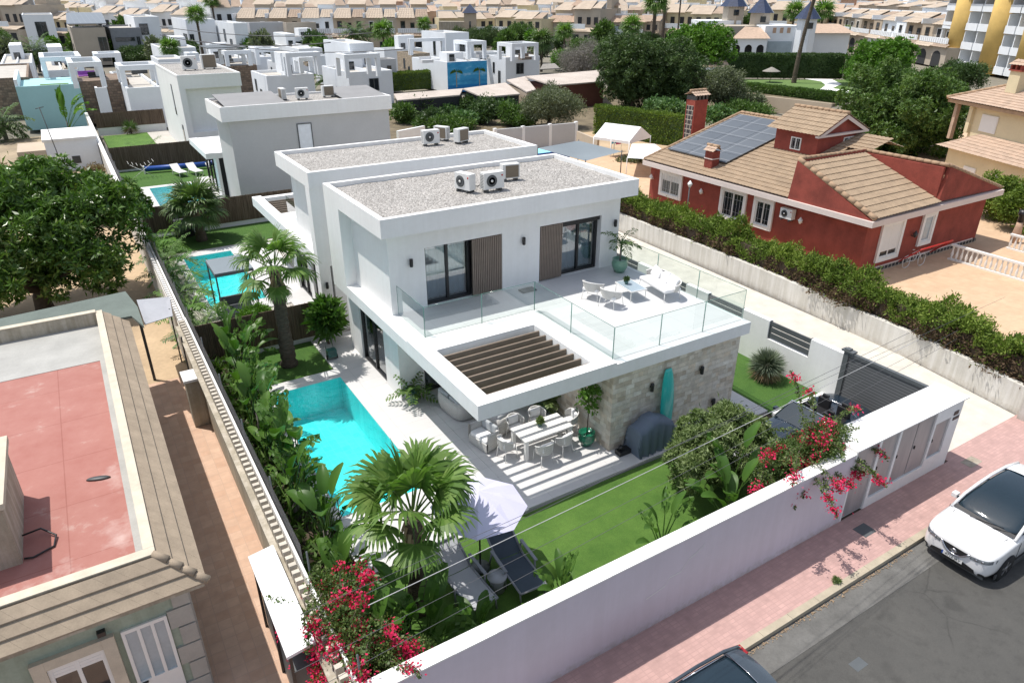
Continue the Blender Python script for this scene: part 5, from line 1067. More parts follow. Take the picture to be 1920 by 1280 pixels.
b = MB(); b.lathe([(.12, 0), (.16, .25), (.1, .3)], (1.55, 14.2, 1.95 - 1.95), TPOT, 12); solo('flower_pot', b, 'teal pot on the alley floor beside the white shelter', 'flower pot', loc=(1.55, 14.2, 0))
# big glossy tree
tree('big dense glossy-leaved tree with forked trunk over the sandy yard', 'tree', (-2.9, 37.4, 0), [(-.6, .2, 3.9, 3.4, 3.2, 2.5), (2.9, -.8, 3.3, 2.2, 2.2, 2.0), (-3.6, 0, 3.0, 2.4, 2.4, 2.0), (1.4, 1.6, 4.7, 2.4, 2.2, 1.6), (-2.2, .6, 4.9, 2.4, 2.2, 1.5), (1.9, -1.8, 2.4, 2.0, 1.6, 1.4), (-6.2, -.4, 3.4, 2.2, 2.2, 1.8), (-1.4, -2.3, 2.8, 1.9, 1.5, 1.3), (3.6, .8, 4.1, 1.5, 1.6, 1.5)], L_FICUS, 430, .33, .10, 11, r0=.34, sub=.27, nl=9, fork=.22, whorl=4200, name='ficus_tree')
tree('scrubby green shrub by the left wall past the big tree', 'shrub', (.3, 52, 0), [(0, 0, 1.1, 1.3, 1.5, 1.1), (-1.5, 3, 1, 1.2, 1.3, 1)], L_MID, 420, .25, .09, 12, r0=.06, name='shrub')
for i, (x, y, r_) in enumerate(((-6, 66, 1.4), (-9, 60, 1.7), (-1, 63, .9), (-5.5, 57, 1.1), (1.0, 66, .8))): tree(['dry tangled shrub at the back of the field', 'larger scrub clump at the far left of the field', 'low dry scrub near the shed', 'scrub clump in the middle of the dry field', 'small scrub by the long wall near the shed'][i], 'shrub', (x, y, 0), [(0, 0, r_ * .6, r_ * 1.2, r_, r_ * .7)], L_OLIVE if i % 2 else L_DRY, 380, .24, .06, 30 + i, r0=.05, name='dry_shrub')
# ------------------------------------------------------------------ outdoor furniture
def dining_chair(label, loc, rz):
    t = thing('dining_chair', label, 'chair', loc, rz, 'rope dining chairs round the white table')
    b = MB()      # woven wrap-round back: curved band, open to the front (local +y is the back)
    def fn(u, v_):
        a = PI * (1.12 * u - .06); r = .29 + .02 * v_; z = .44 + .36 * v_ * (.62 + .38 * math.sin(PI * u)); return (r * math.cos(a) * 1.0, .02 + r * math.sin(a) * .95, z)
    b.grid(fn, 18, 5, WEAVE); part('backrest', b, t, local=True)
    r_ = MB(); r_.tube([fn(i / 14, 1) for i in range(15)], .016, FWHITE, 6); part('back_rail', r_, t, local=True)
    b = MB(); b.lathe([(.25, 0), (.27, .02), (.27, .05), (.25, .07)], (0, .02, .40), CUSH, 16); part('seat', b, t, local=True)
    b = MB(); b.box(-.2, .2, .14, .26, .48, .78, CUSH); o = part('back_cushion', b, t, local=True); smoothmod(o, 0, .04)
    for x, y, ox, oy in ((-.22, -.2, -.03, -.03), (.22, -.2, .03, -.03), (-.2, .2, -.04, .05), (.2, .2, .04, .05)): l = MB(); l.tube([(x, y, .44), (x + ox, y + oy, 0)], [.014, .011], FWHITE, 6); part('leg', l, t, local=True)
    return t
zf = .104
t = thing('dining_table', 'long white dining table striped by pergola shade on the patio', 'table', (10.75, 15.65, zf))
b = MB(); b.box(9.84, 11.66, 15.2, 16.12, .80, .86, FWHITE); o = part('tabletop', b, t); smoothmod(o, 0, .01)
for x, y in ((9.86, 15.22), (11.53, 15.22), (9.86, 15.98), (11.53, 15.98)): b = MB(); b.box(x, x + .11, y, y + .12, zf, .80, FWHITE); part('leg', b, t)
for l, x, y, rz in (('nearer chair at the left of the front side', 10.35, 14.95, PI), ('right chair on the front side, next to the potted tree', 11.15, 15.05, PI + .2), ('chair at the left head of the table', 9.5, 15.75, PI / 2 + .1), ('chair at the right head near the stone wall', 12.0, 15.9, -PI / 2 - .25), ('left chair on the far side of the table', 10.3, 16.5, .05), ('right chair on the far side of the table', 11.15, 16.5, -.05)):
    dining_chair('white rope dining chair, ' + l, (x, y, zf), rz)
t = thing('table_plant', 'small flowering plant in a glass pot on the dining table', 'potted plant', (10.75, 15.75, .862)); b = MB(); b.lathe([(.05, 0), (.08, .06), (.07, .13), (.06, .13)], (0, 0, 0), TPOT, 12); part('pot', b, t, local=True)
part('foliage', npmesh('foliage', crown(5, [(0, 0, .2, .13, .13, .1)], 9000, .07, .035, .4), 4, [L_OLEA]), t, local=True)
def lounge_seat(label, loc, rz, w, d=.85, group='woven lounge seats under the pergola'):
    t = thing('lounge_seat', label, 'armchair' if w < 1.3 else 'sofa', loc, rz, group); b = MB()
    def ring(s, z):
        pts = []
        for i in range(21):
            a = PI * (i / 20) - 0.0; pts.append((w / 2 * s * (abs(math.cos(a)) ** .45) * (1 if math.cos(a) >= 0 else -1), d * .75 * s * (math.sin(a) ** .6) - d * .3 * s, z))
        return pts
    zs = [(.86, .04), (.98, .2), (1.0, .45), (.97, .68)]
    rings = [ring(s, z) for s, z in zs] + [ring(.84, .69), ring(.82, .4)]
    vs = [p for r_ in rings for p in r_]; fs = [(k * 21 + i, k * 21 + i + 1, (k + 1) * 21 + i + 1, (k + 1) * 21 + i) for k in range(5) for i in range(20)]
    b.add(vs, fs, WEAVE, True); b.box(-w * .43, w * .43, -d * .32, -d * .28, .04, .34, WEAVE); part('woven_shell', b, t, local=True)
    c = MB(); c.box(-w * .40, w * .40, -d * .3, d * .28, .28, .45, CUSH); o = part('seat_cushion', c, t, local=True); smoothmod(o, 0, .05)
    n = 1 if w < 1.3 else 2
    for i in range(n): c = MB(); x = (i - (n - 1) / 2) * w * .4; c.box(x - w * .36 / n, x + w * .36 / n, d * .22, d * .36, .46, .80, CUSHG); o = part('back_cushion', c, t, local=True); smoothmod(o, 0, .05)
    return t
lounge_seat('pale woven armchair seen from behind under the pergola corner', (9.2, 16.7, zf), PI / 2 + 3.3, 1.05)
lounge_seat('pale woven armchair between the pergola beam and the dining table', (10.1, 17.2, zf), PI + .25, 1.0)
lounge_seat('grey woven sofa facing out under the pergola', (9.35, 19.0, zf), PI / 2 + .1, 1.7)
lounge_seat('grey woven armchair deep in the shade by the glass wall', (10.9, 19.6, zf), -.3, 1.0)
t = thing('coffee_table', 'low dark square table between the woven lounge seats', 'table', (10.5, 18.3, zf)); b = MB(); b.box(10.1, 10.9, 18.0, 18.7, .42, .46, GREYM); part('top', b, t); b = MB(); b.box(10.2, 10.8, 18.1, 18.6, .12, .42, BLACK); part('base', b, t)
# potted plants
def pot(mat, r, h): b = MB(); b.lathe([(r * .6, 0), (r * .95, h * .45), (r * 1.0, h * .7), (r * .86, h * .93), (r * .95, h), (r * .86, h), (r * .80, h * .86), (.001, h * .86)], (0, 0, 0), mat, 22); return b
t = thing('potted_tree', 'young leafy tree in a bright green glazed pot against the stone wall', 'potted tree', (12.08, 15.0, zf)); part('pot', pot(GPOT, .29, .48), t, local=True)
b = MB(); b.tube([(0, 0, .4), (.03, .02, 1.1), (0, 0, 1.7)], [.022, .018, .014], TRUNK, 6)
for a in range(7): b.tube([(0, 0, 1.25 + .07 * a), (.35 * math.cos(a * 2.4), .35 * math.sin(a * 2.4), 1.65 + .08 * a)], [.01, .005], TRUNK, 4)
part('trunk', b, t, local=True); part('crown', npmesh('crown', crown(6, [(0, 0, 1.8, .42, .4, .42), (.1, 0, 1.35, .25, .25, .2), (-.1, .1, 2.15, .22, .2, .18)], 240, .14, .085, .5), 4, [L_BRIGHT]), t, local=True)
t = feather_palm('leafy palm in a teal pot at the corner pillar of the villa', (8.35, 20.45, zf), .3, 12, 1.0, 14, L_MID, .03, .8, 7, .05, .5, name='potted_palm', cat='potted plant', up=1.3, low=.1); part('pot', pot(TPOT, .27, .50), t, local=True)
t = feather_palm('bushy plant in a green pot in the shade behind the dining table', (12.0, 17.4, zf), .4, 16, .8, 15, L_OLEA, .03, .8, 9, .045, .5, name='potted_palm', cat='potted plant', up=1.3, low=0); part('pot', pot(TPOT, .25, .5), t, local=True)
t = feather_palm('slender palm in a mint glazed pot on the terrace beside the sliding door', (17.4, 20.15, 3.415), 1.15, 9, .95, 16, L_MID, .035, 1.2, 12, .03, .5, name='potted_palm', cat='potted plant', up=1.2, low=.0); part('pot', pot(MPOT, .33, .55), t, local=True)
# upper terrace set
TZ = 3.415
def terrace_chair(label, loc, rz):
    t = thing('terrace_armchair', label, 'armchair', loc, rz, 'rope armchairs on the upper terrace'); b = MB()
    def fn(u, v_): a = PI * (1.2 * u - .1); return ((.36 + .04 * v_) * math.cos(a), (.34 + .05 * v_) * math.sin(a), .36 + .36 * v_ * (.55 + .45 * math.sin(PI * u)))
    b.grid(fn, 18, 5, WEAVE); part('backrest', b, t, local=True); r_ = MB(); r_.tube([fn(i / 14, 1) for i in range(15)], .018, FWHITE, 6); part('back_rail', r_, t, local=True)
    b = MB(); b.box(-.31, .31, -.28, .30, .34, .46, CUSH); o = part('seat', b, t, local=True); smoothmod(o, 0, .04)
    for x, y in ((-.3, -.26), (.3, -.26), (-.27, .27), (.27, .27)): l = MB(); l.tube([(x, y, .36), (x * 1.15, y * 1.15, 0)], .013, FWHITE, 6); part('leg', l, t, local=True)
p1 = at(1148, 548, TZ); p2 = at(1158, 560, TZ)
terrace_chair('white rope armchair on the terrace, the one farther from the street', (14.85, 18.55, TZ), PI / 2 + .5)
terrace_chair('white rope armchair on the terrace, the one nearer the street', (14.95, 17.65, TZ), PI / 2 + .35)
t = thing('terrace_sofa', 'white rope sofa with scattered cushions on the upper terrace', 'sofa', (17.2, 17.6, TZ), -PI / 2 - .12); b = MB()
def fs_(u, v_): a = PI * (1.1 * u - .05); return ((.86 + .05 * v_) * (abs(math.cos(a)) ** .6) * (1 if math.cos(a) > 0 else -1), (.40 + .05 * v_) * (max(0, math.sin(a)) ** .7), .34 + .36 * v_ * (.7 + .3 * math.sin(PI * min(1, max(0, u)))))
b.grid(fs_, 30, 5, WEAVE); part('backrest', b, t, local=True); r_ = MB(); r_.tube([fs_(i / 24, 1) for i in range(25)], .02, FWHITE, 6); part('back_rail', r_, t, local=True)
b = MB(); b.box(-.82, .82, -.38, .34, .33, .47, CUSH); o = part('seat', b, t, local=True); smoothmod(o, 0, .05)
for x, rz_ in ((-.5, .3), (.05, -.25), (.52, .15)): c = MB(); c.box(-.25, .25, -.07, .07, -.2, .2, CUSH, T=Matrix.Translation((x, .18, .62)) @ Matrix.Rotation(rz_, 4, 'Y') @ Matrix.Rotation(-.35, 4, 'X')); o = part('cushion', c, t, local=True); smoothmod(o, 0, .06)
for x, y in ((-.76, -.34), (.76, -.34), (-.7, .34), (.7, .34)): l = MB(); l.tube([(x, y, .36), (x * 1.07, y * 1.1, 0)], .015, FWHITE, 6); part('leg', l, t, local=True)
t = thing('coffee_table', 'white coffee table with a vase between armchairs and sofa on the terrace', 'table', (16.1, 17.95, TZ), -.12); b = MB(); b.box(-.32, .32, -.52, .52, .40, .43, PALEPANE); part('top', b, t, local=True); b = MB(); b.box(-.34, .34, -.54, -.521, .39, .435, FWHITE); b.box(-.34, .34, .521, .54, .39, .435, FWHITE); b.box(-.34, -.321, -.52, .52, .39, .435, FWHITE); b.box(.321, .34, -.52, .52, .39, .435, FWHITE); part('rim', b, t, local=True)
for x, y in ((-.31, -.5), (.31, -.5), (-.31, .5), (.31, .5)): l = MB(); l.tube([(x, y, .39), (x, y, 0)], .014, FWHITE, 6); part('leg', l, t, local=True)
t = thing('vase', 'dark vase with sprigs on the terrace coffee table', 'vase', (16.05, 18.15, TZ + .432)); b = MB(); b.lathe([(.05, 0), (.08, .08), (.04, .15)], (0, 0, 0), TPOT, 12); part('vase', b, t, local=True); part('sprigs', npmesh('s', crown(8, [(0, 0, .2, .09, .09, .08)], 7000, .07, .03, .4), 4, [L_DARK]), t, local=True)
b = MB(); b.lathe([(.04, 0), (.045, .1), (.03, .12)], (0, 0, 0), TILE, 10); solo('candle', b, 'amber candle glass beside the vase on the terrace table', 'candle', loc=(16.15, 17.85, TZ + .432))
# surfboard, grill, small things by the stone wall
def outline(u): return .29 * (math.sin(PI * min(1, max(0, u)) ** .8) ** .42)
t = thing('surfboard', 'turquoise longboard standing upright against the stone wall', 'surfboard', (14.62, 14.1, .11)); b = MB(); n = 26; vs = []; H = 2.45
T_ = Matrix.Translation((14.62, 14.02, .12)) @ Matrix.Rotation(math.radians(-3.4), 4, 'X')
for i in range(n + 1):
    u = i / n; z = H * u; wv = .29 * (max(.02, math.sin(PI * (.05 + .93 * u))) ** .30)
    for (a, yy) in ((-1, 0), (-.8, -.028), (0, -.035), (.8, -.028), (1, 0), (.8, .028), (0, .03), (-.8, .028)): vs.append((a * wv, yy + .10 * (u - .45) ** 2, z))
fs = [(i * 8 + j, i * 8 + (j + 1) % 8, (i + 1) * 8 + (j + 1) % 8, (i + 1) * 8 + j) for i in range(n) for j in range(8)] + [tuple(range(7, -1, -1)), tuple(n * 8 + j for j in range(8))]
b.add(vs, fs, BOARD, True, T_); part('board', b, t)
b = MB(); b.add([(-.01, -.04, .25), (.01, -.04, .25), (.01, -.22, .12), (-.01, -.22, .12), (0, -.04, .05)], [(0, 1, 2, 3), (0, 3, 4), (1, 4, 2)], BLACK, False, T_); part('fin', b, t)
t = thing('covered_barbecue', 'barbecue under a slate grey fabric cover in front of the stone wall', 'barbecue', (13.75, 13.85, .105)); b = MB()
prof = [(-.74, .0), (-.73, .5), (-.70, .82), (-.66, .90), (-.40, 1.0), (-.22, 1.16), (.10, 1.18), (.30, 1.06), (.62, .92), (.72, .86), (.76, .5), (.76, 0)]
def cov(u, v_):
    k = u * (len(prof) - 1); i = min(len(prof) - 2, int(k)); f = k - i; x = prof[i][0] * (1 - f) + prof[i + 1][0] * f; z = prof[i][1] * (1 - f) + prof[i + 1][1] * f
    return x, z
vs = []; nu = 44; ny = 5; ysec = [(-.34, .0), (-.34, .84), (-.24, 1.0), (.24, 1.0), (.34, .84), (.34, .0)]
for i in range(nu + 1):
    x, z = cov(i / nu, 0)
    fold = .03 * math.sin(i * 1.3) + .02 * math.sin(i * 2.9)
    for (yy, zz) in ysec:
        k = 1 - zz; vs.append((x + .0 * k, yy * (1 + (.16 + fold * 2) * k) + fold * k * (1 if yy > 0 else -1), z * (zz if zz < 1 else 1) if z > .02 else 0))
fs = [(i * 6 + j, (i + 1) * 6 + j, (i + 1) * 6 + j + 1, i * 6 + j + 1) for i in range(nu) for j in range(5)]
b.add(vs, fs, COVER, True); o = part('cover', b, t, local=True)
t = thing('plastic_crate', 'low black crate with dark items at the corner of the stone wall', 'crate', (12.75, 14.0, .105)); b = MB(); b.box(-.2, .25, -.15, .12, 0, .16, BLACK); b.lathe([(.08, 0), (.09, .12), (.03, .14)], (-.05, 0, .16), BLACK, 10); part('crate', b, t, local=True)
t = thing('garden_trolley', 'turquoise and black pool cleaning trolley on the pale patio', 'trolley', (6.95, 25.2, .105)); b = MB(); b.box(-.18, .18, -.14, .16, .12, .42, TPOT); part('cleaner', b, t, local=True)
for x in (-.2, .2): w_ = MB(); w_.tube([(x - .02, 0, .1), (x + .02, 0, .1)], .1, BLACK, 12); part('wheel', w_, t, local=True)
h = MB(); h.tube([(-.15, .18, .2), (-.15, .32, .8), (.15, .32, .8), (.15, .18, .2)], .014, GREYM, 6); part('handle', h, t, local=True)
t = thing('towel_rail', 'chrome towel rail by the near left pool corner', 'rail', (3.7, 16.0, 0)); b = MB(); b.tube([(3.5, 16.2, 0), (3.5, 16.2, .85), (3.95, 15.6, .85), (3.95, 15.6, .1)], .022, CHROME, 8); part('rail', b, t)
b = MB(); b.box(-.14, .14, -.14, .14, 0, .012, ACW); solo('skimmer_lid', b, 'white square skimmer lid by the far edge of the pool', 'lid', loc=(5.35, 23.95, .1))
# loungers and parasol on the lawn
def lounger(label, loc, rz, fabric):
    t = thing('sun_lounger', label, 'sun lounger', loc, rz, 'deck loungers on the front lawn'); f = MB()
    for sx in (-.36, .36): f.tube([(sx, -1.0, .34), (sx, .28, .36)], .03, LFRAME, 6); f.tube([(sx, .22, .36), (sx, .98, .82)], .03, LFRAME, 6)
    f.tube([(-.36, -1.0, .34), (.36, -1.0, .34)], .03, LFRAME, 6); f.tube([(-.36, .98, .82), (.36, .98, .82)], .03, LFRAME, 6); part('frame', f, t, local=True)
    b = MB(); b.grid(lambda u, v_: (-.34 + .68 * u, -.98 + 1.24 * v_, .35 - .02 * math.sin(PI * u)), 6, 8, fabric); part('seat', b, t, local=True)
    b = MB(); b.grid(lambda u, v_: (-.34 + .68 * u, .26 + .72 * v_, .37 + .44 * v_ - .02 * math.sin(PI * u)), 6, 6, fabric); part('backrest', b, t, local=True)
    for sx in (-.43, .43): a = MB(); a.box(sx - .04, sx + .04, -.35, .45, .55, .585, LFRAME, T=Matrix.Rotation(.06, 4, 'X')); a.tube([(sx, -.3, .55), (sx, -.36, 0)], .028, LFRAME, 6); a.tube([(sx, .38, .56), (sx, .55, 0)], .028, LFRAME, 6); part('armrest', a, t, local=True)
    for sx in (-.34, .34): l = MB(); l.tube([(sx, -.92, .34), (sx, -.98, 0)], .026, LFRAME, 6); part('leg', l, t, local=True)
lounger('sun lounger with a pale grey raised back beside the stout palm', (5.75, 11.65, .03), .05, LOUNGG); lounger('sun lounger with navy fabric under the lilac parasol', (7.1, 11.45, .03), -.05, LOUNGB)
t = thing('side_table', 'small round pale blue table between the two loungers', 'side table', (6.45, 11.2, .03)); b = MB(); b.lathe([(.24, 0), (.25, .02), (.001, .02)], (0, 0, .42), LOUNGG, 20); part('top', b, t, local=True); b = MB(); b.lathe([(.2, 0), (.17, .2), (.22, .42)], (0, 0, 0), LFRAME, 14); part('base', b, t, local=True)
t = thing('parasol', 'open lilac-grey parasol with a black pole, half hidden by palm fans', 'parasol', (6.45, 12.05, .03)); b = MB(); b.tube([(0, 0, 0), (0, 0, 2.45)], .024, BLACK, 8); part('pole', b, t, local=True)
b = MB(); n = 8; R = 1.2; ring = [(R * math.cos(2 * PI * i / n + .25), R * math.sin(2 * PI * i / n + .25), 2.0) for i in range(n)]
vs = []; fs = []
for i in range(n):
    a = Vector(ring[i]); c = Vector(ring[(i + 1) % n]); ap = Vector((0, 0, 2.48)); o = len(vs); mid = (a + c) / 2 + Vector((0, 0, .0)); m1 = (a + ap) / 2 + Vector((0, 0, .04)); m2 = (c + ap) / 2 + Vector((0, 0, .04)); mm = (m1 + m2) / 2 - Vector((0, 0, .035))
    vs += [a, mid, c, m2, mm, m1, ap]; fs += [(o, o + 1, o + 4, o + 5), (o + 1, o + 2, o + 3, o + 4), (o + 5, o + 4, o + 6), (o + 4, o + 3, o + 6)]
b.add(vs, fs, LILAC); part('canopy', b, t, local=True)
for i in range(n): r_ = MB(); r_.tube([(0, 0, 2.44), tuple(Vector(ring[i]) - Vector((0, 0, .02)))], .008, DKGREY, 4); part('rib', r_, t, local=True)
b = MB(); b.lathe([(.25, 0), (.25, .06), (.06, .09)], (0, 0, 0), GREYM, 16); part('base', b, t, local=True)
b = MB(); b.box(-.07, .07, -.07, .07, 0, .03, ACW); solo('deck_light', b, 'small white square cap on the sunlit deck by the palm', 'deck fitting', loc=(4.9, 13.9, .1))
# ------------------------------------------------------------------ cars (local: length along x, nose towards -x)
def wheel(parent, x, y, r=.33, wd=.22):
    s = 1 if y > 0 else -1; T_ = Matrix.Translation((x, y, r)) @ Matrix.Rotation(PI / 2, 4, 'X')
    b = MB(); b.lathe([(r * .62, -wd / 2), (r * .94, -wd / 2), (r, -wd * .3), (r, wd * .3), (r * .94, wd / 2), (r * .62, wd / 2)], (0, 0, 0), TYRE, 28, T=T_); o = part('wheel', b, parent, local=True)
    b = MB(); q = -s * wd * .47
    b.lathe([(r * .66, 0), (r * .60, -.02 * -s), (r * .5, .0)], (0, 0, q * .9), RIM, 24, T=T_)
    for k in range(5): a = 2 * PI * k / 5; b.box(-.028, .028, .02, r * .62, -.015, .015, RIM, T=T_ @ Matrix.Translation((0, 0, q)) @ Matrix.Rotation(a, 4, 'Z'))
    b.lathe([(.07, -.02), (.07, .02), (.001, .02)], (0, 0, q), RIM, 12, T=T_); part('rim', b, o, local=True)
def loft(mb, secs, mat, cap=True, smooth=True, closed=True):
    """secs: list of lists of half-profile points (x, y, z) from bottom centre to top centre, mirrored in y"""
    rings = []
    for s in secs: rings.append(list(s) + [(x, -y, z) for x, y, z in reversed(s) if y > 1e-6])
    n = len(rings[0]); vs = [p for r in rings for p in r]
    fs = [(k * n + i, k * n + (i + 1) % n, (k + 1) * n + (i + 1) % n, (k + 1) * n + i) for k in range(len(rings) - 1) for i in range(n)]
    if cap: fs += [tuple(range(n - 1, -1, -1)), tuple((len(rings) - 1) * n + i for i in range(n))]
    mb.add(vs, fs, mat, smooth)
def car_body(stations, mat):
    """stations: x, half width, z bottom, z waist(max width), z shoulder, z top (crown at centre), arch lift"""
    mb = MB(); secs = []
    for (x, w, zb, zw, zs, zt) in stations:
        secs.append([(x, 0, zb), (x, w * .55, zb), (x, w * .90, zb + .015), (x, w * .985, zb + (zw - zb) * .45), (x, w, zw), (x, w * .985, zs - .03), (x, w * .93, zs + .005), (x, w * .72, (zs + zt * 2) / 3), (x, w * .4, zt - .008), (x, 0, zt)])
    loft(mb, secs, mat); return mb
def arches(t, xs, w, r=.37):
    for x in xs:
        for s in (-1, 1): a = MB(); a.lathe([(r, -.02), (r, .02), (.001, .02)], (0, 0, 0), TYRE, 24, T=Matrix.Translation((x, s * (w + .004), .33)) @ Matrix.Rotation(PI / 2, 4, 'X')); part('wheel_arch', a, t, local=True)
# white crossover parked at the kerb
car = thing('parked_car', 'white compact crossover with dark panoramic roof parked at the kerb', 'car', (19.1, 5.78, -.13))
st = [(-2.19, .62, .34, .55, .72, .78), (-2.14, .76, .24, .52, .80, .88), (-2.0, .86, .20, .52, .88, .96), (-1.7, .90, .20, .56, .95, 1.02), (-1.2, .905, .22, .60, .99, 1.06), (-.85, .905, .22, .62, 1.01, 1.09), (0, .905, .22, .64, 1.03, 1.08), (1.0, .905, .22, .66, 1.06, 1.10), (1.7, .90, .24, .66, 1.08, 1.12), (2.05, .85, .28, .62, 1.05, 1.10), (2.2, .76, .34, .6, .95, 1.02)]
body_o = part('body', car_body(st, CPAINT), car, local=True); smoothmod(body_o, 1)
g = MB()
def gsec(x, wb, wt, zb, zt_): return [(x, 0, zb), (x, wb * .97, zb), (x, wb, zb + .01), (x, (wb + wt) / 2 + .03, (zb + zt_) / 2), (x, wt, zt_ - .05), (x, wt * .9, zt_ - .015), (x, wt * .5, zt_), (x, 0, zt_ + .005)]
loft(g, [gsec(-1.02, .80, .78, 1.02, 1.06), gsec(-.62, .82, .72, 1.02, 1.30), gsec(-.18, .83, .66, 1.02, 1.53), gsec(.4, .83, .66, 1.03, 1.57), gsec(1.2, .82, .65, 1.05, 1.55), gsec(1.85, .78, .62, 1.05, 1.45), gsec(2.12, .72, .6, 1.04, 1.12)], CARGL); o = part('windows', g, car, local=True); smoothmod(o, 1)
for s in (-1, 1):     # A pillars, roof rails and door pillars
    b = MB(); b.tube([(-1.06, s * .80, 1.03), (-.62, s * .765, 1.29), (-.18, s * .69, 1.51), (.4, s * .685, 1.555), (1.2, s * .675, 1.54), (1.85, s * .65, 1.44), (2.12, s * .72, 1.12)], [.045, .045, .045, .045, .045, .05, .06], CPAINT, 8); b.tube([(.35, s * .84, 1.05), (.35, s * .70, 1.52)], .035, BLACK, 6); b.tube([(1.25, s * .83, 1.06), (1.25, s * .69, 1.5)], .05, CPAINT, 6); part('pillar', b, car, local=True)
b = MB(); b.grid(lambda u, v_: (1.15 + .78 * u, (v_ - .5) * 1.30, 1.568 - .12 * u * u - .05 * (abs(v_ - .5) * 2) ** 3), 4, 10, CPAINT); part('roof_panel', b, car, local=True)
b = MB(); b.grid(lambda u, v_: (-1.10 + .10 * math.cos((v_ - .5) * 2) * -1 + .1 + .10 * u, (v_ - .5) * 1.56, 1.075 + .045 * u), 2, 12, BLACK); part('wiper_cowl', b, car, local=True)
# nose fittings are laid onto the evaluated body surface
from mathutils.bvhtree import BVHTree
def surf(o):
    dg = bpy.context.evaluated_depsgraph_get(); e = o.evaluated_get(dg); me = e.to_mesh(); b_ = BVHTree.FromPolygons([v.co.copy() for v in me.vertices], [tuple(p.vertices) for p in me.polygons]); e.to_mesh_clear(); return b_
bodyS = surf(body_o)
def decal(fn, nu, nv, mat, name, off=.008, parent=None, d=(1, 0, 0)):
    """fn(u, v) -> (y, z) on the nose; dropped along d onto the body"""
    def g_(u, v_):
        y, z = fn(u, v_); h = bodyS.ray_cast(Vector((-3.2, y, z)), Vector(d))
        if h[0] is None: return (-2.0, y, z)
        return tuple(h[0] - Vector(d) * off)
    m_ = MB(); m_.grid(g_, nu, nv, mat); return part(name, m_, parent or car, local=True)
L_ = lambda a, b_, t_: a + (b_ - a) * t_
decal(lambda u, v_: (L_(-.60, .60, u) * (1 - .10 * v_), L_(.25, .46 - .05 * abs(2 * u - 1) ** 3, v_)), 16, 4, BLACK, 'lower_grille', .012)
decal(lambda u, v_: (L_(-.74, .74, u), L_(.13, .21, v_)), 16, 2, GREYM, 'skid_bumper', .02)
decal(lambda u, v_: (L_(-.34, .34, u) * (.45 + .55 * v_), L_(.55, .75, v_)), 12, 5, BLACK, 'upper_grille', .012)
def nose(y, z, off=.03):
    h = bodyS.ray_cast(Vector((-3.2, y, z)), Vector((1, 0, 0))); return (h[0].x - off, y, z) if h[0] else (-2.1, y, z)
b = MB(); pv = [(.36, .77), (.30, .70), (.20, .60), (.10, .55), (0, .54), (-.10, .55), (-.20, .60), (-.30, .70), (-.36, .77)]; b.tube([nose(y, z) for y, z in pv], .024, CHROME, 6); c_ = nose(0, .655, .035)
b.lathe([(.066, 0), (.066, .012), (.046, .018), (.046, .004), (.001, .004)], (0, 0, 0), CHROME, 18, T=Matrix.Translation(c_) @ Matrix.Rotation(-PI / 2, 4, 'Y')); b.box(c_[0] - .03, c_[0] - .018, -.095, .095, .643, .667, CHROME); part('grille_badge', b, car, local=True)
for s in (-1, 1):
    hl = decal(lambda u, v_: (s * L_(.38, .86, u), L_(.655 + .075 * u, .745 + .085 * u - .05 * (1 - v_) * 0, v_)), 12, 4, LAMPGL, 'headlight', .010)
    b = MB()
    for yy, zz in ((.52, .72), (.66, .745)): c_ = nose(s * yy, zz, .016); b.lathe([(.035, 0), (.03, .012), (.001, .014)], (0, 0, 0), CHROME, 12, T=Matrix.Translation(c_) @ Matrix.Rotation(-PI / 2, 4, 'Y'))
    part('reflector', b, hl, local=True)
    decal(lambda u, v_: (s * (.70 + .07 * math.cos(2 * PI * u) * v_), .33 + .055 * math.sin(2 * PI * u) * v_), 14, 1, BLACK, 'fog_light', .010)
    b = MB(); b.box(-.64, -.46, s * .92, s * 1.07, 1.02, 1.16, CPAINT); b.box(-.62, -.5, s * .84, s * .93, 1.03, 1.07, BLACK); o = part('wing_mirror', b, car, local=True); smoothmod(o, 0, .03)
    b = MB(); b.box(2.06, 2.19, s * .55, s * .80, .82, 1.0, REDGL); part('tail_light', b, car, local=True)
    b = MB(); b.box(-1.8, 1.9, s * .875, s * .905, .18, .32, DKGREY); part('sill_trim', b, car, local=True)
    b = MB(); [b.box(x, x + .008, s * .897, s * .909, .34, .98, DKGREY) for x in (-.92, .28, 1.22)]; b.box(.05, .22, s * .90, s * .925, .80, .83, CPAINT); part('door_seam', b, car, local=True)
b = MB(); [b.tube([(-2.0 + .12 * i, s_ * (.52 + .022 * i), .905 + .0195 * i) for i in range(8)], .006, GREYM, 4) for s_ in (-1, 1)]; part('bonnet_seam', b, car, local=True)
PLX = nose(0, .44, .02)[0]
b = MB(); b.box(PLX - .012, PLX, -.26, .26, .385, .495, ACW); b.box(PLX - .014, PLX - .012, .225, .26, .387, .493, BLUE); pl = part('number_plate', b, car, local=True)
def textobj(s_, size, T_, mat, parent, name='lettering'):
    cu = bpy.data.curves.new(name, 'FONT'); cu.body = s_; cu.size = size; cu.align_x = 'CENTER'; cu.align_y = 'CENTER'; cu.extrude = .001
    o = bpy.data.objects.new(name, cu); COL.objects.link(o); dg = bpy.context.evaluated_depsgraph_get(); me = bpy.data.meshes.new_from_object(o.evaluated_get(dg)); bpy.data.objects.remove(o); me.materials.clear(); me.materials.append(mat)
    q = bpy.data.objects.new(name, me); COL.objects.link(q); q.parent = parent; q.matrix_local = T_; return q
textobj('4712 JRY', .105, Matrix.Translation((PLX - .016, -.02, .44)) @ Matrix(((0, 0, -1, 0), (-1, 0, 0, 0), (0, 1, 0, 0), (0, 0, 0, 1))), BLACK, pl)
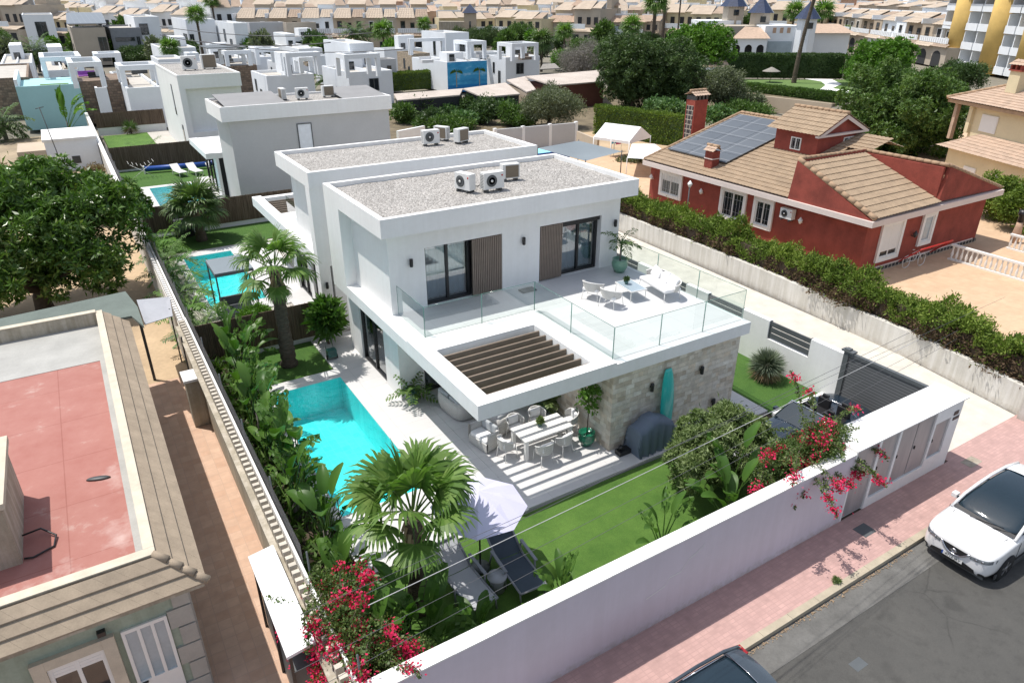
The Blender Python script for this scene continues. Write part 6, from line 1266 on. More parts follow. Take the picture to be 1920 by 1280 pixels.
b = MB(); b.tube([(-1.15, .3, 1.09), (-.95, -.45, 1.13)], .01, BLACK, 4); b.tube([(-1.12, -.25, 1.1), (-.9, -.75, 1.12)], .01, BLACK, 4); part('wiper', b, car, local=True)
for x in (-1.32, 1.33):
    for s in (-1, 1): wheel(car, x, s * .80, .34)
arches(car, (-1.32, 1.33), .885, .40)
# dark hatchback: only its roof reaches into the picture
car = thing('parked_car', 'dark grey-blue hatchback at the kerb, only its glass roof in view', 'car', (7.78, 5.72, -.13)); car.scale = (.95, .93, .93)
st = [(-2.05, .60, .3, .5, .62, .7), (-1.95, .78, .22, .5, .72, .8), (-1.5, .86, .2, .52, .86, .93), (-1.0, .87, .2, .55, .92, .99), (0, .87, .2, .58, .95, 1.0), (1.2, .87, .2, .6, .98, 1.02), (1.75, .86, .24, .6, 1.0, 1.04), (1.98, .80, .3, .6, .95, 1.0), (2.06, .7, .36, .6, .88, .92)]
o = part('body', car_body(st, GPAINT), car, local=True); smoothmod(o, 1)
g = MB(); loft(g, [gsec(-1.2, .78, .76, .94, .98), gsec(-.75, .80, .70, .95, 1.22), gsec(-.25, .81, .64, .95, 1.43), gsec(.5, .81, .63, .97, 1.47), gsec(1.3, .80, .62, 1.0, 1.43), gsec(1.72, .76, .60, 1.0, 1.33), gsec(1.95, .72, .6, .98, 1.05)], CARGL); o = part('windows', g, car, local=True); smoothmod(o, 1)
for s in (-1, 1): b = MB(); b.tube([(-1.22, s * .78, .95), (-.75, s * .745, 1.22), (-.25, s * .67, 1.42), (.5, s * .66, 1.46), (1.3, s * .65, 1.42), (1.72, s * .63, 1.32), (1.95, s * .70, 1.05)], .04, GPAINT, 8); part('pillar', b, car, local=True); b = MB(); b.tube([(.0, s * .57, 1.475), (1.28, s * .56, 1.445)], .014, CHROME, 6); part('roof_rail', b, car, local=True)
b = MB(); b.grid(lambda u, v_: (1.30 + .46 * u - .06 * (abs(v_ - .5) * 2) ** 2, (v_ - .5) * 1.24, 1.452 - .10 * u * u - .05 * (abs(v_ - .5) * 2) ** 3), 4, 10, GPAINT); part('rear_spoiler', b, car, local=True)
b = MB(); b.tube([(1.28, -.55, 1.45), (1.30, 0, 1.465), (1.28, .55, 1.45)], .01, CHROME, 6); part('roof_trim', b, car, local=True)
for s in (-1, 1): b = MB(); b.box(1.9, 2.04, s * .55, s * .82, .82, 1.02, REDGL); part('tail_light', b, car, local=True)
for x in (-1.25, 1.25):
    for s in (-1, 1): wheel(car, x, s * .76, .31)
# dark open convertible on the pad
car = thing('convertible_car', 'dark blue convertible with its roof down parked behind the bougainvillea', 'car', (18.55, 11.35, .03), .02)
st = [(-2.2, .6, .3, .5, .6, .66), (-2.1, .8, .22, .5, .68, .76), (-1.6, .89, .2, .5, .80, .88), (-1.0, .90, .2, .52, .86, .95), (-.75, .90, .2, .54, .88, .95), (-.70, .90, .2, .54, .88, .70), (1.05, .90, .2, .56, .90, .66), (1.12, .90, .2, .56, .90, .96), (1.7, .88, .24, .58, .90, .96), (2.1, .80, .3, .56, .84, .90), (2.25, .66, .36, .56, .74, .8)]
o = part('body', car_body(st, DPAINT), car, local=True)
smoothmod(o, 1)
b = MB()
for s in (-1, 1):
    b.add([(-.7, s * .62, .5), (1.1, s * .62, .5), (1.1, s * .80, .92), (-.7, s * .80, .90)], [(0, 1, 2, 3)], BLACK)
b.box(-.72, 1.1, -.64, .64, .69, .705, BLACK); part('cabin_floor', b, car, local=True)
for x, y in ((-.0, .38), (-.0, -.38), (.78, .36), (.78, -.36)):
    b = MB(); b.box(x - .25, x + .22, y - .24, y + .24, .70, .80, BLACK); b.box(x + .18, x + .30, y - .23, y + .23, .78, 1.16, BLACK); b.box(x + .2, x + .29, y - .12, y + .12, 1.16, 1.30, BLACK); o = part('seat', b, car, local=True); smoothmod(o, 0, .03)
b = MB(); b.add([(-.98, -.76, .95), (-.98, .76, .95), (-.38, .64, 1.36), (-.38, -.64, 1.36)], [(0, 1, 2, 3)], CARGL); b.add([(-.96, -.76, .94), (-.96, .76, .94), (-.36, .64, 1.35), (-.36, -.64, 1.35)], [(3, 2, 1, 0)], CARGL); part('windscreen', b, car, local=True)
b = MB(); b.tube([(-.98, -.78, .93), (-.38, -.66, 1.37), (-.38, .66, 1.37), (-.98, .78, .93)], .032, CHROME, 6); part('windscreen_frame', b, car, local=True)
b = MB(); b.tube([(-.6, -.86, .93), (.6, -.86, .945), (1.1, -.78, .965), (1.32, -.4, .985), (1.36, 0, .99), (1.32, .4, .985), (1.1, .78, .965), (.6, .86, .945), (-.6, .86, .93)], .018, CHROME, 6); part('waist_trim', b, car, local=True)
b = MB(); b.lathe([(.17, 0), (.19, .02), (.17, .03), (.15, .02)], (0, 0, 0), BLACK, 16, T=Matrix.Translation((-.42, -.38, .98)) @ Matrix.Rotation(-1.1, 4, 'Y')); part('steering_wheel', b, car, local=True)
for s in (-1, 1): b = MB(); b.box(-.75, -.58, s * .93, s * 1.08, .93, 1.05, DPAINT); o = part('wing_mirror', b, car, local=True); smoothmod(o, 0, .03)
for s in (-1, 1): b = MB(); b.box(-2.16, -1.98, s * .5, s * .8, .56, .68, LAMPGL); part('headlight', b, car, local=True)
for x in (-1.35, 1.35):
    for s in (-1, 1): wheel(car, x, s * .80, .32)
# cables over the street
def cable(label, a, b_, sag, r, mat, pale=False):
    a = Vector(a); b_ = Vector(b_); pts = [a.lerp(b_, i / 24) - Vector((0, 0, sag * 4 * (i / 24) * (1 - i / 24))) for i in range(25)]; c = MB(); c.tube(pts, r, mat, 5); solo('overhead_cable', c, label, 'cable', 'overhead cables along the street')
def cpt(u0, v0, u1, v1, z):       # the straight span through two surveyed sightings, carried on to its poles
    a = at(u0, v0, z); b_ = at(u1, v1, z); d = b_ - a; return tuple(a + d * -.35), tuple(b_ + d * .45)
CBS = [cpt(1000, 985, 1560, 715, 5.6) + (.03, .007, CABLEW, 'pale overhead cable, the thickest and brightest of the bundle'), cpt(1000, 962, 1560, 693, 5.7) + (.02, .005, CABLE, 'thin dark overhead cable just above the pale one'), cpt(1000, 955, 1700, 640, 5.8) + (.02, .004, CABLE, 'uppermost thin dark overhead cable'), cpt(960, 1050, 1620, 710, 5.4) + (.03, .004, CABLE, 'faint dark overhead cable below the bundle'), cpt(960, 1090, 1620, 730, 5.2) + (.03, .004, CABLE, 'lowest thin overhead cable')]
for a, b_, s, r, m_, l in CBS: cable(l, a, b_, s, r, m_)
# ------------------------------------------------------------------ barrel tiled slopes as real corrugated geometry
def tiles(mb, A, B, C, D, mat, tw=.24, row=.42, amp=.035, res=6):
    """A-B along the eaves, D-C along the top (A under D). corrugation runs up the slope"""
    A, B, C, D = map(Vector, (A, B, C, D)); n = max(2, int((B - A).length / tw)); m_ = max(2, int((D - A).length / row)); nr = (B - A).cross(D - A).normalized(); 
    if nr.z < 0: nr = -nr
    vs = []; fs = []; nu = n * res
    for j in range(m_):
        for e in (0, 1):
            v_ = (j + e) / m_; L = A.lerp(D, v_); R = B.lerp(C, v_)
            for i in range(nu + 1): u = i / nu; p = L.lerp(R, u) + nr * (amp * abs(math.sin(PI * u * n)) + (.035 if e == 0 else .0)); vs.append(p)
        o = j * 2 * (nu + 1); fs += [(o + i, o + i + 1, o + nu + 1 + i + 1, o + nu + 1 + i) for i in range(nu)]
        if j: q = o - (nu + 1); fs += [(q + i, q + i + 1, o + i + 1, o + i) for i in range(nu)]
    mb.add(vs, fs, mat, False)
def ridge(mb, a, b_, mat, r=.10): a = Vector(a); b_ = Vector(b_); n = max(2, int((b_ - a).length / .4)); [mb.tube([a.lerp(b_, i / n), a.lerp(b_, (i + 1.06) / n)], [r * 1.08, r * .94], mat, 8) for i in range(n)]
V = thing('red_house', 'red rough-rendered bungalow with ochre tile roof and a gabled turret', 'house', (31.6, 18.8, .78))
b = MB(); b.box(31.6, 42.3, 18.8, 34.2, 1.0, 3.5, REDW); b.vprism([(31.6, 3.5), (42.3, 3.5), (39.5, 5.9)], 34.0, 34.2, REDW)
b.xprism([(18.4, 3.78), (23.2, 3.78), (23.0, 5.78)], 31.12, 31.36, REDW)
b.vprism([(36.62, 3.95), (42.7, 3.83), (36.9, 5.66)], 18.42, 18.6, REDW); b.xprism([(18.6, 3.96), (18.6, 5.62), (22.9, 5.62)], 36.62, 36.8, REDW); b.box(31.36, 36.62, 22.9, 23.1, 5.5, 5.80, REDW)
part('wall', b, V)
b = MB(); b.box(31.55, 42.35, 18.74, 34.25, .70, .98, DARKSTONE); part('stone_plinth', b, V)
b = MB(); b.box(31.0, 31.6, 18.25, 34.4, 3.5, 3.78, TRIM); b.box(31.6, 42.75, 18.25, 18.8, 3.5, 3.80, TRIM); b.box(31.58, 42.0, 18.76, 18.8, .98, 1.04, TRIM); part('eaves_trim', b, V)
b = MB(); tiles(b, (31.05, 34.4, 3.84), (31.05, 23.2, 3.84), (39.5, 23.2, 6.05), (39.5, 34.4, 6.05), TILE);
tiles(b, (43.0, 18.4, 3.84), (43.0, 24.5, 3.84), (36.9, 24.5, 5.66), (36.9, 18.4, 5.66), TILE); tiles(b, (43.0, 24.5, 5.0), (43.0, 34.4, 5.0), (39.5, 34.4, 6.05), (39.5, 24.5, 6.05), TILE)
tiles(b, (31.36, 18.25, 3.90), (36.62, 18.25, 3.96), (36.62, 22.95, 5.66), (31.36, 22.95, 5.70), TILE); rf = part('roof', b, V)
b = MB(); ridge(b, (31.1, 34.35, 3.88), (39.5, 34.35, 6.1), RIDGE); ridge(b, (39.5, 34.3, 6.12), (39.5, 28.6, 6.12), RIDGE); part('ridge_tiles', b, V); b = MB(); ridge(b, (31.24, 18.3, 3.9), (31.24, 23.0, 5.84), RIDGE, .13); ridge(b, (31.3, 23.0, 5.86), (36.9, 23.0, 5.74), RIDGE); ridge(b, (36.8, 23.0, 5.72), (36.8, 18.5, 5.74), RIDGE); ridge(b, (36.9, 18.5, 5.72), (42.8, 18.5, 3.88), RIDGE); part('ridge_tiles', b, V)
t_ = MB(); t_.box(35.7, 39.6, 25.3, 28.2, 4.4, 6.3, REDW); t_.vprism([(35.75, 6.3), (39.6, 6.3), (37.7, 7.2)], 25.3, 25.5, REDW); tu = part('turret', t_, V)
b = MB(); tiles(b, (35.35, 28.7, 6.26), (35.35, 25.05, 6.26), (37.7, 25.05, 7.3), (37.7, 28.7, 7.3), TILE); tiles(b, (40.0, 25.05, 6.26), (40.0, 28.7, 6.26), (37.7, 28.7, 7.3), (37.7, 25.05, 7.3), TILE); ridge(b, (37.7, 25.05, 7.35), (37.7, 28.7, 7.35), RIDGE); part('turret_roof', b, tu)
b = MB(); b.vprism([(35.4, 6.14), (39.95, 6.14), (39.95, 6.25), (35.4, 6.25)], 25.07, 25.3, TRIM); b.add([(35.4, 25.06, 6.22), (37.7, 25.06, 7.24), (37.7, 25.06, 7.02), (35.85, 25.06, 6.22), (39.95, 25.06, 6.22), (39.5, 25.06, 6.22)], [(0, 3, 2, 1), (1, 2, 5, 4)], TRIM); part('gable_trim', b, tu)
window(V, 'y', 25.3, 38.0, 38.9, 5.45, 5.95, -1, FWHITE, DKGL, .06, 1, bars=True); window(V, 'x', 35.7, 26.35, 27.05, 5.25, 5.95, -1, FWHITE, DKGL, .06, 1, bars=True)
for (ya, yb, z0, z1, sh) in ((31.45, 33.05, 1.95, 3.15, .3), (26.35, 27.9, 1.75, 3.2, .0), (24.45, 25.45, 1.85, 3.15, .0)): window(V, 'x', 31.6, ya, yb, z0, z1, -1, FWHITE, DKGL, .07, 1, trim=COPING, tw=.19, bars=True, shutter=sh)
window(V, 'y', 18.8, 32.95, 34.45, 1.5, 3.2, -1, FWHITE, DKGL, .07, 1, trim=COPING, tw=.2, shutter=.85); window(V, 'y', 18.8, 36.45, 37.25, 1.75, 3.1, -1, FWHITE, PALEPANE, .07, 0, trim=COPING, tw=.2)
for x, y in ((31.6, 29.5), (31.6, 22.4), (31.6, 33.9)):
    l = MB(); l.lathe([(.05, 0), (.13, .2), (.1, .22), (.02, .34)], (x - .2, y, 2.6), FWHITE, 6); l.box(x - .2, x - .003, y - .02, y + .02, 2.62, 2.66, FWHITE); part('wall_lantern', l, V)
for x in (35.6,): l = MB(); l.lathe([(.05, 0), (.13, .2), (.1, .22), (.02, .34)], (x, 18.6, 2.2), DKGREY, 6); l.box(x - .02, x + .02, 18.6, 18.797, 2.22, 2.26, DKGREY); part('wall_lantern', l, V)
b = MB(); b.box(31.85, 32.45, 29.35, 29.95, 3.8, 5.05, REDW); b.box(31.82, 32.48, 29.32, 29.98, 4.6, 4.65, TRIM); ch = part('chimney', b, V)
b = MB(); tiles(b, (31.75, 30.05, 5.05), (31.75, 29.25, 5.05), (32.15, 29.25, 5.33), (32.15, 30.05, 5.33), TILE2, .2); tiles(b, (32.55, 29.25, 5.05), (32.55, 30.05, 5.05), (32.15, 30.05, 5.33), (32.15, 29.25, 5.33), TILE2, .2); ridge(b, (32.15, 29.2, 5.36), (32.15, 30.1, 5.36), RIDGE, .09); part('chimney_cap', b, ch)
ac_unit('white air conditioner on brackets on the red house wall', (31.35, 23.2, 2.6), -PI / 2, group=None, w=.85, h=.6)
t = thing('solar_array', 'large grey solar panel array lying on the ochre roof', 'solar panels', (37, 32, 4.9))
def rp(x, y, o=.18): return (x, y, 3.84 + (x - 31.05) * (6.05 - 3.84) / 8.45 + o)
k = 0
for i in range(6):
    for j in range(3):
        xa = 32.65 + i * 1.05; ya = 28.98 + j * 1.66
        b = MB(); b.add([rp(xa, ya), rp(xa + 1.03, ya), rp(xa + 1.03, ya + 1.64), rp(xa, ya + 1.64), rp(xa, ya, .12), rp(xa + 1.03, ya, .12), rp(xa + 1.03, ya + 1.64, .12), rp(xa, ya + 1.64, .12)], [(0, 1, 2, 3), (7, 6, 5, 4), (0, 4, 5, 1), (1, 5, 6, 2), (2, 6, 7, 3), (3, 7, 4, 0)], SOLAR); part('solar_panel', b, t)
t = thing('barbecue_chimney', 'tall dark red chimney with stone inlay behind the solar roof', 'chimney', (40.6, 39.6, .8)); b = MB(); b.box(40.0, 41.3, 39.2, 40.1, .8, 6.3, REDW); part('stack', b, t); b = MB(); b.box(39.98, 40.0, 39.3, 40.0, 2, 5.9, DARKSTONE); part('stone_inlay', b, t)
b = MB(); tiles(b, (39.85, 39.05, 6.6), (41.45, 39.05, 6.6), (41.45, 39.65, 6.9), (39.85, 39.65, 6.9), TILE2); tiles(b, (41.45, 40.25, 6.6), (39.85, 40.25, 6.6), (39.85, 39.65, 6.9), (41.45, 39.65, 6.9), TILE2); ridge(b, (39.85, 39.65, 6.95), (41.45, 39.65, 6.95), RIDGE); [b.box(x, x + .18, 39.2, 40.1, 6.3, 6.6, DKGREY) for x in (40.0, 40.37, 40.74, 41.11)]; part('tiled_cap', b, t)
# terrace furniture of the red house
def baluster_row(label, a, b_, h=.85, z0=.78, n=None, group='white balustrades of the red house'):
    a = Vector((a[0], a[1], z0)); b_ = Vector((b_[0], b_[1], z0)); L = (b_ - a).length; n = n or int(L / .24); t = thing('balustrade', label, 'balustrade', tuple((a + b_) / 2), 0, group); d = (b_ - a).normalized(); s = Vector((-d.y, d.x, 0)) * .09
    m_ = MB(); [m_.prism([((a + s).x, (a + s).y), ((b_ + s).x, (b_ + s).y), ((b_ - s).x, (b_ - s).y), ((a - s).x, (a - s).y)], z0 + q0, z0 + q1, FWHITE) for q0, q1 in ((0, .08), (h - .1, h))]; part('rails', m_, t)
    prof = [(.05, 0), (.045, .08), (.075, .22), (.045, .4), (.035, .5), (.055, h - .25), (.05, h - .18)]
    p0 = MB(); p0.lathe([(r_, z) for r_, z in prof], (0, 0, 0), FWHITE, 8); me = p0.mesh('baluster')
    for i in range(n): p = a.lerp(b_, (i + .5) / n); o = bpy.data.objects.new('baluster', me); COL.objects.link(o); o.parent = t; o.location = p + Vector((0, 0, .08)) - Vector(t.location)
    return t
baluster_row('white balustrade across the beige terrace, the nearer run', (38.1, 17.9), (37.9, 10.5)); baluster_row('white balustrade on the far side of the beige terrace', (42.6, 17.2), (42.2, 9.5)); baluster_row('short white balustrade at the back corner of the red house', (33.2, 40), (30.2, 40.6), group=None)
t = thing('bicycle', 'pale old bicycle leaning by the dark stone base of the red house', 'bicycle', (35.3, 18.2, .78)); b = MB()
W1, W2 = Vector((34.85, 18.3, 1.12)), Vector((35.85, 18.1, 1.12))
for c in (W1, W2): w_ = MB(); w_.tube([c + Vector((.33 * math.cos(2 * PI * i / 20), .02 * math.sin(i), .33 * math.sin(2 * PI * i / 20))) for i in range(21)], .018, ACW, 5, False); part('wheel', w_, t)
P = lambda x, z: Vector((x, 18.22, z)); b.tube([W1, P(35.1, 1.55), P(35.6, 1.62), P(35.45, 1.1), P(35.1, 1.55)], .018, ACW, 5); b.tube([P(35.6, 1.62), W2], .018, ACW, 5); b.tube([P(35.45, 1.1), W1], .016, ACW, 5); b.tube([P(35.02, 1.75), P(35.2, 1.72)], .015, ACW, 4); part('frame', b, t)
t = thing('goal_frame', 'red metal goal frame standing by the red house wall', 'goal', (35.8, 18.4, .78)); b = MB(); b.tube([(34.6, 18.55, 1.1), (34.6, 17.6, 2.0), (37.4, 17.6, 2.0), (37.4, 18.55, 1.1)], .04, REDP, 6); part('frame', b, t)
t = thing('chimney_stove', 'orange and black garden chimney stove on the beige terrace', 'stove', (44, 17.5, .78)); b = MB(); b.lathe([(.2, 0), (.24, .4), (.18, .9), (.16, 1.2)], (44, 17.5, .78), PEACH, 12); part('body', b, t); b = MB(); b.lathe([(.17, 1.2), (.17, 1.55), (.24, 1.6), (.2, 1.85)], (44, 17.5, .78), BLACK, 12); part('cowl', b, t)
t = thing('toy_truck', 'yellow and green plastic toy on the beige terrace at the picture edge', 'toy', (38.3, 12.6, .78)); b = MB(); b.box(38.1, 38.6, 12.4, 12.8, .9, 1.25, mt('yellow_toy', (.6, .45, .02), .4)); part('body', b, t); b = MB(); b.tube([(38.15, 12.35, .9), (38.15, 12.85, .9)], .12, BLACK, 10); part('wheels', b, t)
t = thing('garden_lamp_post', 'slim grey lamp post with a lantern rising from the hedge', 'lamp post', (29.9, 29.0, .78)); b = MB(); b.tube([(29.9, 29.0, .78), (29.9, 29.0, 3.3)], .035, GREYM, 6); part('pole', b, t); b = MB(); b.lathe([(.05, 0), (.15, .22), (.12, .25), (.02, .4)], (29.9, 29.0, 3.3), FWHITE, 6); part('lantern', b, t)
tree('clipped dark hedge corner at the right edge beyond the red house', 'hedge', (46.5, 18.5, .78), [(0, 0, 1.4, 1.2, 1.6, 1.5), (1.5, 2.2, 1.4, 1.3, 1.6, 1.5), (2.5, -.5, 1.2, 1.2, 1.4, 1.3)], L_CYP, 700, .2, .07, 44, trunk=False, name='clipped_hedge')
b = MB(); b.lathe([(.02, 0), (.10, .5), (.001, .55)], (21.95, 13.9, .0), REDP, 8); solo('traffic_cone', b, 'small red cone poking above the slatted wall opening', 'traffic cone', loc=(21.95, 13.9, 0))
# ------------------------------------------------------------------ yellow house
YO = Vector((58.6, 31.0, 0)); ya_ = Vector((-.4, -.916, 0)).normalized(); yb_ = Vector((.916, -.4, 0)).normalized()
TY = Matrix(((ya_.x, yb_.x, 0, YO.x), (ya_.y, yb_.y, 0, YO.y), (0, 0, 1, .0), (0, 0, 0, 1)))      # local x along the eaves, local y into the house
def Y(p): return TY @ Vector(p)
V = thing('yellow_house', 'cream yellow two storey house with salmon barrel tile roofs', 'house', tuple(Y((8, 4, 0))))
b = MB(); b.box(2.2, 20, .8, 12, 0, 6.0, YELW, T=TY); b.box(3.6, 20, -1.6, .8, 0, 3.1, YELW, T=TY); part('wall', b, V)
b = MB(); tiles(b, Y((0, 0, 6.15)), Y((20, 0, 6.15)), Y((20, 6, 8.3)), Y((4.5, 6, 8.3)), TILE2, .28); tiles(b, Y((0, 12.5, 6.15)), Y((0, 0, 6.15)), Y((4.5, 6, 8.3)), Y((4.5, 6.1, 8.3)), TILE2, .28); ridge(b, Y((0, 0, 6.2)), Y((4.5, 6, 8.35)), RIDGE, .13); part('roof', b, V)
b = MB(); tiles(b, Y((3.0, -2.3, 3.2)), Y((20, -2.0, 3.2)), Y((20, .75, 4.0)), Y((3.6, .75, 4.0)), TILE2, .28); tiles(b, Y((2.6, .9, 3.2)), Y((3.0, -2.3, 3.2)), Y((3.6, .7, 4.0)), Y((3.6, .8, 4.0)), TILE2, .28); part('lower_roof', b, V)
b = MB(); b.box(.1, 20, .1, .8, 5.88, 6.12, MATS['ridge_clay_tile'], T=TY); b.box(.1, 2.2, .8, 8, 5.88, 6.12, MATS['ridge_clay_tile'], T=TY); part('eaves_beam', b, V)
b = MB(); b.box(.5, .8, .5, .8, 3.2, 5.88, TILE2, T=TY); part('corner_post', b, V)
b = MB(); b.box(2.0, 2.35, .55, .8, 3.9, 5.88, YELW, T=TY); part('pilaster', b, V)
def ywin(x0, x1, y, z0, z1):
    f = MB(); f.box(x0, x1, y - .06, y - .003, z0, z1, FWHITE, T=TY); w_ = part('window', f, V); s = MB(); [s.box(x0 + .05, x1 - .05, y - .08, y - .062, z0 + .05 + i * .1, z0 + .14 + i * .1, FWHITE, T=TY) for i in range(int((z1 - z0 - .1) / .1))]; part('roller_shutter', s, w_)
ywin(3.2, 4.8, .8, 4.2, 5.4); ywin(5.6, 6.8, -1.6, .9, 2.2); ywin(8.6, 9.8, -1.6, .9, 2.2); ywin(9, 10.4, .8, 4.2, 5.4)
b = MB(); b.box(3.2, 4.2, 2.0, 2.9, 6.6, 8.4, YELW, T=TY); ch = part('chimney', b, V); b = MB(); b.box(3.1, 4.3, 1.9, 3.0, 8.4, 8.5, REDW, T=TY); [b.box(3.15 + k * .45, 3.3 + k * .45, 1.95, 2.95, 8.5, 8.8, REDW, T=TY) for k in range(3)]; tiles(b, Y((3.0, 1.8, 8.8)), Y((4.4, 1.8, 8.8)), Y((4.4, 2.45, 9.15)), Y((3.0, 2.45, 9.15)), TILE2); tiles(b, Y((4.4, 3.1, 8.8)), Y((3.0, 3.1, 8.8)), Y((3.0, 2.45, 9.15)), Y((4.4, 2.45, 9.15)), TILE2); part('chimney_cap', b, ch)
# ------------------------------------------------------------------ yard behind the twin villa: tent, sail, low walls
t = thing('party_tent', 'white open-sided party tent with a pitched roof', 'tent', (40.5, 47.3, 0)); b = MB()
A, B, C, D = Vector((38.6, 49.3, 2.3)), Vector((39.8, 46.0, 2.3)), Vector((43.2, 47.2, 2.3)), Vector((42.0, 50.6, 2.3)); R1 = (A + D) / 2 + Vector((0, 0, .95)); R2 = (B + C) / 2 + Vector((0, 0, .95))
b.add([A, B, R2, R1, C, D], [(0, 1, 2, 3), (2, 4, 5, 3), (1, 4, 2), (0, 3, 5)], CAN); b.add([A - Vector((0, 0, .22)), B - Vector((0, 0, .22)), B, A], [(0, 1, 2, 3)], CAN); b.add([B - Vector((0, 0, .2)), C - Vector((0, 0, .2)), C, B], [(0, 1, 2, 3)], CAN); part('canopy', b, t)
for p in (A, B, C, D, (A + B) / 2, (C + D) / 2): l = MB(); l.tube([(p.x, p.y, 0), (p.x, p.y, 2.3)], .04, CAN, 6); part('leg', l, t)
t = thing('shade_canopy', 'low white canopy beside the party tent', 'canopy', (42, 42.8, 0)); b = MB(); q = [at(u, v_, 2.2) for u, v_ in ((1185, 270), (1176, 296), (1240, 300), (1248, 285), (1228, 270))]; c = sum(q, Vector()) / 5 + Vector((0, 0, .5)); b.add(q + [c], [(i, (i + 1) % 5, 5) for i in range(5)], CAN); part('sheet', b, t)
for p in q[:4]: l = MB(); l.tube([(p.x, p.y, 0), tuple(p)], .03, FWHITE, 6); part('leg', l, t)
t = thing('shade_sail', 'slack grey shade sail stretched over the neighbouring pool yard', 'shade sail', (35, 44, 0)); b = MB(); c4 = [at(1008, 278, 2.6), at(1098, 302, 2.4), at(1166, 284, 2.6), at(1085, 264, 2.9)]
b.grid(lambda u, v_: tuple(c4[0].lerp(c4[1], u).lerp(c4[3].lerp(c4[2], u), v_) - Vector((0, 0, .45 * math.sin(PI * u) * math.sin(PI * v_)))), 12, 12, SAILG); part('sheet', b, t)
for p in c4: l = MB(); l.tube([(p.x, p.y, 0), tuple(p + Vector((0, 0, .1)))], .04, GREYM, 6); part('post', l, t)
def wallseg(label, a, b_, h, th, mat, name='yard_wall', cat='wall', panels=None):
    a = Vector(a); b_ = Vector(b_); d = (b_ - a).normalized(); s = Vector((-d.y, d.x)) * th / 2; t = thing(name, label, cat, (a.x, a.y, 0)); m_ = MB(); m_.prism([(a.x + s.x, a.y + s.y), (b_.x + s.x, b_.y + s.y), (b_.x - s.x, b_.y - s.y), (a.x - s.x, a.y - s.y)], -.1, h, mat); part('wall', m_, t)
    if panels:
        m_ = MB(); L = (b_ - a).length; n = panels
        for i in range(n + 1): p = a.lerp(b_, i / n); m_.box(p.x - .15, p.x + .15, p.y - .15, p.y + .15, -.1, h + .1, WHITE)
        part('piers', m_, t)
    return t
p0, p1 = at(928, 243, 2.2), at(1080, 230, 2.2); wallseg('grey pebbled yard wall with white piers beyond the shade sail', (p0.x, p0.y), (p1.x, p1.y), 2.2, .2, GREYW, panels=3)
p0, p1 = at(1083, 246, 2.0), at(1122, 262, 2.0); wallseg('beige wall beside the party tent', (p0.x, p0.y), (p1.x, p1.y), 2.0, .2, BEIGE2)
p0, p1 = at(745, 248, 2.5), at(795, 238, 2.5); wallseg('bright white wall stub beyond the grey villa', (p0.x, p0.y), (p1.x, p1.y), 2.6, .25, WHITE)
p0 = at(1030, 296, .3); t = thing('above_ground_pool', 'blue walled pool tank glimpsed under the shade sail', 'pool', tuple(p0)); b = MB(); b.box(p0.x - 1.8, p0.x + 1.5, p0.y - 1, p0.y + 1, 0, 1.0, BLUE); b.box(p0.x - 1.7, p0.x + 1.4, p0.y - .9, p0.y + .9, 1.0, 1.02, TILED); part('tank', b, t)
t = thing('towel_rack', 'rack of bright pink and blue towels under the tent', 'drying rack', tuple(at(1155, 285, 0))); p = at(1155, 285, 0); b = MB(); b.box(p.x - .6, p.x + .6, p.y - .03, p.y + .03, .8, 1.5, mt('blue_towel', (.10, .45, .6), .9)); b.box(p.x - .1, p.x + .5, p.y - .06, p.y - .035, .7, 1.45, mt('pink_towel', (.6, .08, .2), .9)); part('towels', b, t); b = MB(); b.tube([(p.x - .6, p.y, 0), (p.x - .6, p.y, 1.5), (p.x + .6, p.y, 1.5), (p.x + .6, p.y, 0)], .02, FWHITE, 5); part('frame', b, t)
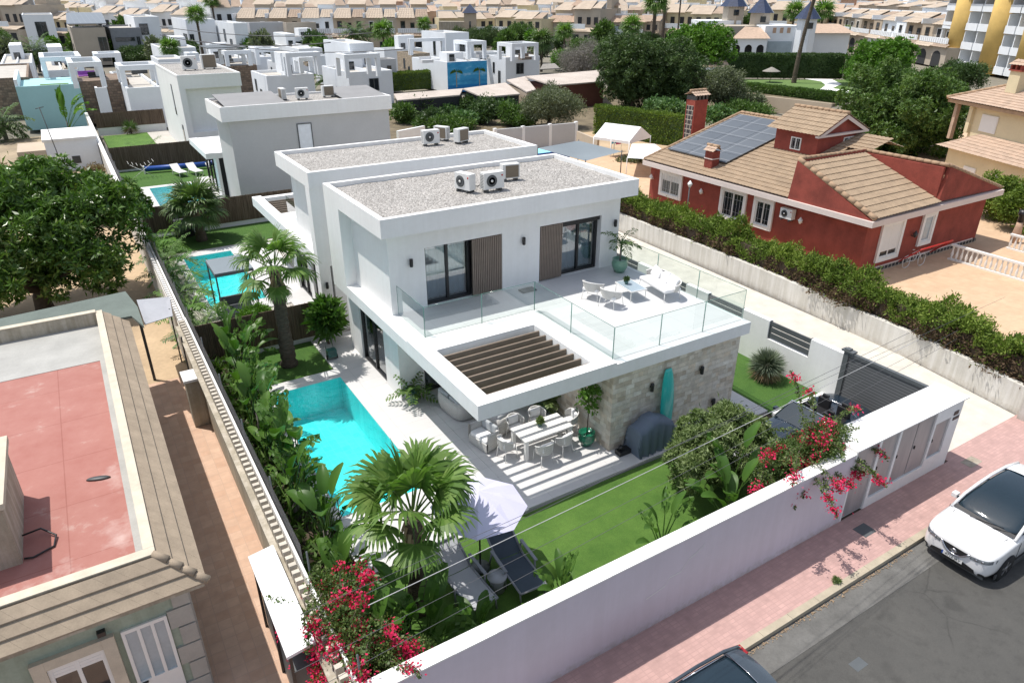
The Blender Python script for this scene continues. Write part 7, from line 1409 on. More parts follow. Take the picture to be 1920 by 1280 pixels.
# ------------------------------------------------------------------ middle distance and town
def hz(u, vb, vt, z0=0.0):
    """height of a vertical thing standing at photo point (u, vb) whose top shows at row vt"""
    p = at(u, vb, z0); lo, hi = 0.0, 60.0
    for _ in range(40):
        m_ = (lo + hi) / 2
        if proj((p.x, p.y, z0 + m_))[1] > vt: lo = m_
        else: hi = m_
    return p, lo
def sx(u, y, z, lo=-200, hi=900):
    for _ in range(50):
        m_ = (lo + hi) / 2
        if proj((m_, y, z))[0] < u: lo = m_
        else: hi = m_
    return lo
def sy(u, x, z, y0):
    lo, hi = y0, y0 + 60
    for _ in range(50):
        m_ = (lo + hi) / 2
        if proj((x, m_, z))[0] > u: lo = m_
        else: hi = m_
    return lo
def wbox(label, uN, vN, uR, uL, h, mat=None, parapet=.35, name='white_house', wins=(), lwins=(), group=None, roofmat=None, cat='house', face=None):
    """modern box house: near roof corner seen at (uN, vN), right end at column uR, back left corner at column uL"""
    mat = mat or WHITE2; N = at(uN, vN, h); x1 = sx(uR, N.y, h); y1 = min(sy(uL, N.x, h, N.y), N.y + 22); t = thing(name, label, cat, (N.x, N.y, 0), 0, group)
    b = MB(); b.box(N.x, x1, N.y, y1, 0, h - parapet, mat); b.box(N.x, x1, N.y, N.y + .25, h - parapet, h, mat); b.box(N.x, x1, y1 - .25, y1, h - parapet, h, mat); b.box(N.x, N.x + .25, N.y + .25, y1 - .25, h - parapet, h, mat); b.box(x1 - .25, x1, N.y + .25, y1 - .25, h - parapet, h, mat); part('wall', b, t)
    b = MB(); b.box(N.x + .25, x1 - .25, N.y + .25, y1 - .25, h - parapet, h - parapet + .02, roofmat or CONC); part('roof_deck', b, t)
    if face: b = MB(); b.box(N.x + .02, x1 - .02, N.y - .03, N.y - .003, .0, h - .05, face); part('painted_face', b, t)
    L = x1 - N.x; D = y1 - N.y; rg_ = random.Random(label)
    if L > 4 and D > 5 and mat in (WHITE2, WHITE) and h < 5.5:
        b = MB(); xa_ = N.x + L * rg_.choice((.3, .55)); b.box(xa_, xa_ + min(3.2, L * .42), y1 - D * .42, y1 - .26, h - parapet + .021, h + rg_.uniform(.9, 2.3), mat); o = part('stair_room', b, t); b = MB(); b.box(xa_ + .4, xa_ + 1.3, y1 - D * .42 - .04, y1 - D * .42 - .003, h - parapet + .1, h + .75, DKGL); part('door', b, o)
        b = MB(); b.box(N.x + L * .5, N.x + L * .5 + .15, N.y + .3, y1 - D * .45, h - parapet + .021, h + .1, mat); part('divider_wall', b, t)
    if not wins and not face and mat is not TANSTONE and mat is not FARSTONE:
        if rg_.random() < .45: a_ = rg_.uniform(.1, .6); wins = ((a_, a_ + .22, .45, .8),)
    if not lwins and not face and D > 6: a_ = rg_.uniform(.1, .4); lwins = ((a_, a_ + .12, .1, .55), (a_ + .3, a_ + .4, .45, .8))
    for (a, c, z0, z1) in wins: window(t, 'y', N.y, N.x + L * a, N.x + L * c, h * z0, h * z1, -1, GREYM, DKGL, .08, 1)
    for (a, c, z0, z1) in lwins: window(t, 'x', N.x, N.y + D * a, N.y + D * c, h * z0, h * z1, -1, GREYM, DKGL, .08, 0)
    return t, N, x1, y1
def pframe(label, u, v_, uR, uL, zt, zb, mat=None, th=.5, group='white pergola frames on the roof terraces'):
    mat = mat or WHITE2; N = at(u, v_, zt); x1 = sx(uR, N.y, zt); y1 = min(sy(uL, N.x, zt, N.y), N.y + 9); t = thing('pergola_frame', label, 'pergola', (N.x, N.y, zb), 0, group); b = MB()
    b.box(N.x, x1, N.y, N.y + th, zt - th, zt, mat); b.box(N.x, x1, y1 - th, y1, zt - th, zt, mat); b.box(N.x, N.x + th, N.y + th, y1 - th, zt - th, zt - .003, mat); b.box(x1 - th, x1, N.y + th, y1 - th, zt - th, zt - .003, mat); part('beams', b, t)
    for x, y in ((N.x, N.y), (x1 - th, N.y), (N.x, y1 - th), (x1 - th, y1 - th)): b = MB(); b.box(x, x + th, y, y + th, zb, zt - th - .001, mat); part('post', b, t)
    return t
W = wbox
W('white house with a pale blank end wall behind the cane fence', 237, 166, 300, 205, 4.3)
W('long low white house with roof terrace left of the two pergola houses', 499, 143, 588, 470, 4.2)
W('white house with a pillared roof pergola above the grey villa', 653, 136, 735, 603, 4.4, lwins=((.3, .5, .1, .5),))
W('taller white house with one narrow slit window', 655, 82, 700, 606, 7.2, lwins=((.5, .6, .2, .75),), name='white_house')
W('square tan stone-clad house block beside the small hedge', 773, 101, 806, 744, 4.6, TANSTONE)
W('white single storey annexe with a bright flat roof between stone block and mural', 800, 112, 838, 772, 4.2)
tt, N, x1_, y1_ = W('house whose end wall carries a blue beach mural', 838, 117, 913, 800, 4.3, face=MURAL)
b = MB(); b.box(N.x, x1_, N.y - .05, N.y - .031, 0, 1.0, SEAB); 
for (k, hh) in ((.22, 2.9), (.80, 3.0)):
    xx = N.x + (x1_ - N.x) * k; b.box(xx - .09, xx + .05, N.y - .06, N.y - .031, .7, hh, OLDW)
    for a in range(9): an = PI * a / 8; b.add([(xx, N.y - .07, hh), (xx + 1.1 * math.cos(an) - .1, N.y - .07, hh + .55 * math.sin(an) - .35), (xx + 1.0 * math.cos(an) + .05, N.y - .07, hh + .55 * math.sin(an) - .1)], [(0, 1, 2)], LAWN2)
part('painted_palms', b, tt)
W('plain white upper block with a grey side behind the mural house', 835, 62, 879, 790, 7.2, name='white_house')
W('white roof-terrace house right of the mural', 948, 108, 1012, 912, 4.6)
W('pale blue-shaded white house at the far left with a dark window', 40, 28, 98, 20, 8.6, wins=((.35, .72, .35, .8),))
t2, N2, xa, ya = W('beige house under a slanted roof of solar panels', 132, 53, 196, 97, 7.2, BEIGE, wins=((.72, .98, .1, .75),))
b = MB(); b.add([(N2.x - .5, N2.y, 8.0), (xa + .5, N2.y, 8.0), (xa + 1.5, ya, 9.6), (N2.x + .5, ya, 9.6), (N2.x - .5, N2.y, 7.85), (xa + .5, N2.y, 7.85), (xa + 1.5, ya, 9.45), (N2.x + .5, ya, 9.45)], [(0, 1, 2, 3), (7, 6, 5, 4), (0, 4, 5, 1), (1, 5, 6, 2), (2, 6, 7, 3), (3, 7, 4, 0)], SOLAR); part('solar_roof', b, t2)
W('slate grey box house with a long slot window', 205, 53, 263, 192, 7.0, mt('slate_render', (.26, .27, .29), .9), wins=((.12, .75, .62, .74), (.8, .92, .2, .75)))
W('bluish white house with two dark windows, left of the tall palm', 250, 32, 297, 217, 9.0, wins=((.15, .5, .6, .85), (.3, .7, .15, .42)))
W('white house with a bright side wall beside the thin palm', 347, 37, 402, 306, 8.0, lwins=((.05, .3, .3, .6),), wins=((.05, .2, .3, .6),))
W('white end house of the grey row with a dark glazed door', 437, 44, 463, 402, 7.6, wins=((.2, .6, .1, .45),))
W('grey-white row house with rooftop panels and two slim windows', 467, 43, 533, 458, 7.4, GREYW, wins=((.45, .55, .1, .6), (.75, .85, .1, .6)))
W('taupe row house with two slim windows', 536, 43, 592, 530, 7.4, BEIGE, wins=((.1, .2, .1, .6), (.42, .52, .1, .6)))
W('low white box house behind the shaggy palm, left of the terrace awning', 303, 91, 367, 282, 4.8, lwins=((.3, .45, .2, .6),))
W('rusty stone wall block right of the tall gravel-roofed villa', 433, 124, 481, 415, 4.2, FARSTONE, parapet=.1, name='stone_block', cat='building')
W('brown stone wall block at the far left edge', -60, 150, 53, -90, 4.4, FARSTONE, parapet=.2, name='stone_block', cat='building')
W('whitewashed low block with a roof terrace in front of the long cane fence', 178, 165, 200, 160, 4.0)
W('white house behind the first pergola frames at the left', 78, 133, 150, 60, 4.2)
W('low white terrace block under the striped awning', 384, 112, 462, 366, 4.4)
W('white terrace house just behind the pergola with hanging plants', 720, 93, 792, 700, 4.6)
W('small low house with a pale roof behind the roof pergolas at the centre', 560, 92, 604, 500, 4.4)
for i, (u, v_, uR, uL, zt, zb, l) in enumerate(((73, 108, 152, 70, 6.6, 4.2, 'wide white pergola frame at the left, above the turquoise house'), (127, 118, 190, 122, 6.8, 4.2, 'square white pergola frame next to the wide one'), (176, 101, 226, 172, 6.8, 4.3, 'small white pergola frame with a room behind'), (222, 124, 296, 214, 6.4, 4.3, 'white pergola frame beside the tall gravel-roofed villa'), (535, 100, 600, 528, 6.9, 4.2, 'white pergola frame with a tan awning'), (645, 103, 712, 626, 7.0, 4.4, 'white pillared pergola with terrace furniture'), (768, 73, 834, 764, 6.9, 4.4, 'thin white pergola frame left of the plain upper block'), (876, 78, 912, 850, 6.9, 4.3, 'white pergola over the beach mural house'), (960, 82, 1010, 932, 7.0, 4.6, 'white pergola at the right of the modern houses'))): pframe(l, u, v_, uR, uL, zt, zb)
t = thing('terrace_awning', 'dark striped terrace awning on a white frame', 'awning', tuple(at(390, 112, 4.4))); N = at(388, 92, 6.6); x1_ = sx(462, N.y, 6.6); b = MB(); b.box(N.x, x1_, N.y, N.y + 6, 6.6, 6.72, GREYM); part('sheet', b, t); 
for x in (N.x, x1_ - .12):
    for y in (N.y, N.y + 5.88): b = MB(); b.box(x, x + .12, y, y + .12, 4.4, 6.598, FWHITE); part('post', b, t)
for i, (uN, vN, uR, uL, h, m_, l) in enumerate(((470, 108, 520, 452, 4.6, WHITE2, 'small white house squeezed between the stone block and the terrace awning'), (520, 118, 560, 500, 4.3, WHITE2, 'white lower block in front of the tan awning pergola'), (600, 105, 640, 588, 4.4, WHITE2, 'narrow white block left of the pillared pergola'), (705, 112, 742, 690, 4.6, GREYW, 'grey shaded wall block right of the pillared pergola'), (120, 128, 160, 105, 4.2, BEIGE, 'cream wall block between the two left pergola frames'), (296, 112, 345, 282, 4.2, WHITE2, 'white courtyard block behind the tall gravel-roofed villa'), (400, 92, 440, 384, 5.0, GREYW, 'grey flat-roofed block behind the terrace awning'), (540, 70, 600, 520, 4.8, WHITE2, 'white low house under the taupe row'), (0, 120, 60, -30, 4.0, WHITE2, 'long white garden wall block at the far left'), (880, 100, 945, 862, 4.4, WHITE2, 'white curved-looking block between mural and roof terraces'), (690, 72, 760, 676, 4.2, BEIGE2, 'sand-coloured low block under the terraced row'))): W(l, uN, vN, uR, uL, h, m_)
for i, (u, v_, uR, uL, zt, zb, l) in enumerate(((420, 96, 470, 408, 6.4, 4.4, 'white pergola frame right of the dark awning'), (478, 92, 525, 466, 6.6, 4.5, 'long white pergola frame with dark shade under it'), (560, 108, 596, 548, 6.2, 4.3, 'low white pergola frame with a seat below'), (350, 100, 372, 344, 6.2, 4.4, 'slim white frame beside the shaggy palm'))): pframe(l, u, v_, uR, uL, zt, zb)
T_BOX = []
for i, (u, v_) in enumerate(((668, 118), (690, 120), (560, 122), (586, 124), (245, 135), (262, 138), (165, 148), (184, 150), (905, 108), (985, 112), (800, 118), (425, 116))):
    p = at(u, v_, 4.3); r0_ = thing('terrace_lounge_set', ['dark rattan sofa under the pillared pergola', 'rattan armchair beside the pillared pergola post', 'beige terrace sofa beneath the tan awning', 'beige terrace box seat near the tan awning', 'tan bar counter on the left roof terrace', 'dark stool on the left roof terrace', 'purple-brown round chair above the brown stone wall', 'black round chair above the brown stone wall', 'grey bench under the mural house pergola', 'brown hot tub box on the right roof terrace', 'pale bench on the stone block terrace', 'dark terrace sofa under the awning'][i], 'outdoor seat', tuple(p)); b = MB(); m_ = [DKGREY, GREYM, BEIGE, TANSTONE, BEIGE2, DKGREY, PURPLE, BLACK, GREYW, SLATW, CUSH, GREYM][i]; b.box(-.9, .9, -.45, .45, .0, .42, m_); part('seat', b, r0_, local=True); b = MB(); b.box(-.9, .9, .46, .62, .0, .85, m_); part('backrest', b, r0_, local=True)
# low garden buildings
def lowroof(label, pts, h, drop, mat, wallmat=None, th=.15):
    q = [at(u, v_, h if i in (0, 1) else h - drop) for i, (u, v_) in enumerate(pts)]; t = thing('garden_shed', label, 'shed', tuple(at(pts[3][0], pts[3][1], 0))); b = MB(); lo = [p - Vector((0, 0, th)) for p in q]; b.add(q + lo, [(0, 1, 2, 3), (7, 6, 5, 4), (0, 4, 5, 1), (1, 5, 6, 2), (2, 6, 7, 3), (3, 7, 4, 0)], mat); part('roof', b, t)
    if wallmat: b = MB(); c = sum(q, Vector()) / 4; w_ = [c.lerp(p, .96) for p in q]; b.prism([(p.x, p.y) for p in w_], 0, h - drop - th - .02, wallmat); part('wall', b, t)
    return t
lowroof('long low shed with a pale corrugated roof above the vegetable beds', [(738, 176), (868, 166), (862, 178), (745, 188)], 2.9, .35, CORR, DARKIN)  # its walls are a dark box standing in for open shade under the roof
lowroof('second pale shed roof at an angle beside the first', [(868, 166), (948, 155), (975, 176), (905, 182)], 3.0, .4, CORR, DARKIN)  # dark box again, painted as the shade below an open roof
lowroof('brick-red barn with a pale patched roof behind the bare tree', [(985, 143), (1120, 132), (1135, 152), (1035, 160)], 3.6, .5, CORR, mt('dark_brick', (.13, .05, .035), .95))
lowroof('small cream outbuilding with a gently pitched roof by the olive tree', [(950, 150), (985, 143), (1005, 168), (988, 172)], 3.2, .4, CORR, BEIGE2)
lowroof('small tile-roofed pump house beside the tall clipped hedge', [(1322, 113), (1362, 113), (1368, 125), (1314, 125)], 3.4, .7, TILE2, WHITE2)
lowroof('thatched garden shelter behind the dead tree', [(1018, 120), (1040, 119), (1050, 128), (1012, 130)], 2.8, .5, THATCH, None)
p0, p1 = at(1345, 172, 1.6), at(1560, 196, 1.6); wallseg('sandy ochre wall below the clipped hedge of the shared lawn', (p0.x, p0.y), (p1.x, p1.y), 1.7, .3, BEIGE2)
p0, p1 = at(1395, 163, 1.6), at(1590, 184, 1.6)
def hedgebox(label, p0, p1, th, h, seed, lm, n, ln=.3):
    t = thing('clipped_hedge', label, 'hedge', (p0.x, p0.y, 0)); d = (p1 - p0); d.z = 0; L = d.length; az = math.atan2(d.y, d.x); V_, br = hedge_cloud(seed, 0, L, 0, th, 0, h, n, ln, ln * .45, .6); t.rotation_euler = (0, 0, az)
    part('foliage', npmesh('foliage', V_, 4, [lm]), t, local=True); b = MB(); b.box(.15, L - .15, .15, th - .15, 0, h - .15, L_DARK); part('inner_twigs', b, t, local=True); return t
hedgebox('low clipped hedge in front of the shared lawn', at(1390, 172, 0), at(1580, 194, 0), 1.6, 1.1, 201, L_MID, 8000)
hedgebox('tall dark clipped hedge behind the shared lawn', at(1350, 146, 0), at(1578, 148, 0), 1.6, 3.9, 202, L_DARK, 16000)
hedgebox('tall dark clipped hedge at the right side of the shared lawn', at(1578, 148, 0), at(1625, 163, 0), 1.6, 3.6, 203, L_MID, 6000)
hedgebox('small bright conifer hedge below the stone block', at(738, 172, 0), at(832, 165, 0), 1.4, 2.6, 204, L_CYP, 8000, .22)
hedgebox('brownish conifer hedge behind the party tent', at(1112, 252, .0), at(1300, 282, 0), 1.3, 2.9, 205, L_CYP, 15000, .2)
q = [at(u, v_, .02) for u, v_ in ((1380, 150), (1600, 150), (1650, 175), (1560, 190), (1380, 172))]; b = MB(); b.prism([(p.x, p.y) for p in q], -.3, .03, FARLAWN); struct('shared_lawn', b)
q = [at(u, v_, .05) for u, v_ in ((1510, 148), (1560, 149), (1578, 158), (1560, 166), (1592, 170), (1590, 176), (1535, 170), (1548, 160), (1540, 153))]; b = MB(); b.prism([(p.x, p.y) for p in q], .0, .06, WHITE); struct('pool_path', b)
for i, (u, vb, vt) in enumerate(((1443, 155, 126), (1608, 163, 138))):
    p, h = hz(u, vb, vt); t = thing('thatch_parasol', ['thatched parasol on the shared lawn left of the leaning palm trunk', 'thatched parasol at the right end of the shared lawn'][i], 'parasol', tuple(p), 0, 'thatched parasols'); b = MB(); b.tube([(0, 0, 0), (0, 0, h)], .06, TRUNK, 6); part('pole', b, t, local=True); b = MB(); b.lathe([(1.5, h - .7), (1.4, h - .62), (.1, h)], (0, 0, 0), THATCH, 14); part('canopy', b, t, local=True)
# villa with navy pyramid roofs
def U(u, v_, z=0): return at(u, v_, z)
rz0 = math.atan2(-.523, .852)
V = thing('tower_villa', 'white villa with navy pyramid-roofed turrets and arched porches', 'villa', tuple(U(1462, 126)), rz0); V.scale = (1.12, 1.12, 1.12); V.location.z = 1.6
def towr(x, y, r_, h, mat=None):
    b = MB(); b.lathe([(r_, 0), (r_, h)], (x, y, 0), mat or WHITE2, 8, smooth=False); o = part('turret', b, V, local=True); b = MB(); b.lathe([(r_ * 1.35, h), (r_ * 1.3, h + .1), (.08, h + r_ * 1.5), (.03, h + r_ * 1.5 + 1)], (x, y, 0), NAVYTILE, 8, smooth=False); part('pyramid_roof', b, o, local=True); b = MB(); b.box(x - .5, x + .5, y - r_ - .02, y - r_ + .1, h - 1.6, h - .6, DKGL); part('arched_window', b, o, local=True)
towr(4.2, 1.5, 1.8, 6.6); towr(-2.0, 9, 1.9, 7.4, BEIGE); towr(-5.2, 16, 2.1, 8.4, BEIGE)
b = MB(); b.box(-3, 3.6, 2, 12, 0, 5.4, WHITE2); b.box(-9, -3, 6, 16, 0, 5.2, BEIGE); b.box(-12, -4, 14, 22, 0, 5.9, WHITE2); b.box(6, 14, 5, 12, 0, 4.2, WHITE2); part('wall', b, V, local=True)
b = MB(); b.add([(-9.8, -1, 3.42), (-2.8, -1, 3.42), (-2.8, 4.5, 5.0), (-6, 4.5, 5.2)], [(0, 1, 2, 3)], TILE2); b.add([(-14, 3, 3.62), (-9.2, 3, 3.62), (-9.2, 8, 5.2), (-11, 8, 5.2)], [(0, 1, 2, 3)], TILE2); b.box(-9.5, -3.3, .4, .5, 0, 3.3, DARKIN); b.box(-13.7, -9.9, 4.4, 4.5, 0, 3.5, DARKIN); b.add([(5.6, 4, 4.1), (14.5, 4, 4.1), (14.5, 12, 5.4), (5.6, 12, 5.4)], [(0, 1, 2, 3)], TILE2); part('roof', b, V, local=True)
def arcade(x0, x1, y, h, n):
    b = MB(); wd = (x1 - x0) / n
    for i in range(n):
        c = x0 + wd * (i + .5); r_ = wd * .32; out = [(x0 + wd * i, 0), (x0 + wd * i, h), (x0 + wd * (i + 1), h), (x0 + wd * (i + 1), 0), (c + r_, 0)] + [(c + r_ * math.cos(a * PI / 8), h * .5 + r_ * math.sin(a * PI / 8)) for a in range(9)] + [(c - r_, 0)]; b.vprism(out, y, y + .3, WHITE2)
    return b
part('arcade', arcade(-9.6, -3.2, -.6, 3.4, 3), V, local=True); part('arcade', arcade(-13.8, -9.8, 3.4, 3.6, 2), V, local=True)
b = MB(); b.box(-2.2, 2.2, 1.9, 1.99, 0, 2.8, PALEPANE); part('garage_door', b, V, local=True)
b = MB(); [b.box(-1.6 + k * 1.3, -1.0 + k * 1.3, 1.93, 1.99, 4.2, 5.1, PEACH) for k in range(3)]; part('lattice_block', b, V, local=True)
# ------------------------------------------------------------------ terraced houses
def town_template(seed):
    rg = random.Random(seed); t = thing('terraced_house', 'x', 'house', (0, -500, 0)); wm = [BEIGE, BEIGE2, WHITE2, BEIGE2][seed % 4]; w_ = 7.4
    b = MB(); b.box(0, w_, 0, 10, 0, 6.2, wm); b.box(0, w_, -2.6, -.0, 0, 3.0, wm); b.box(-.12, .12, -2.6, 10, 6.2, 7.0, WHITE2); part('wall', b, t, local=True)
    b = MB(); q_ = .5 * (seed % 2); tiles(b, (-.3, -.7 - q_, 6.1), (w_ * .6, -.7 - q_, 6.1), (w_ * .6 - .5, 3.4, 7.8), (.7, 3.4, 7.8), FARTILE, .6, .9, .07, 3); part('roof', b, t, local=True); b = MB(); tiles(b, (w_ * .6, -.2, 6.25), (w_ + .2, -.2, 6.25), (w_ - .3, 3.4, 7.6), (w_ * .6 + .1, 3.4, 7.6), FARTILE2 if seed % 2 else FARTILE, .6, .9, .07, 3); part('roof', b, t, local=True); b = MB(); tiles(b, (-.1, -3.5, 2.9), (w_ * .55, -3.5, 2.9), (w_ * .55, -2.45, 3.5), (-.1, -2.45, 3.5), FARTILE, .6, .6, .07, 3); tiles(b, (w_ * .55, -3.1, 3.0), (w_ + .1, -3.1, 3.0), (w_ + .1, -2.45, 3.45), (w_ * .55, -2.45, 3.45), FARTILE2, .6, .6, .07, 3); part('porch_roof', b, t, local=True)
    b = MB(); b.box(.2, w_ - .2, 3.4, 3.6, 6.2, 7.9, WHITE2); b.box(w_ * .45, w_ - .4, 5.5, 9.5, 6.2, 8.6, wm); b.add([(w_ * .4, 5, 8.5), (w_ - .2, 5, 8.5), (w_ - .2, 9.8, 9.4), (w_ * .4, 9.8, 9.4)], [(0, 1, 2, 3)], FARTILE); part('roof_terrace', b, t, local=True)
    b = MB(); b.box(.3, w_ - .3, -2.6, -2.5, 3.55, 4.35, WHITE2); [b.box(.3 + k * .5, .42 + k * .5, -2.62, -2.6, 3.6, 4.25, GREYW) for k in range(14)]; part('balcony', b, t, local=True)
    for (x0, x1, z0, z1) in ((.9, 2.0, 3.9, 5.6), (3.2, 4.2, 4.2, 5.3), (5.4, 6.5, 3.9, 5.6)): f = MB(); f.box(x0, x1, -.06, -.003, z0, z1, TRUNK if seed % 2 else FWHITE); o = part('window', f, t, local=True); g = MB(); g.box(x0 + .12, x1 - .12, -.08, -.061, z0 + .12, z1 - .12, DKGL); part('pane', g, o, local=True)
    r_ = 1.0
    for c in (1.9, 5.3): b = MB(); pts = [(c - r_, .0), (c + r_, 0)] + [(c + r_ * math.cos(a * PI / 8), 1.5 + r_ * math.sin(a * PI / 8)) for a in range(9)]; b.vprism([(c - r_, 0)] + [(c - r_ * math.cos(a * PI / 8), 1.4 + r_ * math.sin(a * PI / 8)) for a in range(9)] + [(c + r_, 0)], -2.64, -2.61, DARKIN); part('porch_arch', b, t, local=True)
    if seed % 3 == 1: b = MB(); b.add([(1, -5.0, 2.2), (5, -5.0, 2.2), (5, -2.7, 3.0), (1, -2.7, 3.0)], [(0, 1, 2, 3)], AWN); part('awning', b, t, local=True)
    return t
TT = [town_template(i) for i in range(4)]; used = set()
def place_town(k, loc, rz, label, group, sc=1.0):
    if k not in used: used.add(k); o = TT[k]; o.location = loc; o.rotation_euler = (0, 0, rz); o.scale = (sc,) * 3; o['label'] = label; o['group'] = group; return o
    return dup(TT[k], loc, rz, label, group, sc)
def rowpx(desc, u0, v0, u1, v1, n, group, h=1.22):
    a = at(u0, v0, 0); b_ = at(u1, v1, 0); d = (b_ - a) / n; rz = math.atan2(d.y, d.x); s = d.length / 7.4
    for i in range(n):
        NTH = ('leftmost', 'second from the left', 'third from the left', 'fourth from the left', 'fifth from the left', 'sixth from the left', 'seventh from the left', 'eighth from the left', 'ninth from the left'); p = a + d * i; o = place_town((i * 3 + int(u0)) % 4, tuple(p), rz, desc + ', ' + NTH[i], group); o.scale = (s, 1.1, h); 
G1 = 'beige terraced houses behind the modern villas'
rowpx('salmon-roofed house in the row above the central palms', 452, 99, 805, 97, 6, G1, 1.3)
rowpx('sandy terraced house in the row beyond the navy-capped turret', 790, 78, 1030, 80, 5, G1 + ', second row', 1.25)
rowpx('small terraced house in the upper-left row', 195, 52, 470, 56, 9, G1 + ', upper left', 1.2)
rowpx('balconied terraced house in the nearer upper-right row', 1545, 80, 1795, 128, 6, 'terraced houses at the upper right', 1.25)
rowpx('terraced house in the rear upper-right row', 1600, 58, 1800, 75, 7, 'terraced houses at the upper right, rear row', 1.2)
rowpx('pale terraced house in the row beyond the street', 1400, 50, 1600, 52, 7, 'terraced houses beyond the street', 1.2)
rowpx('terraced house in the row behind the corner block', 1010, 58, 1190, 60, 5, 'terraced houses behind the beige corner block', 1.25)
# beige corner block
V = thing('corner_block', 'broad beige apartment house with wide salmon tiled eaves and a roof room', 'house', tuple(at(1120, 86)), rz0)
b = MB(); b.box(-13, 13, 0, 12, 0, 6.3, BEIGE); b.box(-15.5, -13, 2, 12, 0, 6.0, BEIGE2); b.box(13, 18, 3, 12, 0, 6.0, BEIGE2); b.box(-7, 6, 4.5, 11, 6.3, 10.5, BEIGE2); part('wall', b, V, local=True)
b = MB(); tiles(b, (-15.8, -.8, 6.2), (13.6, -.8, 6.2), (12, 3.6, 7.9), (-13, 3.6, 7.9), TILE2, .5, .8, .06, 4); tiles(b, (13.6, -.8, 6.2), (18.6, 2.6, 6.2), (17, 6, 7.6), (12, 3.6, 7.9), TILE2, .5, .8, .06, 4); tiles(b, (-8, 3.8, 10.4), (7, 3.8, 10.4), (6, 7.5, 11.8), (-6, 7.5, 11.8), TILE2, .5, .8, .06, 4); part('roof', b, V, local=True)
b = MB(); b.box(-12, -5, 3.6, 3.9, 7.4, 8.4, WHITE2); b.box(-2, 11, 3.6, 3.9, 7.4, 8.4, WHITE2); b.box(-2, 7, -1.6, -1.5, 3.1, 4.0, WHITE2); part('parapet', b, V, local=True)
for x in (-9.5, -4.5, 1.2, 4.5, 8.6): f = MB(); f.box(x, x + 1.5, -.06, -.003, 3.4, 5.4, TRUNK); o = part('window', f, V, local=True); g = MB(); g.box(x + .2, x + 1.3, -.08, -.061, 3.6, 5.2, PALEPANE); part('pane', g, o, local=True)
t = thing('turret', 'slim cream turret with a navy pyramid cap among the terraced houses', 'turret', tuple(at(883, 86)), rz0); b = MB(); b.box(-1.7, 1.7, -1.7, 1.7, 0, 8.6, BEIGE2); b.box(-9, -1.7, -1, 3, 0, 6.4, OLDW); part('wall', b, t, local=True); b = MB(); b.lathe([(3.1, 8.6), (.05, 11.0)], (0, 0, 0), NAVYTILE, 4, T=Matrix.Rotation(PI / 4, 4, 'Z'), smooth=False); part('pyramid_roof', b, t, local=True); b = MB(); b.box(-.25, .25, -1.76, -1.703, 3, 6.5, DKGL); part('slot_window', b, t, local=True)
# yellow apartment block
a0 = at(1752, 122); a1 = at(1900, 150); d = (a1 - a0); az = math.atan2(d.y, d.x); V = thing('apartment_block', 'four storey apartment block with mustard round towers and white balconies', 'apartment building', tuple(a0), az); L = d.length + 14
b = MB(); b.box(-4, L, 3.2, 14, 0, 15.5, BEIGE2); part('wall', b, V, local=True)
for x in (4.9, 18.6, 30.0): b = MB(); b.lathe([(2.4, 0), (2.4, 16.5)], (x, 1.6, 0), MUST, 24); o = part('round_tower', b, V, local=True); b = MB(); b.lathe([(.35, 0), (.35, .05), (.001, .05)], (0, 0, 0), DKGL, 12, T=Matrix.Translation((x - .5, -.12, 11.6)) @ Matrix.Rotation(PI / 2, 4, 'X')); part('porthole', b, o, local=True)
for fl in range(4):
    z = 3.4 * fl + .6
    for (xa, xb) in ((-2, 2.4), (7.4, 11.6), (11.9, 16.1), (21.1, 24.3), (24.6, 27.6)):
        b = MB(); b.box(xa, xb, .6, 3.19, z - .35, z, WHITE2); b.box(xa, xb, .6, .75, z, z + .95, WHITE2); b.box(xa, xa + .25, .76, 3.19, z, z + 2.9, WHITE2); part('balcony', b, V, local=True); g = MB(); g.box(xa + .5, xb - .4, 3.12, 3.19, z + .05, z + 2.3, DARKIN); part('balcony_door', g, V, local=True)
b = MB(); tiles(b, (-5, -.4, 13.9), (L, -.4, 13.9), (L, 4, 15.2), (-5, 4, 15.2), TILE2, .5, .8, .06, 4); part('roof', b, V, local=True)
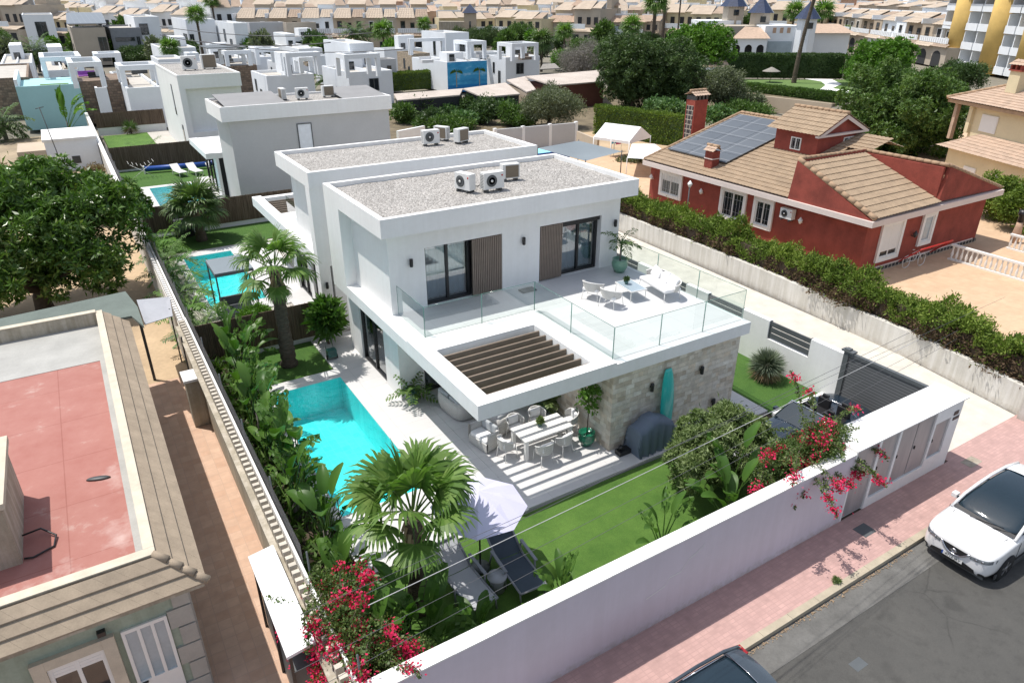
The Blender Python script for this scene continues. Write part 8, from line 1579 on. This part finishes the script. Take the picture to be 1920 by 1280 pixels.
# far terraces: single mesh houses
def far_mesh(seed):
    rg = random.Random(seed); b = MB(); wm = [BEIGE, BEIGE2, WHITE2, PEACH, BEIGE, WHITE2, YELW, WHITE][seed]; tl = [FARTILE, FARTILE2, FARTILE, TILE2, FARTILE, FARTILE2, FARTILE, FARTILE][seed]; n = 2
    for k in range(n):
        x = k * 6.5; y0 = rg.choice((0, 0, -1.6, 1.4)); h = 6.2 + rg.uniform(-.5, .9); b.box(x, x + 6.5, y0, 9.5, 0, h, wm)
        hip = rg.uniform(.8, 2.2); b.add([(x - .3, y0 - .6, h - .05), (x + 4.4, y0 - .6, h - .05), (x + 4.4 - hip * .3, y0 + 3.4, h + 1.5), (x + hip * .5, y0 + 3.4, h + 1.5)], [(0, 1, 2, 3)], tl); b.add([(x + 4.4, y0 - .2, h + .1), (x + 6.7, y0 - .2, h + .1), (x + 6.4, y0 + 3.4, h + 1.35), (x + 4.6, y0 + 3.4, h + 1.35)], [(0, 1, 2, 3)], [tl, FARTILE2][rg.randrange(2)])
        b.box(x + .4, x + 6.2, y0 + 3.4, y0 + 3.7, h, h + 1.75, WHITE2); 
        if rg.random() < .7: b.box(x + 2.6, x + 6, 5.4, 9.2, h, h + 2.6, wm); b.add([(x + 2.3, 5, h + 2.6), (x + 6.3, 5, h + 2.6), (x + 5.8, 8, h + 3.4), (x + 2.8, 8, h + 3.4)], [(0, 1, 2, 3)], tl)
        b.box(x + .2, x + .6, 8.6, 9.0, h, h + 2.2, WHITE2)
        b.add([(x + .1, y0 - 2.8, 2.9), (x + 6.3, y0 - 2.8, 2.9), (x + 6.3, y0 - .05, 3.6), (x + .1, y0 - .05, 3.6)], [(0, 1, 2, 3)], tl); b.box(x + .4, x + rg.uniform(3.2, 6.1), y0 - 2.6, y0 - 2.4, 3.4, 4.3, WHITE2); b.box(x + .3, x + 6.2, y0 - 2.4, y0 - .02, 0, 2.88, wm)
        for xx in (1, 3.2, 5): b.box(x + xx, x + xx + .95, y0 - .08, y0 - .01, 4.1, 5.5, DARKIN)
        for xx in (.9, 3.9): b.box(x + xx, x + xx + 1.6, y0 - 2.46, y0 - 2.405, .2, 2.3, DARKIN)
        b.add([(x - .015, 1.5, 2.0), (x - .015, 2.6, 2.0), (x - .015, 2.6, 3.2), (x - .015, 1.5, 3.2)], [(0, 3, 2, 1)], DARKIN)
    return b.mesh('far_house')
FM = [far_mesh(i) for i in range(8)]; rg = random.Random(77); cnt = 0
vd = Vector((.523, .852)); rd = Vector((.852, -.523))
for dist, gap in ((232, 16.5), (268, 16), (305, 16), (348, 16.5), (400, 17.5), (460, 19), (540, 22), (640, 26)):
    half = dist * .79; n = int(2 * half / gap); off = rg.uniform(-6, 6); turn = rg.uniform(-.3, .3)
    for i in range(n):
        s_ = -half + (i + .5) * 2 * half / n + off
        if i % 5 == 0: turn = rg.choice((-.55, -.3, 0, .15, .35, .6)); back = rg.uniform(-7, 7)
        if rg.random() < .04: continue
        p = vd * (dist + back + rg.uniform(-1, 1)) + rd * s_; u, v_ = proj((p.x, p.y, 0))
        if 1255 < u < 1420 and v_ > 26 and dist < 330: continue
        if u > 1590 and dist < 300: continue
        sc = 1.12 + .2 * rg.random()
        o = bpy.data.objects.new('terraced_house', FM[rg.randrange(8)]); COL.objects.link(o); o.location = (p.x, p.y, 0); o.rotation_euler = (0, 0, rz0 + turn); o.scale = (sc, sc, sc * rg.uniform(.88, 1.22)); tagp(o, 'small beige house with salmon roofs in the distant rows', 'house', 'distant terraced houses'); cnt += 1
rg = random.Random(9)
for i in range(84):
    dist = rg.uniform(215, 430); s_ = rg.uniform(-.78, .78) * dist; p = vd * dist + rd * s_; r_ = rg.uniform(1.8, 3.6)
    if i == 0: FT = [npmesh('crown', crown(900 + k, [(0, 0, 4.4, 2.4, 2.4, 2.4), (1.2, .4, 3.4, 1.7, 1.7, 1.6)], 26, .9, .5, .4), 4, [(L_DARK, L_MID, L_BRIGHT)[k]]) for k in range(3)]; TB = MB(); TB.tube([(0, 0, 0), (0, 0, 3.5)], .25, TRUNK, 6); TBm = TB.mesh('trunk')
    t = thing('garden_tree', 'small green tree between the distant terraced houses', 'tree', (p.x, p.y, 0), 0, 'trees between distant houses'); t.scale = (r_ / 2.4,) * 3
    for nm, me in (('crown', FT[i % 3]), ('trunk', TBm)): o = bpy.data.objects.new(nm, me); COL.objects.link(o); o.parent = t
# far street with cars
q = [at(u, v_, .0) for u, v_ in ((1262, 60), (1290, 60), (1420, 118), (1300, 118))]; b = MB(); b.prism([(p.x, p.y) for p in (at(1285, 34), at(1335, 34), at(1500, 100), at(1500, 132), at(1250, 120))], -.3, -.28, GUTTER); struct('far_street', b)
def far_car(label, u, v_, rz, mat):
    p = at(u, v_, 0); t = thing('parked_car', label, 'car', tuple(p), rz, 'cars on the far street'); b = MB(); loft(b, [[(x, 0, .3), (x, w_, .35), (x, w_, .7), (x, w_ * .92, zt), (x, 0, zt + .03)] for x, w_, zt in ((-2.1, .7, .7), (-1.9, .85, .85), (-.9, .88, .95), (1.4, .88, .98), (2.0, .82, .9), (2.1, .7, .7))], mat); part('body', b, t, local=True)
    b = MB(); loft(b, [[(x, 0, .9), (x, w_, .92), (x, w_ * .85, zt - .03), (x, 0, zt)] for x, w_, zt in ((-1.0, .8, .96), (-.4, .8, 1.4), (.9, .8, 1.42), (1.6, .78, 1.0))], CARGL); part('windows', b, t, local=True)
    b = MB(); [b.tube([(x, y - .1, .3), (x, y + .1, .3)], .3, TYRE, 10) for x in (-1.3, 1.3) for y in (-.75, .75)]; part('wheels', b, t, local=True)
far_car('pale blue car parked by the orange wall on the far street', 1228, 78, rz0, PALEPANE); far_car('white car with dark windows parked up the far street', 1278, 46, rz0 + 1.2, CPAINT); far_car('small dark car higher up the far street', 1262, 34, rz0 + 1.0, DPAINT)
p = at(1222, 74, 0); b = MB(); b.box(p.x - 2, p.x + 3.5, p.y + 4, p.y + 4.6, 0, 3.4, PEACH); solo('garden_wall', b, 'orange rendered wall block behind the pale blue car', 'wall', loc=(p.x, p.y, 0))
# ------------------------------------------------------------------ trees of the middle distance
def tpx(label, cat, uc, vc, wpx, hpx, vb, lm, seed, dens=1.0, ln=.34, wd=.13, nb=7, sub=.36, whorl=0, name='leafy_tree', group=None, trunk=True, dz=0):
    """crown centred at (uc,vc) px, size wpx x hpx, standing at row vb"""
    p = at(uc, vb, 0); dist = (Vector((p.x, p.y, 0)) - Vector((0, 0, CAMZ))).length; k = dist / F_PX * .97; _, zc = hz(uc, vb, vc); rx = wpx * k / 2; rz = max(.5, hpx * k / 2 * 1.02); zc = max(zc, rz * .8); rg = random.Random(seed); bl = []
    for i in range(nb):
        a = 2 * PI * i / nb + rg.uniform(-.3, .3); e = .52 if i else 0; s = .50 + .14 * rg.random()
        bl.append((rx * e * math.cos(a), rx * e * math.sin(a), zc + rz * rg.uniform(-.35, .42) * (1 if i else .4), rx * s, rx * s, rz * (s + .08)))
    bl.append((0, 0, zc, rx * .62, rx * .62, rz * .75)); f = ln * wd / .0442
    return tree(label, cat, (p.x, p.y, 0), bl, lm, 85 / f * dens / max(.6, (rx / 3) ** .25), ln, wd, seed, trunk, sub, whorl, r0=.06 * rx + .05, name=name, group=group, fork=.3)
T = tpx
T('big dark evergreen tree left of the twin dark crowns behind the yard', 'tree', 1185, 148, 128, 138, 208, L_DARK, 301, nb=9, ln=.36, wd=.10, whorl=3600, sub=.26); T('big dark evergreen tree, right one of the twin dark crowns', 'tree', 1258, 155, 120, 125, 208, L_DARK, 302, nb=9, ln=.36, wd=.10, whorl=3300, sub=.26)
T('bright green round tree beside the far street', 'tree', 1305, 93, 112, 92, 150, L_BRIGHT, 303, nb=9, ln=.5, wd=.17, whorl=2200, sub=.28); T('grey-green olive tree in front of the cream outbuilding', 'olive tree', 1030, 196, 112, 84, 240, L_OLIVE, 304, ln=.26, wd=.07, dens=1.2); T('grey-green olive tree behind the tall red chimney', 'olive tree', 1342, 168, 108, 78, 212, L_OLIVE, 305, ln=.28, wd=.08, dens=1.2)
T('bright green tree in front of the terraced houses at right', 'tree', 1643, 116, 92, 66, 165, L_BRIGHT, 306, ln=.5, wd=.17, whorl=1800, sub=.28); T('large dense green tree between the red and the yellow house', 'tree', 1672, 222, 185, 150, 300, L_MID, 307, nb=11, ln=.32, wd=.11, whorl=5200, sub=.26); T('mid green tree joined to the large one behind the turret', 'tree', 1738, 222, 80, 90, 290, L_MID, 308, nb=8, ln=.32, wd=.11, whorl=1600, sub=.28); T('rounded tree with bronze tips before the mustard towers', 'tree', 1793, 140, 82, 46, 175, L_DARK, 309)
T('green tree in front of the terraced porches at right', 'tree', 1700, 158, 90, 44, 190, L_MID, 310); T('leggy fig bush with pale leaves behind the hedge', 'shrub', 1252, 203, 92, 42, 228, L_FIG, 311, ln=.3, wd=.2, trunk=False, name='fig_bush'); T('fig bush right of the red chimney', 'shrub', 1350, 218, 60, 36, 240, L_FIG, 312, ln=.3, wd=.2, trunk=False, name='fig_bush'); T('yellow-green bush behind the solar roof', 'shrub', 1400, 205, 90, 30, 222, L_MID, 313, trunk=False, name='bush'); T('grey-green young olive by the ochre wall', 'shrub', 1408, 190, 50, 34, 212, L_OLIVE, 314, trunk=False, name='bush')
T('dark orange tree in the vegetable garden, the middle one', 'tree', 880, 195, 50, 46, 218, L_DARK, 315, name='orange_tree'); T('dark garden bush under the long shed roof', 'shrub', 785, 205, 66, 44, 222, L_DARK, 316, trunk=False, name='bush'); T('pale fig bush in the vegetable garden', 'shrub', 838, 207, 56, 34, 220, L_FIG, 317, trunk=False, name='fig_bush', ln=.3, wd=.2); T('bright lower hedge clump in the vegetable garden', 'shrub', 850, 232, 90, 32, 245, L_MID, 318, trunk=False, name='bush'); T('leafy vegetable-garden shrub near the cream outbuilding', 'shrub', 935, 200, 62, 40, 220, L_FIG, 319, trunk=False, name='fig_bush'); T('low garden shrub next to the pebbled wall', 'shrub', 985, 225, 50, 26, 240, L_MID, 320, trunk=False, name='bush'); T('dark shrub under the olive tree', 'shrub', 800, 232, 50, 20, 240, L_MID, 321, trunk=False, name='bush')
T('green orange bush under the pale shed roof', 'shrub', 760, 214, 56, 40, 232, L_MID, 351, trunk=False, name='bush'); T('dark leafy bush before the angled shed roof', 'shrub', 905, 212, 70, 50, 232, L_DARK, 352, trunk=False, name='bush'); T('bright bush before the sheds, centre', 'shrub', 868, 222, 60, 34, 240, L_FIG, 353, trunk=False, name='fig_bush', ln=.3, wd=.2); T('bushy shrub filling the bed left of the olive tree', 'shrub', 960, 214, 60, 44, 236, L_MID, 354, trunk=False, name='bush'); T('dense shrub beside the white wall stub', 'shrub', 818, 222, 60, 40, 240, L_DARK, 355, trunk=False, name='bush')
T('small bright bush on the roof edge of the grey villa', 'shrub', 717, 171, 34, 18, 182, L_FIG, 322, trunk=False, name='bush'); T('round dark-leaved tree beside the slate box house', 'tree', 264, 102, 58, 32, 122, L_DARK, 323); T('dark bush at the far left edge below the pale house', 'shrub', 12, 106, 50, 34, 122, L_OLIVE, 324, trunk=False, name='bush'); T('tall leafy tree at the far left edge', 'tree', 5, 72, 44, 42, 95, L_MID, 325)
T('mass of green garden trees in front of the second terrace row', 'tree', 905, 72, 60, 42, 98, L_DARK, 326); T('leafy tree right of the cream turret', 'tree', 965, 66, 70, 44, 95, L_MID, 327); T('green garden tree left of the twin dark crowns', 'tree', 1110, 105, 90, 60, 135, L_MID, 328); T('low green tree in front of the beige corner block', 'tree', 1165, 88, 80, 36, 110, L_MID, 329); T('green garden shrub before the corner block', 'shrub', 1060, 112, 60, 40, 130, L_BRIGHT, 330); T('small tree behind the navy-capped villa', 'tree', 1540, 56, 60, 26, 75, L_DARK, 331); T('bare grey leafless tree by the brick-red barn', 'tree', 1085, 128, 78, 92, 172, L_GREY, 332, dens=.35, ln=.5, wd=.03, name='bare_tree'); T('yellow-green shrubs beside the lane wall corner', 'shrub', 1180, 308, 60, 26, 318, L_OLIVE, 333, trunk=False, name='bush')
for i, (u, v_, w_, h_) in enumerate(((1420, 60, 40, 22), (620, 40, 30, 14), (1180, 30, 40, 30), (1330, 12, 60, 14), (1215, 75, 50, 30), (1470, 80, 34, 18))): T(['small tree by the navy pyramids', 'little green tree within the first terrace row', 'trees up the street beside the corner block', 'far green trees at the head of the street', 'green tree at the foot of the tall palm trunk', 'shrub before the arched porch'][i], 'tree', u, v_, w_, h_, v_ + h_ * .8, L_MID if i % 2 else L_DARK, 340 + i)
def ppx(label, u, vb, vt, seed, kind='fan', R=1.6, nf=26, lm=None, group='palms among the houses', tr=.22, lean=(0, 0), nseg=16):
    p, h = hz(u, vb, vt); h = max(.8, h)
    if kind == 'fan': return fan_palm(label, (p.x, p.y, 0), h, nf, R * .55, R, seed, lm=lm or L_PALM, skirt=.5, trunk_r=tr, nseg=nseg, group=group, droop=.7, lean=lean)
    return feather_palm(label, (p.x, p.y, 0), h, nf, R * 1.9, seed, lm or L_PALMD, tr, 1.0, 22, .07, .5, group)
ppx('slim fan palm in front of the white row houses', 383, 116, 30, 401, R=1.9, tr=.28); ppx('shaggy fan palm rising behind the tall gravel-roofed villa', 330, 148, 92, 402, R=1.5, nf=34); ppx('broad feather palm below the pale blue-shaded house', 78, 136, 96, 403, 'f', 2.2, 34, L_PALMD, tr=.4); ppx('distant fan palm at the top edge, upper left', 410, 84, 3, 404, R=2.2, tr=.3); ppx('distant fan palm at the top edge beside the rooftop tanks', 505, 84, 3, 405, R=2.0, tr=.3)
ppx('dense dark feather palm on the central roof terrace', 672, 126, 64, 406, 'f', 1.9, 40, L_PALMD); ppx('fan palm right of the dense dark one', 722, 116, 60, 407, R=2.1); ppx('small fan palm against the terraced house', 798, 104, 47, 408, R=1.6); ppx('fan palm with feathery crown right of the roof pergolas', 1015, 135, 80, 409, R=2.0, nf=34, lm=L_PALMD); ppx('fan palm in front of the beige corner block', 1180, 110, 52, 410, R=2.3); ppx('fan palm between corner block and roof pergolas', 1057, 110, 62, 411, R=2.0); ppx('fan palm behind the navy turrets, left one', 1480, 86, 24, 412, R=2.6, tr=.35); ppx('fan palm behind the navy turrets, right one', 1532, 92, 24, 413, R=2.7, tr=.35); ppx('tall shaggy fan palm beside the far street', 1222, 100, 8, 414, R=2.6, nf=36, tr=.5); ppx('thin palm standing in the gap left of the shaggy one', 1268, 88, -20, 415, R=2.2, tr=.25); ppx('palm behind the terrace row at the right', 1585, 88, 62, 416, R=1.7); ppx('feathery palm at the left edge of the turquoise house', 12, 262, 235, 417, 'f', 1.6, 26, L_PALMD, tr=.2); ppx('palm tuft by the house end wall behind the cane fence', 130, 120, 108, 418, R=1.2); ppx('bushy palms at the foot of the mural house side', 465, 165, 155, 419, R=1.3)
ppx('tallest palm trunk, its crown above the picture, left of the bright green tree', 1240, 92, -40, 420, R=2.4, tr=.48); ppx('leaning palm trunk on the shared lawn, crown above the picture', 1488, 156, -60, 421, R=2.5, tr=.33, lean=(1.6, -1.0))
ppx('small feather palm by the white wall behind the solar-sheeted villa', 612, 165, 150, 422, 'f', 1.3, 22, L_PALMD, tr=.15)
paddle_plant('big grey-green paddle-leaved clump right of the mural', tuple(at(965, 140, 0)), 26, 3.2, 2.0, .9, 430, lm=L_FIG, spread=.8)
# street lamp poles far away
for i, (u, vb, vt) in enumerate(((1302, 55, -5), (1283, 70, -5), (1365, 44, 0), (163, 88, 12), (545, 82, 10))): p, h = hz(u, vb, vt); b = MB(); b.tube([(0, 0, 0), (0, 0, h)], [.14, .09], GREYM, 6); b.tube([(0, 0, h - .2), (.9, 0, h)], .06, GREYM, 5); solo('street_lamp', b, ['slim lamp post left in the far street', 'lamp post beside the thin palm on the far street', 'lamp post at the head of the far street', 'thin mast above the beige solar house', 'thin mast before the taupe row house'][i], 'lamp post', 'distant lamp posts', loc=(0, 0, 0)).location = tuple(p)
# greenery squeezed between the modern houses
rg = random.Random(41); GT = [npmesh('crown', crown(950 + k, [(0, 0, 1.6, 1.2, 1.2, 1.2), (.7, .3, 1.2, .9, .8, .9), (-.5, -.4, 1.9, .8, .8, .7)], 130, .42, .2, .4), 4, [(L_DARK, L_MID, L_BRIGHT, L_OLIVE)[k]]) for k in range(4)]; GB = MB(); GB.tube([(0, 0, 0), (0, 0, 1.6)], .12, TRUNK, 6); GBm = GB.mesh('trunk')
for i, (u, v_) in enumerate(((58, 136), (160, 112), (232, 118), (300, 126), (352, 126), (412, 128), (470, 112), (498, 128), (596, 120), (610, 132), (640, 112), (700, 104), (742, 112), (752, 94), (815, 96), (860, 92), (930, 96), (950, 110), (1000, 98), (1025, 104), (420, 100), (545, 90), (105, 100), (20, 128), (180, 92), (770, 76), (735, 128), (1015, 116), (1045, 98), (1130, 92))):
    p = at(u, v_, 0); s_ = rg.uniform(1.1, 2.1); t = thing('garden_tree', 'leafy garden tree wedged between the flat-roofed white houses, ' + ('bushy and dark', 'mid green', 'bright green', 'greyish olive green')[i % 4], 'tree', tuple(p), rg.uniform(0, 6), 'garden trees between the white houses'); t.scale = (s_, s_, s_ * rg.uniform(.9, 1.3))
    for nm, me in (('crown', GT[i % 4]), ('trunk', GBm)): o = bpy.data.objects.new(nm, me); COL.objects.link(o); o.parent = t
for i, (u0, v0, u1, v1, z) in enumerate(((300, 50, 700, 62, 9.0), (300, 66, 620, 80, 8.4), (380, 78, 760, 92, 7.6))):
    a = at(u0, v0, z); b_ = at(u1, v1, z); pts = [a.lerp(b_, k / 12) - Vector((0, 0, 3.2 * (k / 12) * (1 - k / 12))) for k in range(13)]; c = MB(); c.tube(pts, .05, CABLE, 4); solo('overhead_cable', c, ['upper sagging wire strung across the white row houses', 'middle sagging wire across the white row houses', 'lower sagging wire over the roof pergolas'][i], 'cable', 'wires over the modern houses')
